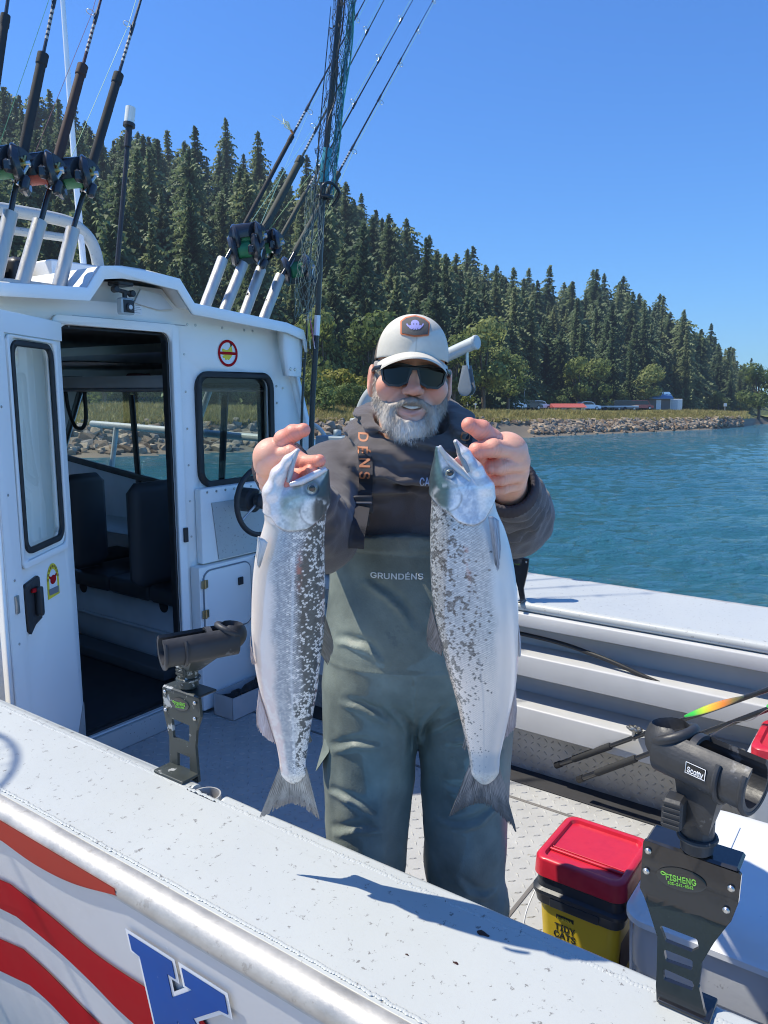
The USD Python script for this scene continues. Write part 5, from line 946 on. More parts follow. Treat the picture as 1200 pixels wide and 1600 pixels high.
# his left hand: the fist closed on the jaw of the right fish, the thumb laid across
FB = [[((0.1730, 1.1470, 1.5113), .0180), ((0.1581, 1.1320, 1.5304), .0172), ((0.1415, 1.1220, 1.5449), .0158), ((0.1228, 1.1140, 1.5526), .0120)],
     [((0.1948, 1.1350, 1.5122), .0155), ((0.1571, 1.1100, 1.5197), .0150), ((0.1348, 1.1080, 1.5162), .0135), ((0.1443, 1.1300, 1.5004), .0110)],
     [((0.2022, 1.1420, 1.4945), .0152), ((0.1703, 1.1200, 1.4928), .0140), ((0.1575, 1.1220, 1.4917), .0120), ((0.1544, 1.1400, 1.4861), .0108)],
     [((0.2042, 1.1560, 1.4768), .0142), ((0.1748, 1.1340, 1.4743), .0130), ((0.1618, 1.1360, 1.4722), .0115), ((0.1583, 1.1520, 1.4675), .0100)],
     [((0.2025, 1.1720, 1.4602), .0125), ((0.1792, 1.1540, 1.4565), .0112), ((0.1686, 1.1540, 1.4546), .0100), ((0.1655, 1.1660, 1.4511), .0088)]]
hB = hand_sdf([((0.1952, 1.1370, 1.5121), (0.1982, 1.1940, 1.4617), .0165, .021), ((0.2025, 1.1440, 1.4963), (0.2009, 1.1980, 1.4592), .0165, .021), ((0.2043, 1.1570, 1.4776), (0.2015, 1.2070, 1.4540), .0155, .020), ((0.2025, 1.1720, 1.4612), (0.2012, 1.2170, 1.4487), .014, .018), ((0.1700, 1.1470, 1.5171), (0.1961, 1.1940, 1.4657), .017, .021)],
    FB, WR[1], EL[1])
handB = sdf_mesh(hB, np.array((0.1760, 1.1720, 1.5006)) - [.085, .11, .085], np.array((0.1760, 1.1720, 1.5006)) + [.085, .16, .085], .0024, tets=True)
def as_man(m): return m3.Manifold(m3.Mesh(np.asarray(m.vertices, np.float32), np.asarray(m.faces, np.uint32)))
try:
    u = as_man(head) + as_man(torso) + as_man(handA) + as_man(handB)
    if u.is_empty(): raise ValueError
    o = u.to_mesh(); body = trimesh.Trimesh(o.vert_properties[:, :3], o.tri_verts, process=False)
except Exception:
    body = cat(head, torso, handA, handB); print('BODY: plain join')
v = np.array(body.vertices); q = hl(v); nz = meshkit.fbm(v * 90, 4); nz2 = meshkit.fbm(v * 28 + 9, 3)
col = mix3((.66, .33, .215), (.78, .44, .31), nz)
aq = np.abs(q[:, 0])
blob = lambda c, r: np.exp(-(np.linalg.norm((np.stack([aq, q[:, 1], q[:, 2]], 1) - np.array(c)) / np.array(r), axis=1)) ** 2)
red = np.clip(blob((.045, -.08, -.03), (.026, .04, .024)) + blob((0, -.115, -.033), (.02, .02, .016)) * 1.1 + .6 * blob((.085, .01, -.01), (.012, .03, .04)), 0, 1)
cr = np.exp(-((q[:, 2] + .030 + 1.1 * np.abs(np.abs(q[:, 0]) - .028)) / .0035) ** 2) * step(-q[:, 1], .06, .075) * (np.abs(q[:, 0]) > .02) * (q[:, 2] > -.06); col = mix3(col, (.48, .22, .15), cr * .35); col = mix3(col, (.86, .56, .44), step(nz2, .52, .7) * .35); col = mix3(col, (.74, .23, .145), red * .9 * (.55 + .6 * nz2)); col = mix3(col, (.62, .25, .22), np.clip(blob((0, -.098, -.080), (.026, .015, .006)), 0, 1) * .8)
hands = step(1.42 - v[:, 1], .02, .10); col = mix3(col, mix3((.70, .35, .24), (.80, .46, .33), nz), hands)
tips = np.zeros(len(v))
for c in ((-0.1183, 1.1320, 1.5444), (-0.1354, 1.1320, 1.5369), (-0.0926, 1.0980, 1.5023), (-0.1051, 1.1020, 1.4881), (0.1228, 1.1140, 1.5526), (0.1397, 1.1220, 1.5430), (0.1348, 1.1080, 1.5162), (0.1533, 1.1320, 1.4869)): tips = np.maximum(tips, np.exp(-(np.linalg.norm(v - np.array(c), axis=1) / .026) ** 2))
col = mix3(col, (.84, .24, .16), tips * .85)
for F_ in (FA, FB):
    for ch in F_:
        for (a_, r0), (b_, r1) in zip(ch[:-1], ch[1:]):
            a_, b_ = np.array(a_), np.array(b_); e_ = (b_ - a_) / np.linalg.norm(b_ - a_)
            for off in (-.0045, 0, .0045): col = mix3(col, (.50, .23, .16), .30 * np.exp(-(((v - b_) @ e_ - off) / .0011) ** 2) * (np.linalg.norm(v - b_, axis=1) < r1 * 1.25))
man = thing('person', 'bearded fisherman in cap, sunglasses and green bib trousers holding up two salmon', 'person', (.06, 1.70, 0), DECK)
put(man, 'body', body, skinm, True, colors=col)
def hobj(name, mesh, m, smooth=True, colors=None, label=None, parent=None):
    mm = mesh.copy(); mm.vertices = hw(mm.vertices); return put(parent or man, name, mm, m, smooth, label=label, colors=colors)
# teeth, nails
hobj('teeth', tube(smoothline([(-.026, -.0870, -.0625), (0, -.0990, -.0685), (.026, -.0870, -.0625)], 8), np.interp(np.linspace(0, 1, 17), [0, .5, 1], [.002, .0042, .002]), 10), mat('teeth', (.72, .68, .58), .3, vary=.05, coat=.5))
nailm = mat('finger_nail', (.70, .44, .38), .25, vary=.06, coat=.5)
# beard and moustache
def beard_sdf(q):
    m = np.stack([np.abs(q[:, 0]), q[:, 1], q[:, 2]], 1)
    d = s_ell(q, (0, -.030, -.056), (.0680, .0680, .0790)); d = smin(d, s_ell(q, (0, -.068, -.102), (.040, .033, .036)), .03); d = smin(d, s_cap(m, (.0715, -.012, -.002), (.063, -.03, -.06), .0075, .014), .012)
    d = smin(d, s_cap(m, (.0, -.107, -.0545), (.038, -.086, -.0655), .0080, .0060), .006); d = smin(d, s_cap(m, (.041, -.081, -.072), (.042, -.070, -.10), .007, .012), .012)
    top = q[:, 2] - np.interp(np.abs(q[:, 0]), [0, .012, .03, .045, .058, .068, .08], [-.046, -.047, -.057, -.062, -.052, -.016, .010])
    d = smax(d, top, .006)
    d = smax(d, -s_ell(q, (0, -.112, -.0790), (.0360, .045, .0170)), .004)                       # lips show
    d = smax(d, -(s_ell(q, (0, -.075, -.090), (.016, .04, .010)) + 0) , .004) if False else d
    nn = meshkit.fbm(np.stack([q[:, 0] * 210, q[:, 1] * 120, q[:, 2] * 60], -1), 3) - .5
    return smax(d + nn * .007, q[:, 1] - .012, .01)
bd = sdf_mesh(lambda p: beard_sdf(p), (-.10, -.14, -.175), (.10, .03, .035), .0021)
def beard_col(q, nn):
    a = np.abs(q[:, 0]); c = mix3((.27, .225, .18), (.52, .465, .40), nn)
    c = mix3(c, (.82, .77, .70), step(-q[:, 2], .085, .115) * step(-a, -.045, -.02) * (.5 + .8 * nn)); c = mix3(c, (.24, .20, .17), .55 * step(-a, -.03, -.008) * step(q[:, 2], -.066, -.05)); c = mix3(c, (.72, .67, .60), .6 * step(a, .03, .05) * step(-q[:, 2], .05, .09)); return c
nb = meshkit.fbm(np.stack([bd.vertices[:, 0] * 260, bd.vertices[:, 1] * 160, bd.vertices[:, 2] * 70], -1), 3)
hobj('beard', bd, tinted('beard_hair', .65, spec=.3, bump=.4, bscale=600), colors=beard_col(bd.vertices, nb))
r_ = np.random.default_rng(4); bn = vnormals(bd); pick = r_.choice(len(bd.vertices), 6500); P, F, C = [], [], []
for k in pick:
    p, n = bd.vertices[k], bn[k]
    if p[1] > -.005 or (p[2] > -.05 and abs(p[0]) < .03 and False): continue
    mous = p[2] > -.068 and abs(p[0]) < .036
    g = np.array([np.sign(p[0] + r_.normal() * .004) * .75, 0, -.7]) if mous else np.array([p[0] * 3, -.1, -1.0])
    d = n * .45 + g * .8 + r_.normal(size=3) * .22; d /= np.linalg.norm(d); L = r_.uniform(.006, .013) * (1.15 if p[2] < -.10 else 1) * (.75 if mous else 1)
    s = np.cross(d, n); s /= max(np.linalg.norm(s), 1e-6); w = .00042; i0 = len(P); tip = p + d * L + np.array([0, 0, -L * .2])
    P += [p - s * w, p + s * w, tip, p + n * w]; F += [[i0, i0 + 1, i0 + 2], [i0 + 1, i0 + 3, i0 + 2], [i0 + 3, i0, i0 + 2]]
    c = beard_col(p[None], np.array([r_.uniform(.2, 1)]))[0] * r_.uniform(.8, 1.25); C += [np.minimum(c, .85)] * 4
hm = trimesh.Trimesh(np.array(P), np.array(F), process=False); hobj('beard_strands', hm, tinted('beard_strand', .5, spec=.5), False, colors=np.array(C))
sb = sdf_mesh(lambda p: smax(smax(s_ell(p, (0, .018, .010), (.0815, .096, .078)), p[:, 2] - .03, .004), np.maximum(-p[:, 1] - .03, -p[:, 2] - .062), .004) + .003 * (meshkit.fbm(p * 260, 2) - .5), (-.1, -.05, -.09), (.1, .13, .05), .003)
hobj('hair', sb, mat('grey_hair', (.30, .28, .26), .7, vary=.3, scale=140, bump=.6, bscale=500))
# cap
def cap_sdf(q):
    z0 = .036 - .06 * (q[:, 1] + .09) * .25
    d = s_ell(q, (0, .004, .034), (.0795, .107, .088)); d = smin(d, s_ell(q, (0, -.034, .072), (.058, .070, .049)), .03)
    return np.maximum(smax(d, z0 - q[:, 2] - .004, .003), -(s_ell(q, (0, .004, .034), (.0755, .103, .084))))
cp = sdf_mesh(cap_sdf, (-.10, -.125, .015), (.10, .125, .145), .0022)
v = cp.vertices; front = step(-v[:, 1] - .0 + .0 * v[:, 2], .028 - .004, .030); seam = np.exp(-(v[:, 0] / .0012) ** 2) * front
mesh_c = mix3((.12, .095, .075), (.20, .165, .135), (np.sin(np.arctan2(v[:, 0], v[:, 1]) * 130) * np.sin(v[:, 2] * 2600) > .1).astype(float))
ccol = mix3(mesh_c, mix3((.56, .53, .455), (.62, .59, .51), meshkit.fbm(v * 120, 3)), front); ccol = mix3(ccol, (.40, .37, .31), seam * .7)
capp = sub(man, 'cap'); capm = tinted('cap_cloth', .85, spec=.2, bump=.5, bscale=900)
hobj('crown', cp, capm, colors=ccol, parent=capp)
bu, bt = np.meshgrid(np.linspace(-1, 1, 60), np.linspace(0, 1, 18), indexing='ij')
th = bu * 1.22; inner = np.stack([.0785 * np.sin(th), .004 - .105 * np.cos(th)], -1); outer = np.stack([.0785 * np.sin(th) * 1.0, .004 - .105 * np.cos(th) - .072 * np.clip(np.cos(th * 1.25), 0, 1) ** .6], -1)
xy = inner + (outer - inner) * bt[..., None]; zb = .043 - .017 * bt - (np.abs(xy[..., 0]) / .0785) ** 2 * (.024) 
brim_top = np.stack([xy[..., 0], xy[..., 1], zb], -1); n_u, n_v = bu.shape
def sheet(top, th_):
    """A curved sheet with thickness, from a grid of points."""
    a, b = top.reshape(-1, 3), (top - [0, 0, th_]).reshape(-1, 3) if np.ndim(th_) == 0 else (top - th_).reshape(-1, 3); nu, nv = top.shape[:2]
    i, j = np.meshgrid(np.arange(nu - 1), np.arange(nv - 1), indexing='ij'); o = (i * nv + j).ravel(); N = nu * nv
    e = np.concatenate([np.arange(nv), np.arange(1, nu) * nv + nv - 1, (nu - 1) * nv + np.arange(nv - 2, -1, -1), np.arange(nu - 2, 0, -1) * nv]); e2 = np.roll(e, -1)
    Q = np.vstack([np.stack([o, o + nv, o + nv + 1, o + 1], 1), np.stack([o + N, o + 1 + N, o + nv + 1 + N, o + nv + N], 1), np.stack([e, e2, e2 + N, e + N], 1)])
    return trimesh.Trimesh(np.vstack([a, b]), np.vstack([Q[:, [0, 1, 2]], Q[:, [0, 2, 3]]]), process=False)
hobj('brim', sheet(brim_top, .0038), mat('cap_beige', (.58, .55, .47), .85, vary=.06, scale=60, bump=.5, bscale=900), 40, parent=capp)
hobj('button', trimesh.creation.icosphere(subdivisions=2, radius=1).apply_transform(trans(0, -.01, .126) @ np.diag([.007, .007, .004, 1])), mat('cap_beige', (.58, .55, .47)), parent=capp)
capw = trimesh.Trimesh(hw(cp.vertices), cp.faces, process=False)
def drape(mesh, on, lift, direction=(0, 1, 0)):
    """Lays a flat mesh (given in front of it) on a surface: moves every vertex along the direction until it rests on it."""
    d = np.asarray(direction, float); v = np.array(mesh.vertices); o = v - d * .3
    loc, idx, _ = on.ray.intersects_location(o, np.tile(d, (len(o), 1)), multiple_hits=False)
    t = np.full(len(v), np.nan); t[idx] = ((loc - o[idx]) @ d)
    t = np.where(np.isnan(t), np.nanmedian(t), t); mesh = mesh.copy(); mesh.vertices = o + d * (t - lift - 0)[:, None] + d * ((v - v.min(0)) @ d)[:, None]; return mesh
def flat(poly, th_, o, sub_=.004):
    """A shapely outline in the picture plane (x, z) at origin o, finely cut so that it can be draped."""
    m = cat([trimesh.creation.extrude_polygon(g, th_, engine='earcut') for g in getattr(poly, 'geoms', [poly])])
    for _ in range(4):
        if m.edges_unique_length.max() < sub_: break
        m = m.subdivide_to_size(sub_, 8)if False else m.subdivide()
    v = m.vertices; m.vertices = np.c_[v[:, 0] + o[0], o[1] - v[:, 2] + th_, v[:, 1] + o[2]]; m.faces = m.faces; return m
PC = hw((-.004, -.1, .094)); hexa = Polygon([(-.026, -.016), (-.010, -.0185), (.0, -.020), (.010, -.0185), (.026, -.016), (.027, .008), (.018, .016), (0, .021), (-.018, .016), (-.027, .008)])
hexa = affinity.rotate(hexa, -3, origin=(0, 0)); pt_ = sub(man, 'cap_patch')
put(pt_, 'border', drape(flat(hexa.buffer(.003), .0022, PC), capw, .0022), mat('patch_orange', (.60, .17, .07), .8), 60); put(pt_, 'field', drape(flat(hexa, .0012, PC), capw, .0034), mat('patch_grey', (.10, .095, .09), .85, bump=.5, bscale=800), 60)
octo = affinity.scale(Point(0, .004).buffer(.0085), 1, .95)
for k in range(8):
    a = -PI * (k + .5) / 8; e = np.array([math.cos(a), math.sin(a)]); octo = octo.union(LineString(smoothline([(e[0] * .006, .0 + e[1] * .003), (e[0] * .013, e[1] * .008), (e[0] * .0145 + .002 * (-1) ** k, e[1] * .0095 + .005)], 4)).buffer(.0014))
octo = octo.difference(Point(-.003, .003).buffer(.0013)).difference(Point(.003, .003).buffer(.0013))
put(pt_, 'octopus_emblem', drape(flat(octo, .0008, PC, .003), capw, .0042), mat('patch_violet', (.30, .30, .62), .8), 60)
# sunglasses
def lensgeo(poly, R, th_, yc=0.0):
    m = trimesh.creation.extrude_polygon(poly, th_, engine='earcut')
    for _ in range(3): m = m.subdivide()
    v = m.vertices; a = v[:, 0] / R; r = R + v[:, 2]; m.vertices = np.c_[r * np.sin(a), yc - r * np.cos(a), v[:, 1]]; return m
sg = sub(man, 'sunglasses'); L1 = affinity.translate(affinity.scale(Polygon([(.006, .014), (.030, .0165), (.056, .0145), (.063, .008), (.058, -.010), (.046, -.0185), (.026, -.019), (.012, -.012)]).buffer(-.003).buffer(.003), 1.10, 1.10, origin=(0, .014)), 0, -.004)
lm = mat('lens_black', (.006, .006, .007), .05, vary=.05, spec=.35); fmm = mat('frame_black', (.02, .02, .022), .25, vary=.1)
mir = lambda g: affinity.scale(g, -1, 1, origin=(0, 0))
R_ = .094; YC = -.012
for g in (L1, mir(L1)): hobj('lens', lensgeo(g, R_, .0018, YC), lm, 40, parent=sg)
fr = L1.buffer(.003).union(mir(L1).buffer(.003)).union(sbox(-.012, .006, .012, .013)).difference(L1.buffer(-.0015)).difference(mir(L1).buffer(-.0015)).union(Polygon([(-.068, .012), (-.03, .0195), (0, .0135), (.03, .0195), (.068, .012), (.03, .015), (0, .0095), (-.03, .015)]))
hobj('frame', lensgeo(fr.buffer(0), R_ + .0008, .003, YC), fmm, 40, parent=sg)
for s in (-1, 1): hobj('temple', tube([(s * .066, -.082, .010), (s * .079, -.05, .009), (s * .083, .0, .006), (s * .084, .03, -.004)], .0032, 8, flat=1.4), fmm, parent=sg)
# ---- hoodie
def folds(p, seed, f=(30, 30, 30)): return meshkit.fbm(p * np.array(f) + seed, 3) - .5
def hoodie_sdf(p):
    d = s_ell(p, (.060, 1.728, 1.27), (.190, .118, .215)); d = smin(d, s_cap(p, (-.105, 1.71, 1.415), (.225, 1.71, 1.41), .072), .06); d = smin(d, s_ell(p, (.065, 1.69, 1.05), (.190, .140, .16)), .06)
    for k in range(2):
        S_, E_, W_ = np.array(SH[k]), np.array(EL[k]), np.array(WR[k])
        t = np.clip((p - E_) @ (W_ - E_) / ((W_ - E_) @ (W_ - E_)), 0, 1); t2 = np.clip((p - S_) @ (E_ - S_) / ((E_ - S_) @ (E_ - S_)), 0, 1)
        rip = .0045 * np.sin(t * 26 + 13 * folds(p, k, (14, 14, 14))) * np.clip(t * 3, 0, 1) * np.clip((1 - t) * 8, 0, 1) + .004 * np.sin(t2 * 18 + 12 * folds(p, k + 3, (14, 14, 14))) * np.clip(t2 * 2, 0, 1)
        d = smin(d, s_cap(p, S_, E_, .078, .072), .035); cuffc = W_ + (E_ - W_) * .06
        d = smin(d, s_cap(p, E_, cuffc, .071, .047) + rip, .03); n = (E_ - W_) / np.linalg.norm(E_ - W_)
        d = np.maximum(d, -((p - W_) @ n + .012)) if False else smax(d, np.where(np.linalg.norm(p - W_, axis=1) < .09, -((p - cuffc) @ n) - .004, -1), .004)
    d = smax(d, .96 - p[:, 2], .01)
    # hood piled round the neck
    c = np.array([.060, 1.705, 1.490]); qx, qy, qz = (p - c).T; qz = qz - .30 * np.clip(qy, -.2, .2) + .10 * np.abs(qx)
    ring = np.hypot(np.hypot(qx / 1.04, qy / 1.02) - .096, qz * .62) - .035 - .012 * step(np.abs(qx), .03, .10) + .018 * folds(p, 61, (16, 16, 30)) - .007 * np.sin(qz * 150 + qx * 30 + 6 * folds(p, 63, (12, 12, 12)))
    d = smin(d, ring, .022); c2 = np.array([.065, 1.80, 1.475]); d = smin(d, s_ell(p, c2, (.135, .075, .075)), .03)
    # opening for the neck and the face
    q = hl(p); d = smax(d, -s_cap(p, (.058, 1.70, 1.40), (.058, 1.655, 1.62), .058, .094), .010)
    fa = folds(p, 2, (12, 12, 5)); return d + .015 * fa + .006 * folds(p, 8, (34, 34, 16))
hd = sdf_mesh(hoodie_sdf, (-.36, 1.20, .94), (.44, 1.92, 1.62), .0046)
hoodm = mat('hoodie_cloth', (.112, .098, .094), .95, vary=.14, scale=14, bump=.6, bscale=700, spec=.15, extra={'sheen_weight': .25, 'sheen_roughness': .5})
put(man, 'hoodie', hd, hoodm, True)
for k in range(2):
    S_, E_, W_ = np.array(SH[k]), np.array(EL[k]), np.array(WR[k]); n = (W_ - E_) / np.linalg.norm(W_ - E_); x, y, _ = frame_z(n); a = np.linspace(0, 2 * PI, 97)[:-1]; G = []
    for t, r in ((-.012, .040), (-.010, .0475), (.0, .0492), (.022, .0480), (.034, .0445), (.034, .0375), (.016, .036)):
        rr = r + .0007 * np.sin(a * 40); G.append(W_ + n * (t - .012) + rr[:, None] * (np.cos(a)[:, None] * x + np.sin(a)[:, None] * y))
    G = np.array(G); i, j = np.meshgrid(np.arange(6), np.arange(96), indexing='ij'); o, o2 = (i * 96 + j).ravel(), (i * 96 + (j + 1) % 96).ravel()
    put(man, 'cuff', (G.reshape(-1, 3), np.stack([o, o2, o2 + 96, o + 96], 1)), mat('cuff_rib', (.062, .056, .064), .95, bump=.5, bscale=500, spec=.15), True)
# ---- bib trousers
_rc = np.random.default_rng(12); CREASES = [((-.10, .93), (.03, .86)), ((.24, .93), (.10, .85)), ((-.12, .80), (.0, .83)), ((.27, .82), (.13, .84)), ((-.13, .70), (-.02, .66)), ((.12, .64), (.28, .70)), ((-.12, .60), (.0, .63)), ((.13, .73), (.25, .76)), ((-.11, 1.06), (.0, 1.03)), ((.13, 1.03), (.24, 1.07)), ((-.05, 1.20), (.06, 1.10)), ((.18, 1.22), (.10, 1.08)), ((.0, .93), (.05, .80)), ((.12, .94), (.085, .80)), ((-.08, .52), (.0, .47)), ((.16, .52), (.26, .47))]
def creased(p):
    out = 0; fr_ = step(1.72 - p[:, 1], 0, .06); w_ = .012 * folds(p, 50, (30, 30, 30))
    for k, (a, b) in enumerate(CREASES):
        a, b = np.array(a), np.array(b); e = b - a; L = np.linalg.norm(e); e = e / L; q = p[:, [0, 2]] - a; t = q @ e / L; s = q[:, 0] * -e[1] + q[:, 1] * e[0] + w_ - .018 * np.sin(PI * np.clip(t, 0, 1)) * (-1) ** k
        env = np.sin(PI * np.clip(t, 0, 1)) ** .7; w = .0075
        out = out + .0075 * env * (np.exp(-(s / w) ** 2) - .9 * np.exp(-((s - 1.9 * w) / (1.2 * w)) ** 2))
    return out * fr_
def bib_sdf(p):
    d = s_ell(p, (.062, 1.718, 1.25), (.186, .130, .24)); d = smin(d, s_ell(p, (.070, 1.694, 1.03), (.207, .158, .19)), .09)
    lim = np.where(p[:, 1] < 1.70, 1.293 + .004 * np.sin(p[:, 0] * 30) - .9 * np.clip(np.abs(p[:, 0] - .03) - .125, 0, .2), 1.16); d = smax(d, p[:, 2] - lim, .004)
    for x, s in ((-.033, -1), (.186, 1)):
        k0 = (x, 1.685, .93); k1 = (x + s * .010, 1.672, .55); k2 = (x + s * .022, 1.69, .06)
        leg = np.minimum(s_cap(p, k0, k1, .113, .096), s_cap(p, k1, k2, .096, .104))
        leg = leg + .008 * np.sin(p[:, 2] * 30 + 7 * folds(p, 5 + s, (9, 9, 5))) * step(-p[:, 2], -.62, -.35) + .006 * folds(p, 20 + s, (16, 16, 4))
        d = smin(d, leg, .03)
    d = smax(d, .05 - p[:, 2], .006)
    ctr = np.abs(p[:, 0] - .066); d = smax(d, -(ctr - .008) if False else -(.014 + .02 * (.80 - p[:, 2]) - ctr) * 1.0, .012) if False else d
    d = d + .0035 * np.exp(-(ctr / .0035) ** 2) * (p[:, 1] < 1.7) * step(p[:, 2], .78, .80) * step(-p[:, 2], -1.02, -1.0) * -1.0
    d = d - .0022 * np.exp(-((p[:, 2] - 1.012 + .012 * ctr) / .0045) ** 2)
    d = d - .0028 * step(p[:, 2], 1.262, 1.266) * (p[:, 1] < 1.7)
    low = step(-p[:, 2], -.95, -.75); fa = folds(p, 31, (9, 9, 2.2)); fb_ = folds(p + .35 * p[:, [2, 0, 1]] * [1, 0, 0], 37, (20, 20, 5)); return d + (.010 + .012 * low) * fa + (.004 + .005 * low) * fb_ - creased(p)
bb = sdf_mesh(bib_sdf, (-.22, 1.46, .0), (.36, 1.90, 1.32), .0046)
bibm = mat('bib_green', (.165, .188, .158), .50, vary=.48, scale=9, bump=.3, bscale=260, spec=.45, wear=(.15, .175, .155), wscale=14, wlevel=.66)
put(man, 'bib_trousers', bb, bibm, True)
flap = trimesh.convex.convex_hull(np.array([(-0.1288, 1.6600, 0.8436), (-0.1365, 1.6400, 0.8066), (-0.1553, 1.6300, 0.7497), (-0.1236, 1.6200, 0.8010), (-0.1367, 1.7000, 0.8015), (-0.1537, 1.6600, 0.7372)]))
put(man, 'side_flap', flap, bibm, 40)
bw_ = trimesh.Trimesh(bb.vertices, bb.faces, process=False)
def lettering(text, h, c, width=None, ang=0.0, bold=False, d=.0012):
    m = words(text, h, (0, 0, 0), (1, 0, 0), (0, 1, 0), d, bold, width); 
    for _ in range(2): m = m.subdivide()
    m.apply_transform(rot([0, 0, 1], ang)); v = m.vertices; m.vertices = np.c_[v[:, 0] + c[0], c[1] - v[:, 2], v[:, 1] + c[2]]; return m
gt = lettering('GRUNDÉNS', .0115, (0.0270, 1.5000, 1.2169), .112, bold=True)
put(man, 'chest_lettering', drape(gt, bw_, .0016), mat('print_white', (.74, .75, .72), .6, wear=(.3, .33, .3), wscale=90, wlevel=.68), False)
hw_ = trimesh.Trimesh(hd.vertices, hd.faces, process=False)
put(man, 'hoodie_lettering', drape(lettering('CAP', .0165, (0.0884, 1.5500, 1.4165), .030, bold=True), hw_, .0018), mat('print_blue_white', (.55, .60, .68), .7), False)
# braces: bands laid over the hoodie
def band(line, w, th_, lift, on):
    P = smoothline(line, 10); G = []
    for k, p in enumerate(P):
        t = P[min(k + 1, len(P) - 1)] - P[max(k - 1, 0)]; sx = np.array([t[2], 0, -t[0]]); sx /= np.linalg.norm(sx); G.append([p + sx * w * (u - .5) for u in np.linspace(0, 1, 7)])
    G = np.array(G); m = trimesh.Trimesh(G.reshape(-1, 3), [[0, 1, 2]], process=False); m = drape(m, on, lift); y = m.vertices.reshape(G.shape)
    y[..., 1] = np.minimum(y[..., 1], np.min(y[..., 1], axis=1, keepdims=True) + .006); return sheet(y, np.array([0, -th_, 0]))
strap = mat('strap_black', (.035, .033, .036), .8, vary=.15, bump=.5, bscale=500); orange = mat('strap_orange', (.45, .17, .075), .7, vary=.08)
both = cat(hw_, bw_); straps = []
for nm, ln, lab in (('shoulder_strap', [(-0.0452, 1.6000, 1.5029), (-0.0388, 1.5500, 1.4620), (-0.0391, 1.5500, 1.3968), (-0.0498, 1.5500, 1.3374), (-0.0526, 1.5500, 1.3067)], 'black brace with orange lettering on the left of the picture'), ('shoulder_strap', [(0.1806, 1.6000, 1.5161), (0.1691, 1.5500, 1.4879), (0.1570, 1.5500, 1.4361), (0.1412, 1.5500, 1.3573), (0.1314, 1.5500, 1.3041)], 'black brace running down behind the right fish')):
    bm_ = band(np.array(ln), .029, .003, .006, both); put(man, nm, bm_, strap, 40, label=lab); straps.append(bm_)
both = cat(hw_, bw_, *straps)
for k, ch in enumerate('DÉNS'):
    put(man, 'strap_letter', drape(lettering(ch, .0215, [(-0.0438, 1.5500, 1.5059), (-0.0413, 1.5500, 1.4802), (-0.0401, 1.5500, 1.4543), (-0.0402, 1.5500, 1.4282)][k], ang=-PI / 2, bold=True), both, .0012), orange, False)
for k, ch in enumerate('DÉ'):
    put(man, 'strap_letter', drape(lettering(ch, .024, [(0.1726, 1.5500, 1.5059), (0.1678, 1.5500, 1.4840)][k], ang=-PI / 2 - .2), both, .0012), orange, False)
bk = np.array((-0.0431, 1.5500, 1.3705)); on = both.ray.intersects_location([bk - [0, .3, 0]], [[0, 1, 0]], multiple_hits=False)[0][0]
bu_ = sub(man, 'buckle'); put(bu_, 'buckle_frame', box(on - [.021, .016, .018], on + [.021, -.006, .020], .004), plasticb, 0); put(bu_, 'buckle_clip', box(on - [.013, .019, .045], on + [.013, -.006, -.016], .004), plasticb, 0); put(bu_, 'buckle_bar', box(on - [.019, .019, -.002], on + [.019, -.004, .008], .002), mat('buckle_grey', (.1, .1, .11), .35), 0)
bt_ = np.array((-0.0324, 1.5300, 1.3105)); on = bw_.ray.intersects_location([bt_ - [0, .3, 0]], [[0, 1, 0]], multiple_hits=False)[0]
if len(on): put(man, 'bib_button', disc(on[0] + [0, .002, 0], (0, -1, 0), .007, .006, 14, .002), steel)
# boots
for x, s in ((-.05, -1), (.19, 1)):
    put(man, 'boot', sdf_mesh(lambda p: smax(smin(s_cap(p, (x, 1.72, .12), (x, 1.72, .05), .06, .055), s_cap(p, (x, 1.71, .04), (x + s * .02, 1.56, .035), .045, .04), .03), .004 - p[:, 2], .004), (x - .09, 1.48, -.005), (x + .11, 1.80, .2), .008), gasket, True)
# ================================================================== rods, net, holders, buckets, cooler (frame BOAT)
def torus(c, axis, R, r, n=36, m=10):
    x, y, d = frame_z(axis); a = np.linspace(0, 2 * PI, n + 1)[:-1]; b = np.linspace(0, 2 * PI, m + 1)[:-1]
    ra = np.cos(a)[:, None] * x + np.sin(a)[:, None] * y
    V = np.asarray(c) + ra[:, None] * (R + r * np.cos(b))[None, :, None] + d * (r * np.sin(b))[None, :, None]
    i, j = np.meshgrid(np.arange(n), np.arange(m), indexing='ij'); i2, j2 = (i + 1) % n, (j + 1) % m
    q = np.stack([i * m + j, i2 * m + j, i2 * m + j2, i * m + j2], -1).reshape(-1, 4)
    return trimesh.Trimesh(V.reshape(-1, 3), np.vstack([q[:, [0, 1, 2]], q[:, [0, 2, 3]]]), process=False)
def man_(m): return m3.Manifold(m3.Mesh(np.asarray(m.vertices, np.float32), np.asarray(m.faces, np.uint32)))
def solid(m): o = m.to_mesh(); return trimesh.Trimesh(o.vert_properties[:, :3], o.tri_verts, process=False)
holdm = mat('holder_plastic', (.030, .031, .034), .48, vary=.35, scale=16, bump=.3, bscale=120, wear=(.12, .12, .125), wscale=14, wlevel=.62)
gloss = mat('bracket_black', (.012, .012, .013), .20, vary=.2, scale=10, coat=.5, wear=(.20, .20, .20), wscale=38, wlevel=.72)
scuffed = mat('bracket_scuffed', (.035, .042, .038), .40, vary=.3, scale=14, wear=(.36, .37, .36), wscale=22, wlevel=.60)
lime = mat('lime_print', (.20, .52, .07), .5, vary=.1); oval = mat('badge_black', (.02, .022, .022), .25, coat=.4)
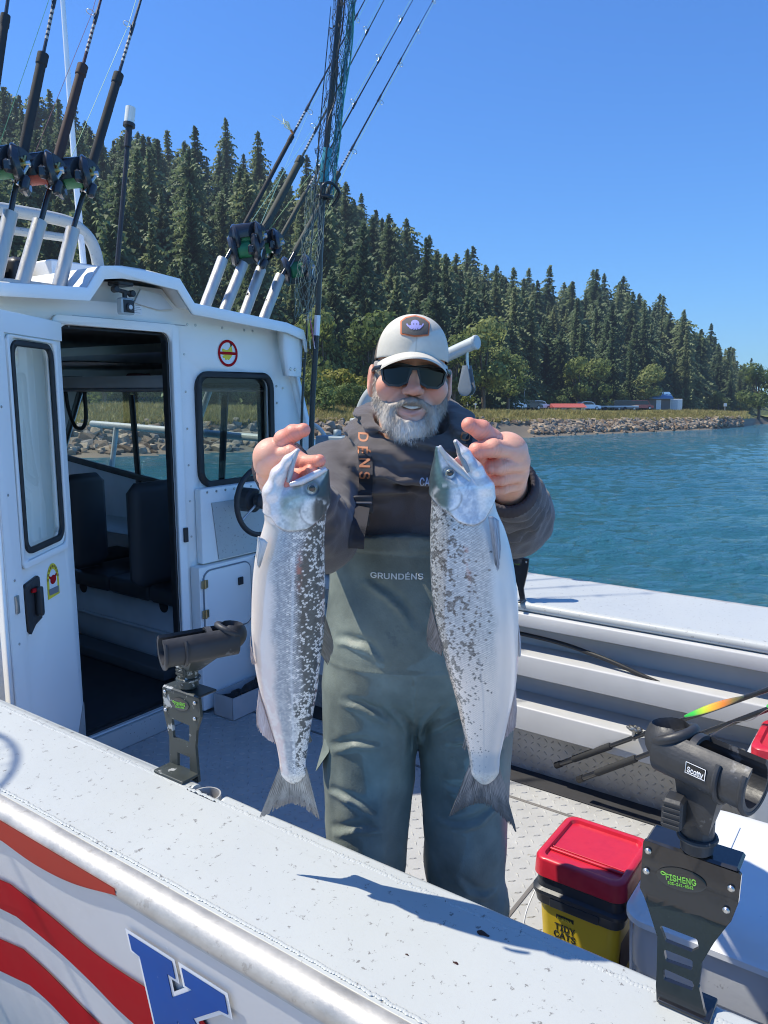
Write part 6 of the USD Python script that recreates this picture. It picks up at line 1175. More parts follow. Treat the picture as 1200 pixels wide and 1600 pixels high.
def holder(label, A, B_, r, post, plate_poly, px_, bend, bolts, badge, badge_h, mm, tilt=(0, 0, 1.0), texts=(), flange=None, slots=(), lever=-1):
    """A clamp-on rod holder: slotted tube from its mouth A to its ringed end B_, on a post and a plate that lies in a plane of constant x."""
    A, B_ = np.array(A, float), np.array(B_, float); d = (B_ - A); L = np.linalg.norm(d); d /= L; up = np.array(tilt, float); up -= d * (up @ d); up /= np.linalg.norm(up); sd = np.cross(d, up)
    post = np.array(post, float)
    t = thing('rod_holder', label, 'rod holder', (post[0], post[1], NG), BOAT)
    cyl = lambda a, b, rad: man_(tube([a, b], rad, 40))
    bx = lambda a, b, w, h0, h1: man_(trimesh.convex.convex_hull(np.array([p + sd * s * w + up * h for p in (a, b) for s in (-1, 1) for h in (h0, h1)])))
    e = B_ + d * .008; s = cyl(A, e, r) + man_(hull((B_ - d * r * .5, r), (B_ + up * .3 * r, r * .95))) - cyl(A - d * .01, B_ - d * .3 * r, r * .83)
    s = s - bx(A - d * .02, A + d * L * .62, r * .52, 0, r * 2) - bx(A + d * L * .70, B_ + d * r * .3, r * .50, r * .1, r * 2)
    ax = up * .86 + d * .5; ax /= np.linalg.norm(ax); rc = B_ - d * r * .25 + up * r * .35
    s = s - man_(tube([rc, rc + ax * r * 2], r * .62, 30))
    tm = holdm
    put(t, 'tube', solid(s), tm, 35)
    put(t, 'end_ring', torus(rc + ax * r * .28, ax, r * .80, r * .20), tm, True)
    a_ = np.linspace(-PI * .5 - 2.2, -PI * .5 + 2.2, 30)
    for nm, f, k in (('collar', .30, 1.07), ('mouth_rim', .02, 1.05)):
        c = A + d * L * f; put(t, nm, tube([c + r * k * (np.cos(q) * sd + np.sin(q) * up) for q in a_], r * .11, 8), tm)
    mid = A + d * L * .58 - up * r * .8
    put(t, 'neck', trimesh.convex.convex_hull(np.vstack([mid + d * sgn * .030 + sd * q * .016 for sgn in (-1, 1) for q in (-1, 1)] + [post + [q * .020, w * .018, .028] for q in (-1, 1) for w in (-1, 1)] + [mid + up * .012 + d * sgn * .034 + sd * q * .016 for sgn in (-1, 1) for q in (-1, 1)])), mm, 30)
    put(t, 'post', cat(disc(post + [0, 0, -.01], (0, 0, 1), .022, .05, 20, .003), torus(post + [0, 0, .012], (0, 0, 1), .024, .004, 24, 8)), mm)
    kb = post + np.array([-.028, .026 * -lever, .055]); k = put(t, 'lever_knob', box(kb - [.018, .014, .022], kb + [.014, .014, .022], .004), mm, 30)
    for q in range(5): put(k, 'knob_rib', box(kb + [-.0195, -.012, -.017 + q * .008], kb + [-.0178, .012, -.013 + q * .008], .0005), mm, 0)
    pp = Polygon(plate_poly)
    for sl in slots: pp = pp.difference(Polygon(sl).buffer(-.003).buffer(.003))
    m = plate(pp.buffer(-.004).buffer(.004), 'yz', 0, .007)
    for _ in range(3): m = m.subdivide()
    v = m.vertices; z0 = bend[0]; v[:, 0] += px_ - np.clip(z0 - v[:, 2], 0, 1) * bend[1]; m.vertices = v
    put(t, 'bracket', m, gloss if mm is holdm else mm, 30)
    if flange is not None: put(t, 'top_plate', box(*flange, .004), gloss if mm is holdm else mm, 30)
    ys = [p[0] for p in plate_poly]; zf = min(p[1] for p in plate_poly); yc = [p[0] for p in plate_poly if p[1] < zf + .02]
    xf_ = px_ - (z0 - zf) * bend[1]; put(t, 'foot', box((xf_ - (.002 if bend[1] else .045), min(yc), NG + .001), (xf_ + (.05 if bend[1] else .006), max(yc), NG + .008), .002), gloss if mm is holdm else mm, 0)
    for (y, z) in bolts: put(t, 'bolt', disc((px_ + .001, y, z), (-1, 0, 0), .0048, .006, 14, .002), steel)
    bc = badge; x_, y_ = (0, -1, badge[2]), (0, badge[2], 1); o = np.array([px_ - .0012, badge[0], badge[1]])
    ell = affinity.scale(Point(0, 0).buffer(1, quad_segs=12), badge_h * 2.05, badge_h)
    put(t, 'badge', place(cat(trimesh.creation.extrude_polygon(ell, .0012, engine='earcut')), o + [.0008, 0, 0], x_, y_), oval, 0)
    put(t, 'badge_lettering', words('FISHENG', badge_h * .52, o + np.array([0, 0, badge_h * .02]) - [.0006, 0, 0], x_, y_, .0006, True, badge_h * 2.5), lime, 0)
    tail = LineString(smoothline([(-1.25, .30), (-1.5, .42), (-1.62, .30), (-1.5, .14), (-1.25, .22)], 5) * badge_h).buffer(badge_h * .045)
    put(t, 'badge_fish', place(trimesh.creation.extrude_polygon(tail, .0006, engine='earcut'), o - [.0006, 0, 0], x_, y_), lime, 0)
    put(t, 'badge_number', words('503-341-8563', badge_h * .24, o + np.array([0, 0, -badge_h * .50]) - [.0006, 0, 0], x_, y_, .0006, True, badge_h * 2.1), lime, 0)
    if texts:
        c = A + d * L * .52 - sd * r * 1.0 * texts[0] + up * r * .10; n_ = -sd * texts[0]; xx = -d
        put(t, 'name_plate', place(box((-.014, -.008, 0), (.014, .008, .0015)), c + n_ * -.0008, xx, np.cross(n_, xx)), mat('plate_dark', (.02, .02, .02), .4), 0)
        put(t, 'name_plate_edge', place(cat(trimesh.creation.extrude_polygon(sbox(-.014, -.008, .014, .008).difference(sbox(-.0132, -.0072, .0132, .0072)), .0006, engine='earcut')), c + n_ * .0007, xx, np.cross(n_, xx)), whitev, 0)
        put(t, 'name_lettering', words('Scotty', .0075, c + n_ * .0007 - np.cross(n_, xx) * .003, xx, np.cross(n_, xx), .0006, True, .0225), whitev, 0)
    return t
holder('black rod holder with a green badge standing nearest to the camera, beside the cooler', (1.0331, 0.1402, 1.0971), (1.0658, 0.2586, 1.1036), .0365, (1.062, .213, .975),
       [(.283, .962), (.152, .958), (.153, .915), (.160, .885), (.178, .85), (.190, .82), (.190, .79), (.180, .765), (.170, .748), (.240, .744), (.245, .77), (.248, .80), (.252, .83), (.270, .862), (.284, .885)],
       1.050, (.875, .33), [(.275, .948), (.276, .916), (.163, .934), (.167, .900)], (.228, .921, .14), .0165, holdm, texts=(1,), flange=((1.050, .155, .957), (1.10, .281, .964)),
       slots=[[(.252, .846), (.200, .846), (.196, .836), (.205, .828), (.240, .828)], [(.242, .818), (.202, .818), (.200, .806), (.236, .804)], [(.238, .794), (.198, .793), (.196, .782), (.236, .780)]])
holder('scuffed grey-black rod holder with a two-legged bracket in front of the cabin door', (0.9645, 1.2350, 1.0777), (1.0964, 1.1694, 1.0817), .0345, (1.09, 1.305, .955),
       [(1.372, .938), (1.250, .938), (1.247, .895), (1.262, .86), (1.268, .82), (1.262, .735), (1.290, .735), (1.288, .79), (1.330, .79), (1.332, .735), (1.360, .735), (1.356, .82), (1.372, .88)],
       1.070, (.5, 0), [(1.362, .928), (1.362, .885), (1.262, .925), (1.264, .888)], (1.312, .910, .12), .0145, scuffed, flange=((1.068, 1.25, .936), (1.125, 1.37, .942)),
       slots=[[(1.345, .868), (1.285, .866), (1.288, .822), (1.342, .822)]], lever=1)
holder('small black rod holder on the far side, just right of the raised sleeve', (2.78, 1.40, .985), (2.87, 1.28, 1.0), .030, (2.84, 1.33, .915), [(1.38, .93), (1.28, .93), (1.283, .88), (1.30, .80), (1.288, .735), (1.31, .735), (1.325, .80), (1.345, .86), (1.38, .88)], 2.835, (.5, 0), [(1.37, .92), (1.29, .915)], (1.33, .905, 0), .010, holdm)
# ---- fishing rods in the roof tubes
foam = mat('grip_foam', (.022, .023, .024), .8, vary=.15, bump=.4, bscale=400); blank = mat('rod_blank', (.018, .019, .022), .22, vary=.1, coat=.5); greenb = mat('rod_blank_green', (.030, .050, .040), .25, coat=.5); gripg = mat('grip_olive', (.045, .052, .042), .75, vary=.15, bump=.3, bscale=300)
reelm = mat('reel_black', (.016, .017, .020), .28, vary=.1, coat=.4); gold = mat('reel_gold', (.50, .40, .16), .3, 1.0)
lines = {'green': mat('line_green', (.28, .50, .20), .5), 'red': mat('line_red', (.55, .22, .16), .5), 'teal': mat('line_teal', (.10, .42, .40), .5), 'spool_green': mat('spool_green', (.02, .17, .07), .4, bump=.5, bscale=900), 'spool_red': mat('spool_red', (.30, .05, .03), .4, bump=.5, bscale=900)}
prints = mat('rod_print', (.40, .38, .34), .5)
def rod(label, base, top, L, reel_at, grip, line, side, group=None, gm=foam, bm=blank, spool='spool_green', bend=0.0, y=2.95, guides=5, gr=.0155):
    """base, top: points (x, z) on the rod's line in the plane of the roof tubes; reel_at and grip are distances along it."""
    b, t_ = np.array([base[0], y, base[1]]), np.array([top[0], y, top[1]]); d = (t_ - b) / np.linalg.norm(t_ - b); n = np.cross(d, [0, 1, 0]) * side; n /= np.linalg.norm(n)      # n: the side the reel sits on
    P = lambda s, o=0.0, w=0.0: b + d * s + n * (o - bend * max(0, s - grip[1]) ** 2) + np.array([0, w, 0])
    r = thing('fishing_rod', label, 'fishing rod', b, BOAT, group)
    put(r, 'butt', tube([P(-.16), P(.02)], [.0135, .0135], 12), foam); put(r, 'reel_seat', tube([P(.02), P(.05), P(grip[0] - .02), P(grip[0])], [.0125, .0105, .0105, .013], 12), reelm)
    put(r, 'grip', tube([P(grip[0]), P(grip[0] + .01), P(grip[1] - .05), P(grip[1] - .045), P(grip[1] - .002), P(grip[1])], [gr * .9, gr, gr * .95, gr * 1.12, gr * 1.12, gr * .8], 16), gm)
    s = np.linspace(grip[1], L, 16); put(r, 'rod_shaft', tube([P(q) for q in s], np.linspace(.0068, .0016, 16), 8), bm)
    gs = [grip[1] + .22 + (L - grip[1] - .3) * (k / (guides - 1)) ** .85 for k in range(guides)]
    for k, q in enumerate(gs):
        rr = .016 - .010 * k / guides; g = put(r, 'guide', torus(P(q, rr + .012), d, rr, .0016, 16, 6), steel, True)
        put(g, 'guide_foot', cat(tube([P(q - .02, .006), P(q, .012)], .0016, 6), tube([P(q + .02, .005), P(q, .012)], .0016, 6)), steel)
        put(g, 'wrap', tube([P(q - .028), P(q + .028)], .0078 - .005 * k / guides, 8), reelm)
    put(r, 'shaft_print', cat([tube([P(grip[1] + .06 + k * .022), P(grip[1] + .072 + k * .022)], .0071, 8) for k in range(9)]), prints, kind='stuff')
    K = 1.3
    c = P(reel_at, 0.064); R = sub(r, 'reel'); ax = np.array([0, 1.0, 0]); ax = ax * .35 + n * 0 + np.cross(d, n) * .0; ax = np.cross(d, n); ax /= np.linalg.norm(ax)   # the spool's axle, across the rod
    ax = ax if ax[1] < 0 else -ax; ax = ax * .55 + n * side * .0 + np.array([.6, 0, .15]); ax /= np.linalg.norm(ax)
    put(R, 'side_plate', disc(c + ax * K * .030, ax, K * .060, K * .028, 28, K * .012), reelm); put(R, 'side_plate', disc(c - ax * K * .058, ax, K * .060, K * .028, 28, K * .010), reelm)
    put(R, 'hood', trimesh.convex.convex_hull(np.vstack([np.array([c + ax * q + d * (K * .052 * math.cos(a)) + n * (K * .060 * math.sin(a)) - np.array([0, K * .012, 0]) for q in (-K * .038, K * .038)]) for a in np.linspace(-.7, 2.4, 12)])), reelm, 40)
    put(R, 'spool', disc(c - ax * K * .028, ax, K * .034, K * .056, 28, K * .004), lines[spool]); put(R, 'counter_box', box(c + [-K * .026, -K * .062, -K * .026], c + [K * .026, -K * .040, K * .012], K * .008), reelm, 30)
    put(R, 'counter_window', box(c + [-K * .016, -0.0645, -K * .008], c + [K * .016, -K * .062, K * .008], K * .001), mat('counter_grey', (.22, .23, .24), .2), 0)
    put(R, 'star_drag', cat([tube([c + ax * K * .060, c + ax * K * .060 + K * .026 * (math.cos(a) * d + math.sin(a) * np.cross(ax, d))], K * .0042, 6) for a in np.arange(5) * 2 * PI / 5] + [disc(c + ax * K * .054, ax, K * .012, K * .014, 14, K * .002)]), gold)
    e = c + ax * K * .074; h2 = e - d * K * .075 + n * K * .02; put(R, 'crank', cat(tube([e, h2], [K * .006, K * .0045], 8), disc(c + ax * K * .066, ax, K * .010, K * .014, 12, K * .002)), steel); put(R, 'crank_knob', hull((h2 + ax * K * .012, K * .008), (h2 + ax * K * .022 + d * K * .012, K * .0125), (h2 + ax * K * .022 - d * K * .012, K * .0125)), reelm, True)
    put(R, 'foot', trimesh.convex.convex_hull(np.vstack([P(reel_at + q, .010, w) for q in (-.035, .035) for w in (-.009, .009)] + [P(reel_at + q, .018, w) for q in (-.02, .02) for w in (-.009, .009)])), steel, 0)
    put(r, 'line', tube([c + n * .030 + d * .04, P(gs[0], .020)] + [P(q, .020 - .010 * k / guides) for k, q in enumerate(gs[1:])], .0011, 5), lines[line])
    return r
g_ = None
rod('black fishing rod cut by the left edge of the picture', (1.55, 2.16), (1.746, 3.044), 2.5, .24, (.30, .85), 'green', 1)
rod('black rod with a green-lined reel, second from the left edge', (1.683, 2.23), (1.94, 3.117), 2.5, .20, (.27, .70), 'green', 1, gr=.019)
rod('dark red-brown rod with a red line and a red-spooled reel, left rack', (1.80, 2.21), (2.152, 3.197), 2.5, .23, (.31, .75), 'red', 1, gm=mat('grip_maroon', (.045, .022, .018), .7, vary=.15), bm=mat('rod_blank_maroon', (.06, .016, .013), .25, coat=.5), spool='spool_red', gr=.019)
rod('black rod with a bright green spool beside the light mast, left rack', (1.945, 2.22), (2.356, 3.275), 2.5, .24, (.32, .77), 'green', 1, gr=.019)
rod('leftmost rod of the right rack with a pale lure tied at its grip', (2.785, 2.22), (3.985, 3.889), 2.6, .17, (.24, .92), 'teal', -1, gr=.012)
rod('thick olive-gripped rod with a green-spooled reel, right rack', (2.925, 2.22), (4.182, 3.964), 2.6, .15, (.24, .80), 'teal', 1, gm=gripg, bm=greenb, gr=.021)
rod('thin-gripped third rod of the right rack', (3.055, 2.215), (4.503, 4.085), 2.6, .14, (.22, .60), 'green', 1, gm=gripg, gr=.013)
rod('rightmost rod of the right rack, with a long dark grip', (3.20, 2.20), (4.751, 4.179), 2.6, .14, (.20, .84), 'green', -1, gm=gripg, gr=.017)
# a pale lure tied to the first rod of the right rack
lt = thing('lure', 'pale white and yellow feathered lure tied to the leftmost rod of the right rack', 'lure', (3.2915, 2.9300, 2.9783), BOAT)
o = np.array((3.2915, 2.9300, 2.9816)); r_ = np.random.default_rng(2)
for k in range(7): put(lt, 'feather', tube([o, o + np.array([-.035, 0, .022]) + r_.normal(size=3) * .012, o + np.array([-.06, 0, .03]) + r_.normal(size=3) * .02], [.003, .0025, .0008], 5), mat('feather_pale', (.70, .75, .60), .7))
put(lt, 'head', hull((o, .007), (o + [.01, 0, -.01], .006)), mat('lure_orange', (.6, .2, .05), .4), True)
# ---- landing net standing behind the cabin corner
nt = thing('landing_net', 'tall landing net on a black pole with dark and teal netting, behind the cabin corner', 'landing net', (3.25, 2.80, .75), BOAT)
Pn = [(3.25, 2.80, .75), (3.25, 2.78, 1.433), (3.25, 2.724, 2.046), (3.25, 2.679, 2.657), (3.25, 2.60, 3.2), (3.25, 2.50, 3.9)]
put(nt, 'pole', tube(smoothline(Pn, 6), .0155, 12), reelm); put(nt, 'pole_label', tube([(3.25, 2.738, 1.90), (3.25, 2.728, 2.005)], .0162, 12), whitev); put(nt, 'collar', torus((3.25, 2.668, 2.60), (0, -.1, 1), .038, .009), reelm, True)
put(nt, 'hoop_yoke', cat(tube(smoothline([(3.22, 2.67, 2.58), (3.20, 2.64, 2.64), (3.25, 2.62, 2.66), (3.31, 2.62, 2.62), (3.30, 2.66, 2.56)], 6), .008, 8)), reelm)
def netting(name, z0, z1, cx, rad, n, m, r, mm, seed, lean=(0, 0), wave=.02):
    rr = np.random.default_rng(seed); out = []
    zs = np.linspace(z0, z1, m); pts = np.zeros((m, n, 3))
    for i, z in enumerate(zs):
        c = np.array([cx(z)[0], cx(z)[1], z]); a = np.arange(n) / n * 2 * PI + .5 * (i % 2) * 2 * PI / n; q = rad(z) * (1 + .35 * rr.normal(size=n) * .5)
        pts[i] = c + np.stack([q * np.cos(a), q * np.sin(a) * .8, rr.normal(size=n) * wave], 1)
    for i in range(m - 1):
        for j in range(n):
            for k in ((j), (j + 1) % n if i % 2 else (j - 1) % n): out.append(tube([pts[i, j], pts[i + 1, k]], r, 3, False))
    put(nt, name, cat(out), mm, False, kind='stuff')
lean = lambda z: (3.25 + .02 * (z - 2.6), 2.679 - .16 * (z - 2.657))
netting('dark_netting', 2.55, 4.0, lean, lambda z: .038 + .02 * abs(math.sin(z * 5)), 10, 58, .0012, mat('net_black', (.03, .035, .035), .7), 5)
netting('teal_netting', 2.72, 4.0, lambda z: (lean(z)[0] + .035, lean(z)[1] - .02), lambda z: .016, 6, 52, .0016, mat('net_teal', (.05, .24, .26), .6), 6)
netting('loose_netting', 1.98, 2.75, lambda z: (3.25 - .22 * (2.75 - z), 2.70 - .02 * (2.75 - z)), lambda z: .03 + .10 * (2.75 - z) * (z - 1.7), 9, 22, .0009, mat('net_pale', (.20, .24, .19), .7), 7)
put(nt, 'teal_sock', tube(smoothline([(3.245, 2.668, 2.67), (3.24, 2.655, 2.75), (3.245, 2.64, 2.83)], 5), [.024] * 11, 12), mat('net_sock', (.04, .28, .36), .6))
for k, (dx_, mm) in enumerate(((.05, 'net_cord_teal'), (.028, 'net_cord_blue'), (-.035, 'net_cord_dark'))):
    rr = np.random.default_rng(k); zs = np.linspace(2.62, 4.0, 14); put(nt, 'cord', tube(smoothline([(lean(z)[0] + dx_ + .008 * rr.normal(), lean(z)[1] - .03, z) for z in zs], 4), .0042, 6), mat(mm, ((.06, .34, .33), (.05, .22, .34), (.02, .025, .03))[k], .6))
# thin dark rod with a pink and yellow flasher, left of the net pole
tr_ = thing('fishing_rod', 'thin dark rod standing upright just left of the net pole', 'fishing rod', (3.22, 2.84, .75), BOAT); put(tr_, 'rod_shaft', tube(smoothline([(3.22, 2.86, .75), (3.2200, 2.8226, 1.5030), (3.2200, 2.7877, 1.8462), (3.2200, 2.7527, 2.2433), (3.2200, 2.6707, 2.9282), (3.2200, 2.5919, 3.4764)], 5), np.linspace(.009, .002, 26), 8), blank); put(tr_, 'grip', tube([(3.22, 2.86, .76), (3.22, 2.85, 1.30)], .014, 10), foam)
for q in ((3.2150, 2.8190, 1.6762), (3.2150, 2.8030, 1.7786), (3.2150, 2.7715, 1.9797)): put(tr_, 'guide', torus(q, (0, 0, 1), .009, .0018, 12, 6), steel, True)
fl = thing('flasher', 'narrow pink and yellow flasher hanging left of the net pole', 'lure', (3.2000, 2.7526, 1.8273), BOAT)
fo, fe = np.array((3.2000, 2.7536, 2.0043)), np.array((3.2000, 2.7392, 1.8269))
def blade(a, b, w, th_, cols, nrm, sh=.75):
    """A thin shaped lure blade with its own colours along its length."""
    a, b = np.asarray(a, float), np.asarray(b, float); d = b - a; L = np.linalg.norm(d); d /= L; n = np.asarray(nrm, float); n -= d * (n @ d); n /= np.linalg.norm(n); s = np.cross(d, n); u = np.linspace(0, 1, 40); V = np.linspace(-1, 1, 9)
    wd = w * np.clip(np.sin(PI * np.clip(u * .9 + .06, 0, 1)), .05, 1) ** sh
    G = a + d * (u * L)[:, None, None] + s * (wd[:, None] * V[None])[..., None] + n * ((.15 * w * (1 - V ** 2))[None] * np.ones((40, 1)))[..., None]
    m = sheet(G, n * th_); c = np.stack([np.interp(u, np.linspace(0, 1, len(cols)), np.array(cols)[:, k]) for k in range(3)], 1); return m, np.tile(np.repeat(c, 9, 0), (2, 1))
tintg = tinted('lure_paint', .22, spec=.6, coat=.6)
m, c = blade(fo, fe, .018, .002, [(.6, .6, .6), (.70, .62, .05), (.70, .66, .05), (.7, .7, .7)], (.8, -.6, 0)); put(fl, 'blade', m, tintg, True, colors=c)
m, c = blade(fo + [.008, -.008, -.02], fe + [.02, -.015, 0], .012, .002, [(.65, .10, .30), (.70, .15, .40), (.75, .65, .68)], (.8, -.6, 0)); put(fl, 'pink_stripe', m, tintg, True, colors=c)
# ---- two rods lying against the far side, with a flasher on them
def pole(label, a, b, ext):
    a, b = np.array(a), np.array(b); d = (b - a) / np.linalg.norm(b - a); t = thing('fishing_rod', label, 'fishing rod', a, BOAT); put(t, 'butt_cap', tube([a, a + d * .03], [.013, .0135], 12), gasket); put(t, 'handle', tube([a + d * .03, a + d * .22, a + d * .24, b, b + d * ext], [.0115, .0115, .009, .0085, .006], 12), blank); put(t, 'grip', tube([a + d * .10, a + d * .105, a + d * .30, a + d * .305], [.0118, .0135, .0135, .0118], 12), foam)
    return t, a, d
t1, a1, d1 = pole('upper of the two black rods leaning across the deck at the right edge', (2.80, 1.118, .095), (2.60, .34, .668), .5)
t2, a2, d2 = pole('lower of the two black rods leaning across the deck at the right edge', (2.74, 1.00, .095), (2.57, .335, .612), .5)
kc = a1 + d1 * .42 + np.array([0, 0, .03]); put(t1, 'reel_knob', cat([disc(kc + .021 * np.array([math.cos(q) * .8, math.sin(q), 0]), (.3, -.3, .9), .010, .010, 10, .003) for q in np.arange(7) * 2 * PI / 7] + [disc(kc - [0, 0, .004], (.3, -.3, .9), .024, .014, 20, .004)]), mat('knob_silver', (.38, .37, .33), .35, 1.0, vary=.2)); put(t1, 'reel_foot', tube([kc, kc - [0, 0, .04]], .008, 8), steel)
m, c = blade(a1 + d1 * .66 + [-.025, 0, .018], a1 + d1 * .90 + [-.025, 0, .012], .014, .002, [(.03, .40, .06), (.05, .50, .08), (.45, .60, .05), (.70, .38, .05), (.62, .20, .04), (.20, .15, .05), (.04, .06, .04)], (-.5, -.4, .75)); f2_ = thing('flasher', 'green, yellow and orange flasher lying on the black rods at the right edge', 'lure', a1 + d1 * .66, BOAT); put(f2_, 'blade', m, tintg, True, colors=c)
m, c = blade(a2 + d2 * .86 + [-.02, 0, .016], a2 + d2 * 1.0 + [-.02, 0, .016], .018, .002, [(.05, .55, .10), (.20, .62, .12), (.05, .5, .08)], (-.5, -.4, .75)); put(f2_, 'tail_blade', m, tintg, True, colors=c)
rr = np.random.default_rng(8); pth = smoothline([a2 + d2 * (.5 + .06 * k) + np.array([-.02 + .008 * rr.normal(), 0, -.012 + .01 * rr.normal()]) for k in range(9)], 6); put(f2_, 'leader', tube(pth, .0011, 5), steel)
# ---- cat litter bucket
redp = mat('lid_red', (.52, .016, .035), .32, vary=.05, scale=20, bump=.1, bscale=60, coat=.2, wear=(.75, .55, .55), wscale=60, wlevel=.80); navy = mat('bucket_navy', (.022, .027, .036), .38, vary=.1, bump=.1, bscale=80); yel = mat('bucket_yellow', (.60, .42, .015), .42, vary=.05, scale=6)
def rring(x0, y0, x1, y1, r, n=6): return np.array(rpoly(x0, y0, x1, y1, r).exterior.coords)[:-1]
def loft(levels, cap=True):
    """Stacks rounded rectangles (x0,y0,x1,y1,r,z)."""
    R = [np.c_[rring(*l[:5]), np.full(len(rring(*l[:5])), l[5])] for l in levels]; n = len(R[0]); V = np.vstack(R); j = np.arange(n); j2 = (j + 1) % n; F = []
    ccw = Polygon(R[0][:, :2]).exterior.is_ccw
    for k in range(len(R) - 1): F.append(np.stack([k * n + j, k * n + j2, (k + 1) * n + j2], 1)); F.append(np.stack([k * n + j, (k + 1) * n + j2, (k + 1) * n + j], 1))
    V = np.vstack([V, R[0].mean(0), R[-1].mean(0)]); F.append(np.stack([j2, j, np.full(n, len(V) - 2)], 1)); F.append(np.stack([(len(R) - 1) * n + j, (len(R) - 1) * n + j2, np.full(n, len(V) - 1)], 1))
    F = np.vstack(F); return trimesh.Trimesh(V, F if ccw else F[:, ::-1], process=False)
bk = thing('litter_bucket', 'yellow cat litter bucket with a navy collar and a red lid', 'bucket', (1.87, .63, 0), BOAT)
bx0, by0, bx1, by1 = 1.745, .510, 1.995, .752
ins = lambda q, r=.03: (bx0 + q, by0 + q, bx1 - q, by1 - q, r)
put(bk, 'body', loft([(*ins(.032), .004), (*ins(.028), .01), (*ins(.012), .268)]), yel, 40)
put(bk, 'collar', loft([(*ins(.010), .262), (*ins(.004), .266), (*ins(.000), .292), (*ins(-.004), .296), (*ins(-.004), .306), (*ins(.004), .312), (*ins(.006), .345), (*ins(.02), .35)]), navy, 40)
put(bk, 'collar_tab', box((bx0 - .003, .57, .268), (bx0 + .004, .70, .293), .002), navy, 0)
put(bk, 'lid', loft([(*ins(.002), .342), (*ins(-.002, .032), .346), (*ins(.0, .032), .388), (*ins(.005, .03), .394), (*ins(.014, .025), .396), (*ins(.020, .02), .394), (*ins(.023, .02), .385), (*ins(.024, .02), .3845)]), redp, 40)
put(bk, 'lid_hinge', cat(box((bx0 + .062, by0 + .022, .3845), (bx0 + .070, by1 - .022, .392), .002), box((bx0 + .080, by0 + .022, .3845), (bx0 + .084, by1 - .022, .388), .001)), redp, 0)
fx = lambda z: bx0 + .028 - (z - .01) * (.016 / .258)
def face(text, h, y, z, mm, width=None, nm='lettering'): put(bk, nm, words(text, h, (fx(z) - .0006, y, z), (0, -1, 0), (-.062, 0, 1), .0006, True, width), mm, 0)
put(bk, 'brand_box', place(trimesh.creation.extrude_polygon(sbox(-.024, -.006, .024, .006), .0005, engine='earcut'), (fx(.238) - .0004, .662, .238), (0, -1, 0), (-.062, 0, 1)), blackv, 0); 
put(bk.__class__(bk.path, bk.base), 'brand_print', words('PURINA', .0065, (fx(.238) - .0012, .662, .235), (0, -1, 0), (-.062, 0, 1), .0006, True, .040), yellowv, 0)
face('TIDY', .018, .662, .208, blackv, .056); face('CATS', .018, .662, .185, blackv, .060)
arch_ = Polygon([(-.055, -.2), (.055, -.2), (.055, .0)] + [(.055 * math.cos(q), .030 * math.sin(q)) for q in np.linspace(0, PI, 16)] + [(-.055, 0)])
put(bk, 'label', place(trimesh.creation.extrude_polygon(sbox(-.055, -.10, .055, 0).union(arch_.intersection(sbox(-1, -.1, 1, 1))), .0004, engine='earcut'), (fx(.135) - .0004, .645, .135), (0, -1, 0), (-.062, 0, 1)), mat('label_grey', (.50, .53, .58), .5), 0)
put(bk, 'label_lettering', words('LightWeight', .0105, (fx(.135) - .0012, .645, .136), (0, -1, 0), (-.062, 0, 1), .0006, False, .078), mat('label_text', (.16, .20, .28), .5), 0)
put(bk, 'edge_line', box((bx0 - .004 + .02, by0 + .028, .02), (bx0 + .024, by0 + .031, .262)), blackv, 0) if False else None
put(bk, 'handle_wire', tube(smoothline([(bx0 + .06, by1 + .004, .285), (bx0 + .01, by1 + .02, .20), (bx0 + .00, by1 + .016, .10), (bx0 + .05, by1 + .004, .06)], 8), .0022, 6), whitev); put(bk, 'handle_strap', tube(smoothline([(1.80, by0 - .006, .285), (1.775, by0 - .018, .20), (1.79, by0 - .02, .10), (1.87, by0 - .018, .05), (1.95, by0 - .018, .12), (1.955, by0 - .006, .285)], 8), .0045, 8), whitev)
put(bk, 'side_label', box((1.80, by0 + .016, .10), (1.93, by0 + .0185, .23)), mat('label_brown', (.10, .055, .05), .5), 0)
# ---- cooler
cw = mat('cooler_white', (.66, .67, .66), .42, vary=.05, scale=5, bump=.2, bscale=70, wear=(.42, .42, .40), wscale=16, wlevel=.70); cg = mat('cooler_grey', (.44, .45, .46), .5, vary=.08, scale=5, bump=.2, bscale=70, wear=(.28, .28, .28), wscale=20, wlevel=.68)
cl = thing('cooler', 'large white cooler with a rounded lid behind the nearest rod holder', 'cooler', (1.88, -.1, 0), BOAT)
cx0, cy0, cx1, cy1 = 1.635, -.72, 2.17, .468
ci = lambda q, r: (cx0 + q, cy0 + q, cx1 - q, cy1 - q, r)
put(cl, 'body', loft([(*ci(.03, .05), .006), (*ci(.02, .05), .015), (*ci(.012, .05), .27), (*ci(.004, .05), .278), (*ci(.002, .05), .33), (*ci(.006, .05), .388)]), cg, 40)
put(cl, 'lid', loft([(*ci(.004, .05), .394), (*ci(-.012, .055), .398), (*ci(-.012, .055), .412), (*ci(-.002, .055), .420), (*ci(.012, .06), .448), (*ci(.045, .07), .470), (*ci(.075, .06), .474), (*ci(.10, .05), .475)]), cw, 40)
put(cl, 'lid_groove', cat(box((cx0 + .12, cy0 + .12, .4745), (cx1 - .12, cy0 + .13, .4785), .001), box((cx0 + .12, cy1 - .16, .4745), (cx1 - .12, cy1 - .15, .4785), .001)), cw, 0)
for k, y in enumerate((.12, -.35)): put(cl, 'latch', box((cx0 - .022, y - .035, .30), (cx0 + .004, y + .035, .415), .006), cw, 20); put(cl, 'latch_recess', box((cx0 - .002, y - .05, .22), (cx0 + .006, y + .05, .31), .004), mat('recess_grey', (.25, .27, .30), .6), 0)
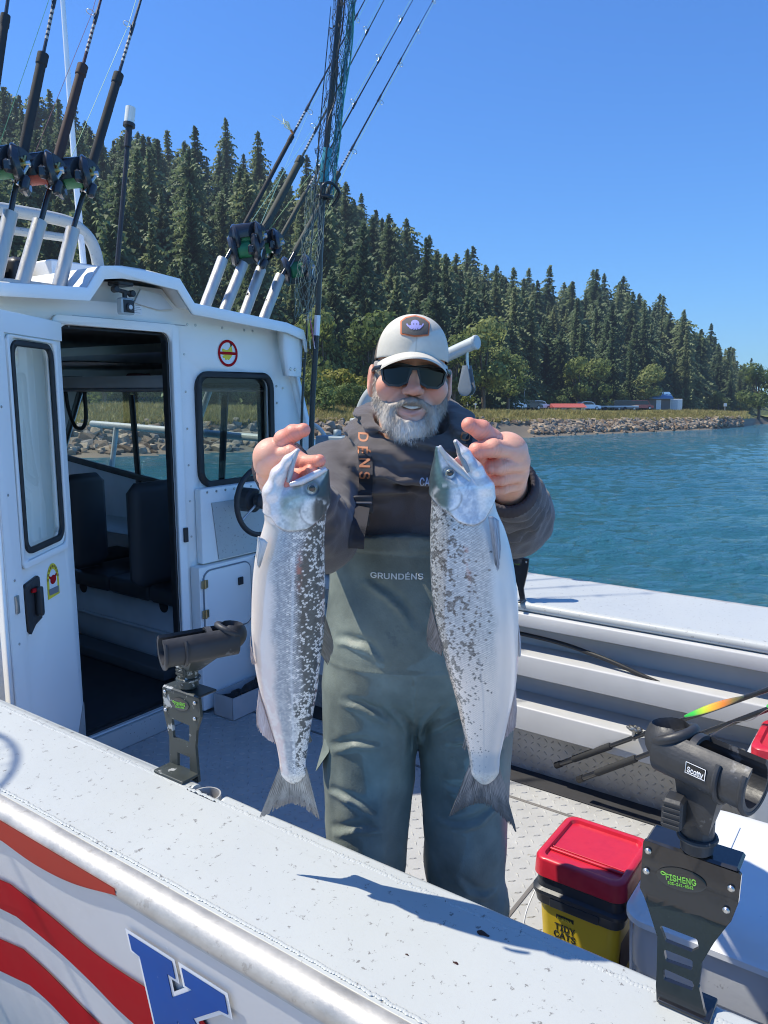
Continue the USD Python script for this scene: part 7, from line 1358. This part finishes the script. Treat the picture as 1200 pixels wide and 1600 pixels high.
put(cl, 'drain_cap', cat(torus((1.93, .10, .4755), (0, 0, 1), .034, .005), torus((1.93, .10, .4755), (0, 0, 1), .020, .004)), cw, True)
# ---- grey tub with a red lid, at the right edge
tb = thing('grey_tub', 'pale grey tub with a red lid cut by the right edge of the picture', 'tub', (2.56, .20, 0), BOAT)
tq = lambda q, r=.03: (2.39 + q, .10 + q, 2.66 - q, .365 - q, r)
put(tb, 'body', loft([(*tq(.03), .004), (*tq(.008), .46), (*tq(-.004), .465), (*tq(-.004), .50), (*tq(.01), .505)]), mat('tub_grey', (.42, .46, .49), .45, vary=.06), 40); put(tb, 'lid', loft([(*tq(.02), .50), (*tq(.012), .505), (*tq(.012), .545), (*tq(.018), .552), (*tq(.032), .553), (*tq(.038), .545)]), redp, 40)
# ---- tray of gear under the aft helm
ty = thing('tray', 'low pale box of dark gear on the deck in front of the locker', 'tray', (2.64, 2.73, 0), BOAT); tx0, tx1, ty0, ty1, tz = 2.49, 2.80, 2.66, 2.80, .115; trm = mat('tray_white', (.55, .52, .50), .6, vary=.12, scale=8, wear=(.25, .15, .12), wscale=10, wlevel=.66)
for nm, lo, hi in (('front', (tx0, ty0, .004), (tx1, ty0 + .006, tz)), ('back', (tx0, ty1 - .006, .004), (tx1, ty1, tz)), ('end_panel', (tx0, ty0 + .006, .004), (tx0 + .006, ty1 - .006, tz)), ('end_panel', (tx1 - .006, ty0 + .006, .004), (tx1, ty1 - .006, tz)), ('bottom', (tx0 + .006, ty0 + .006, .004), (tx1 - .006, ty1 - .006, .010))): put(ty, nm, box(lo, hi), trm, 0)
r_ = np.random.default_rng(14); lm_ = mat('dark_gear', (.025, .024, .026), .7, vary=.4, scale=30, bump=.8, bscale=60)
for k in range(6):
    c = np.array([tx0 + .04 + k * .046, 2.73 + r_.normal() * .012, .075]); g = thing('glove', 'dark crumpled glove among the gear in the pale tray', 'glove', c, BOAT, 'dark gear in the tray')
    put(g, 'glove', trimesh.convex.convex_hull(c + r_.normal(size=(18, 3)) * [.022, .03, .028]), lm_, 50)
# ---- action camera under the roof peak
ac = thing('action_camera', 'small action camera in a clear case hanging under the raised roof', 'camera', (2.095, 2.84, 2.06), BOAT)
clearm = mat('case_clear', (.42, .46, .48), .15, vary=.1, coat=.8)
put(ac, 'mount', cat(box((2.06, 2.80, 2.040), (2.135, 2.88, 2.058), .004), tube([(2.07, 2.83, 2.045), (2.055, 2.82, 2.022)], .010, 8), tube([(2.055, 2.82, 2.022), (2.13, 2.82, 2.012)], .009, 8), disc((2.055, 2.835, 2.022), (0, -1, 0), .014, .03, 14, .003), disc((2.135, 2.835, 2.012), (0, -1, 0), .014, .03, 14, .003), tube([(2.10, 2.82, 2.015), (2.10, 2.82, 1.99)], .010, 8)), plasticb)
cs = put(ac, 'case', box((2.070, 2.800, 1.922), (2.135, 2.84, 1.990), .006), clearm, 20); put(cs, 'camera_body', box((2.076, 2.797, 1.930), (2.129, 2.801, 1.982), .001), plasticb, 0); put(cs, 'lens_ring', disc((2.105, 2.798, 1.952), (0, -1, 0), .018, .008, 20, .002), plasticb); put(cs, 'lens', disc((2.105, 2.791, 1.952), (0, -1, 0), .010, .004, 18, .002), mat('lens_pale', (.5, .5, .5), .1, coat=1.0))
# ---- stains on the near gunwale
for k, (px, r_s) in enumerate((((0.9900, 0.5057, 0.7502), .007), ((0.8818, 0.5790, 0.7502), .002), ((0.9096, 0.5096, 0.7502), .003))):
    a = np.linspace(0, 2 * PI, 12)[:-1]; q = Polygon(np.stack([px[0] + r_s * np.cos(a) * (.7 + .3 * np.sin(3 * a + k)), px[1] + r_s * 1.6 * np.sin(a)], 1)); put(boat, 'blood_spot', plate(q, 'xy', .7502, .0006), mat('dried_blood', (.035, .012, .010), .35), 0)
# ================================================================== the dock the picture is taken from (frame WORLD)
dockm = [mat('dock_plank_%d' % k, c, .85, vary=.22, scale=3, bump=.6, bscale=30, stretch=(1, 14, 14)) for k, c in enumerate(((.46, .41, .34), (.40, .36, .30), (.50, .45, .38)))]
dk = thing('dock', 'weathered wooden dock beside the boat, where the photographer stands', 'dock', (-.6, .5, -.05), BOAT)
r_ = np.random.default_rng(77)
for k in range(60):
    y = -4.2 + k * .148; put(dk, 'plank', box((-2.1, y, -.11 + r_.uniform(0, .004)), (.60 + r_.uniform(-.01, .01), y + .140, -.07 + r_.uniform(0, .004)), .003), dockm[k % 3], 0)
for x in (-1.9, -.75, .45): put(dk, 'beam', box((x - .05, -4.2, -.30), (x + .05, 4.6, -.112)), dockm[1], 0)
for x, y in ((-1.9, -3), (-1.9, 3), (.45, -3.9)): put(dk, 'float', box((x - .3, y - .5, -.75), (x + .1, y + .5, -.302), .03), plasticb, 0)
# a landing net leaning on the dock at the left, out of the picture: its hoop shades the near gunwale
ln = thing('landing_net', 'landing net with a round black hoop leaning at the dock, left of the picture', 'landing net', (-3.0, 1.9, -.05), DECK)
tt = 2.2; hc = np.array([-1.16, 1.80, .75]) + tt * np.array([-.61, -.05, 1.0]); a = np.linspace(0, 2 * PI, 49)
put(ln, 'hoop', tube(np.stack([hc[0] + .30 * np.cos(a), hc[1] + .30 * np.sin(a), hc[2] + 0 * a], 1), .008, 8, False), plasticb)
put(ln, 'pole', tube([hc + [-.3, 0, 0], (-3.0, 1.9, -.05)], .014, 10), plasticb)
nn_ = []
for k in np.arange(-.27, .28, .045):
    w_ = math.sqrt(max(.0, .09 - k * k)); z_ = lambda q: hc + np.array([q[0], q[1], -1.2 * (.09 - min(.09, q[0] ** 2 + q[1] ** 2))])
    for f in (lambda s: (k, s), lambda s: (s, k)): nn_.append(tube([z_(f(s)) for s in np.linspace(-w_, w_, 9)], .0012, 3, False))
put(ln, 'netting', cat(nn_), plasticb, False, kind='stuff')
# ================================================================== a little sea air
usdkit.material(stage, '/World/Looks/sea_air', {'v': ('principled_volume', {'color': (.80, .90, 1.0), 'density': .00030, 'anisotropy': .3})}, volume='v.volume')
hz = usdkit.mesh(stage, '/World/haze', trimesh.creation.box(bounds=[[-620, -150, -8], [620, 1000, 100]]), '/World/Looks/sea_air'); meta(hz.GetPrim(), 'thin haze over the bay and the hillside', 'haze', kind='stuff')
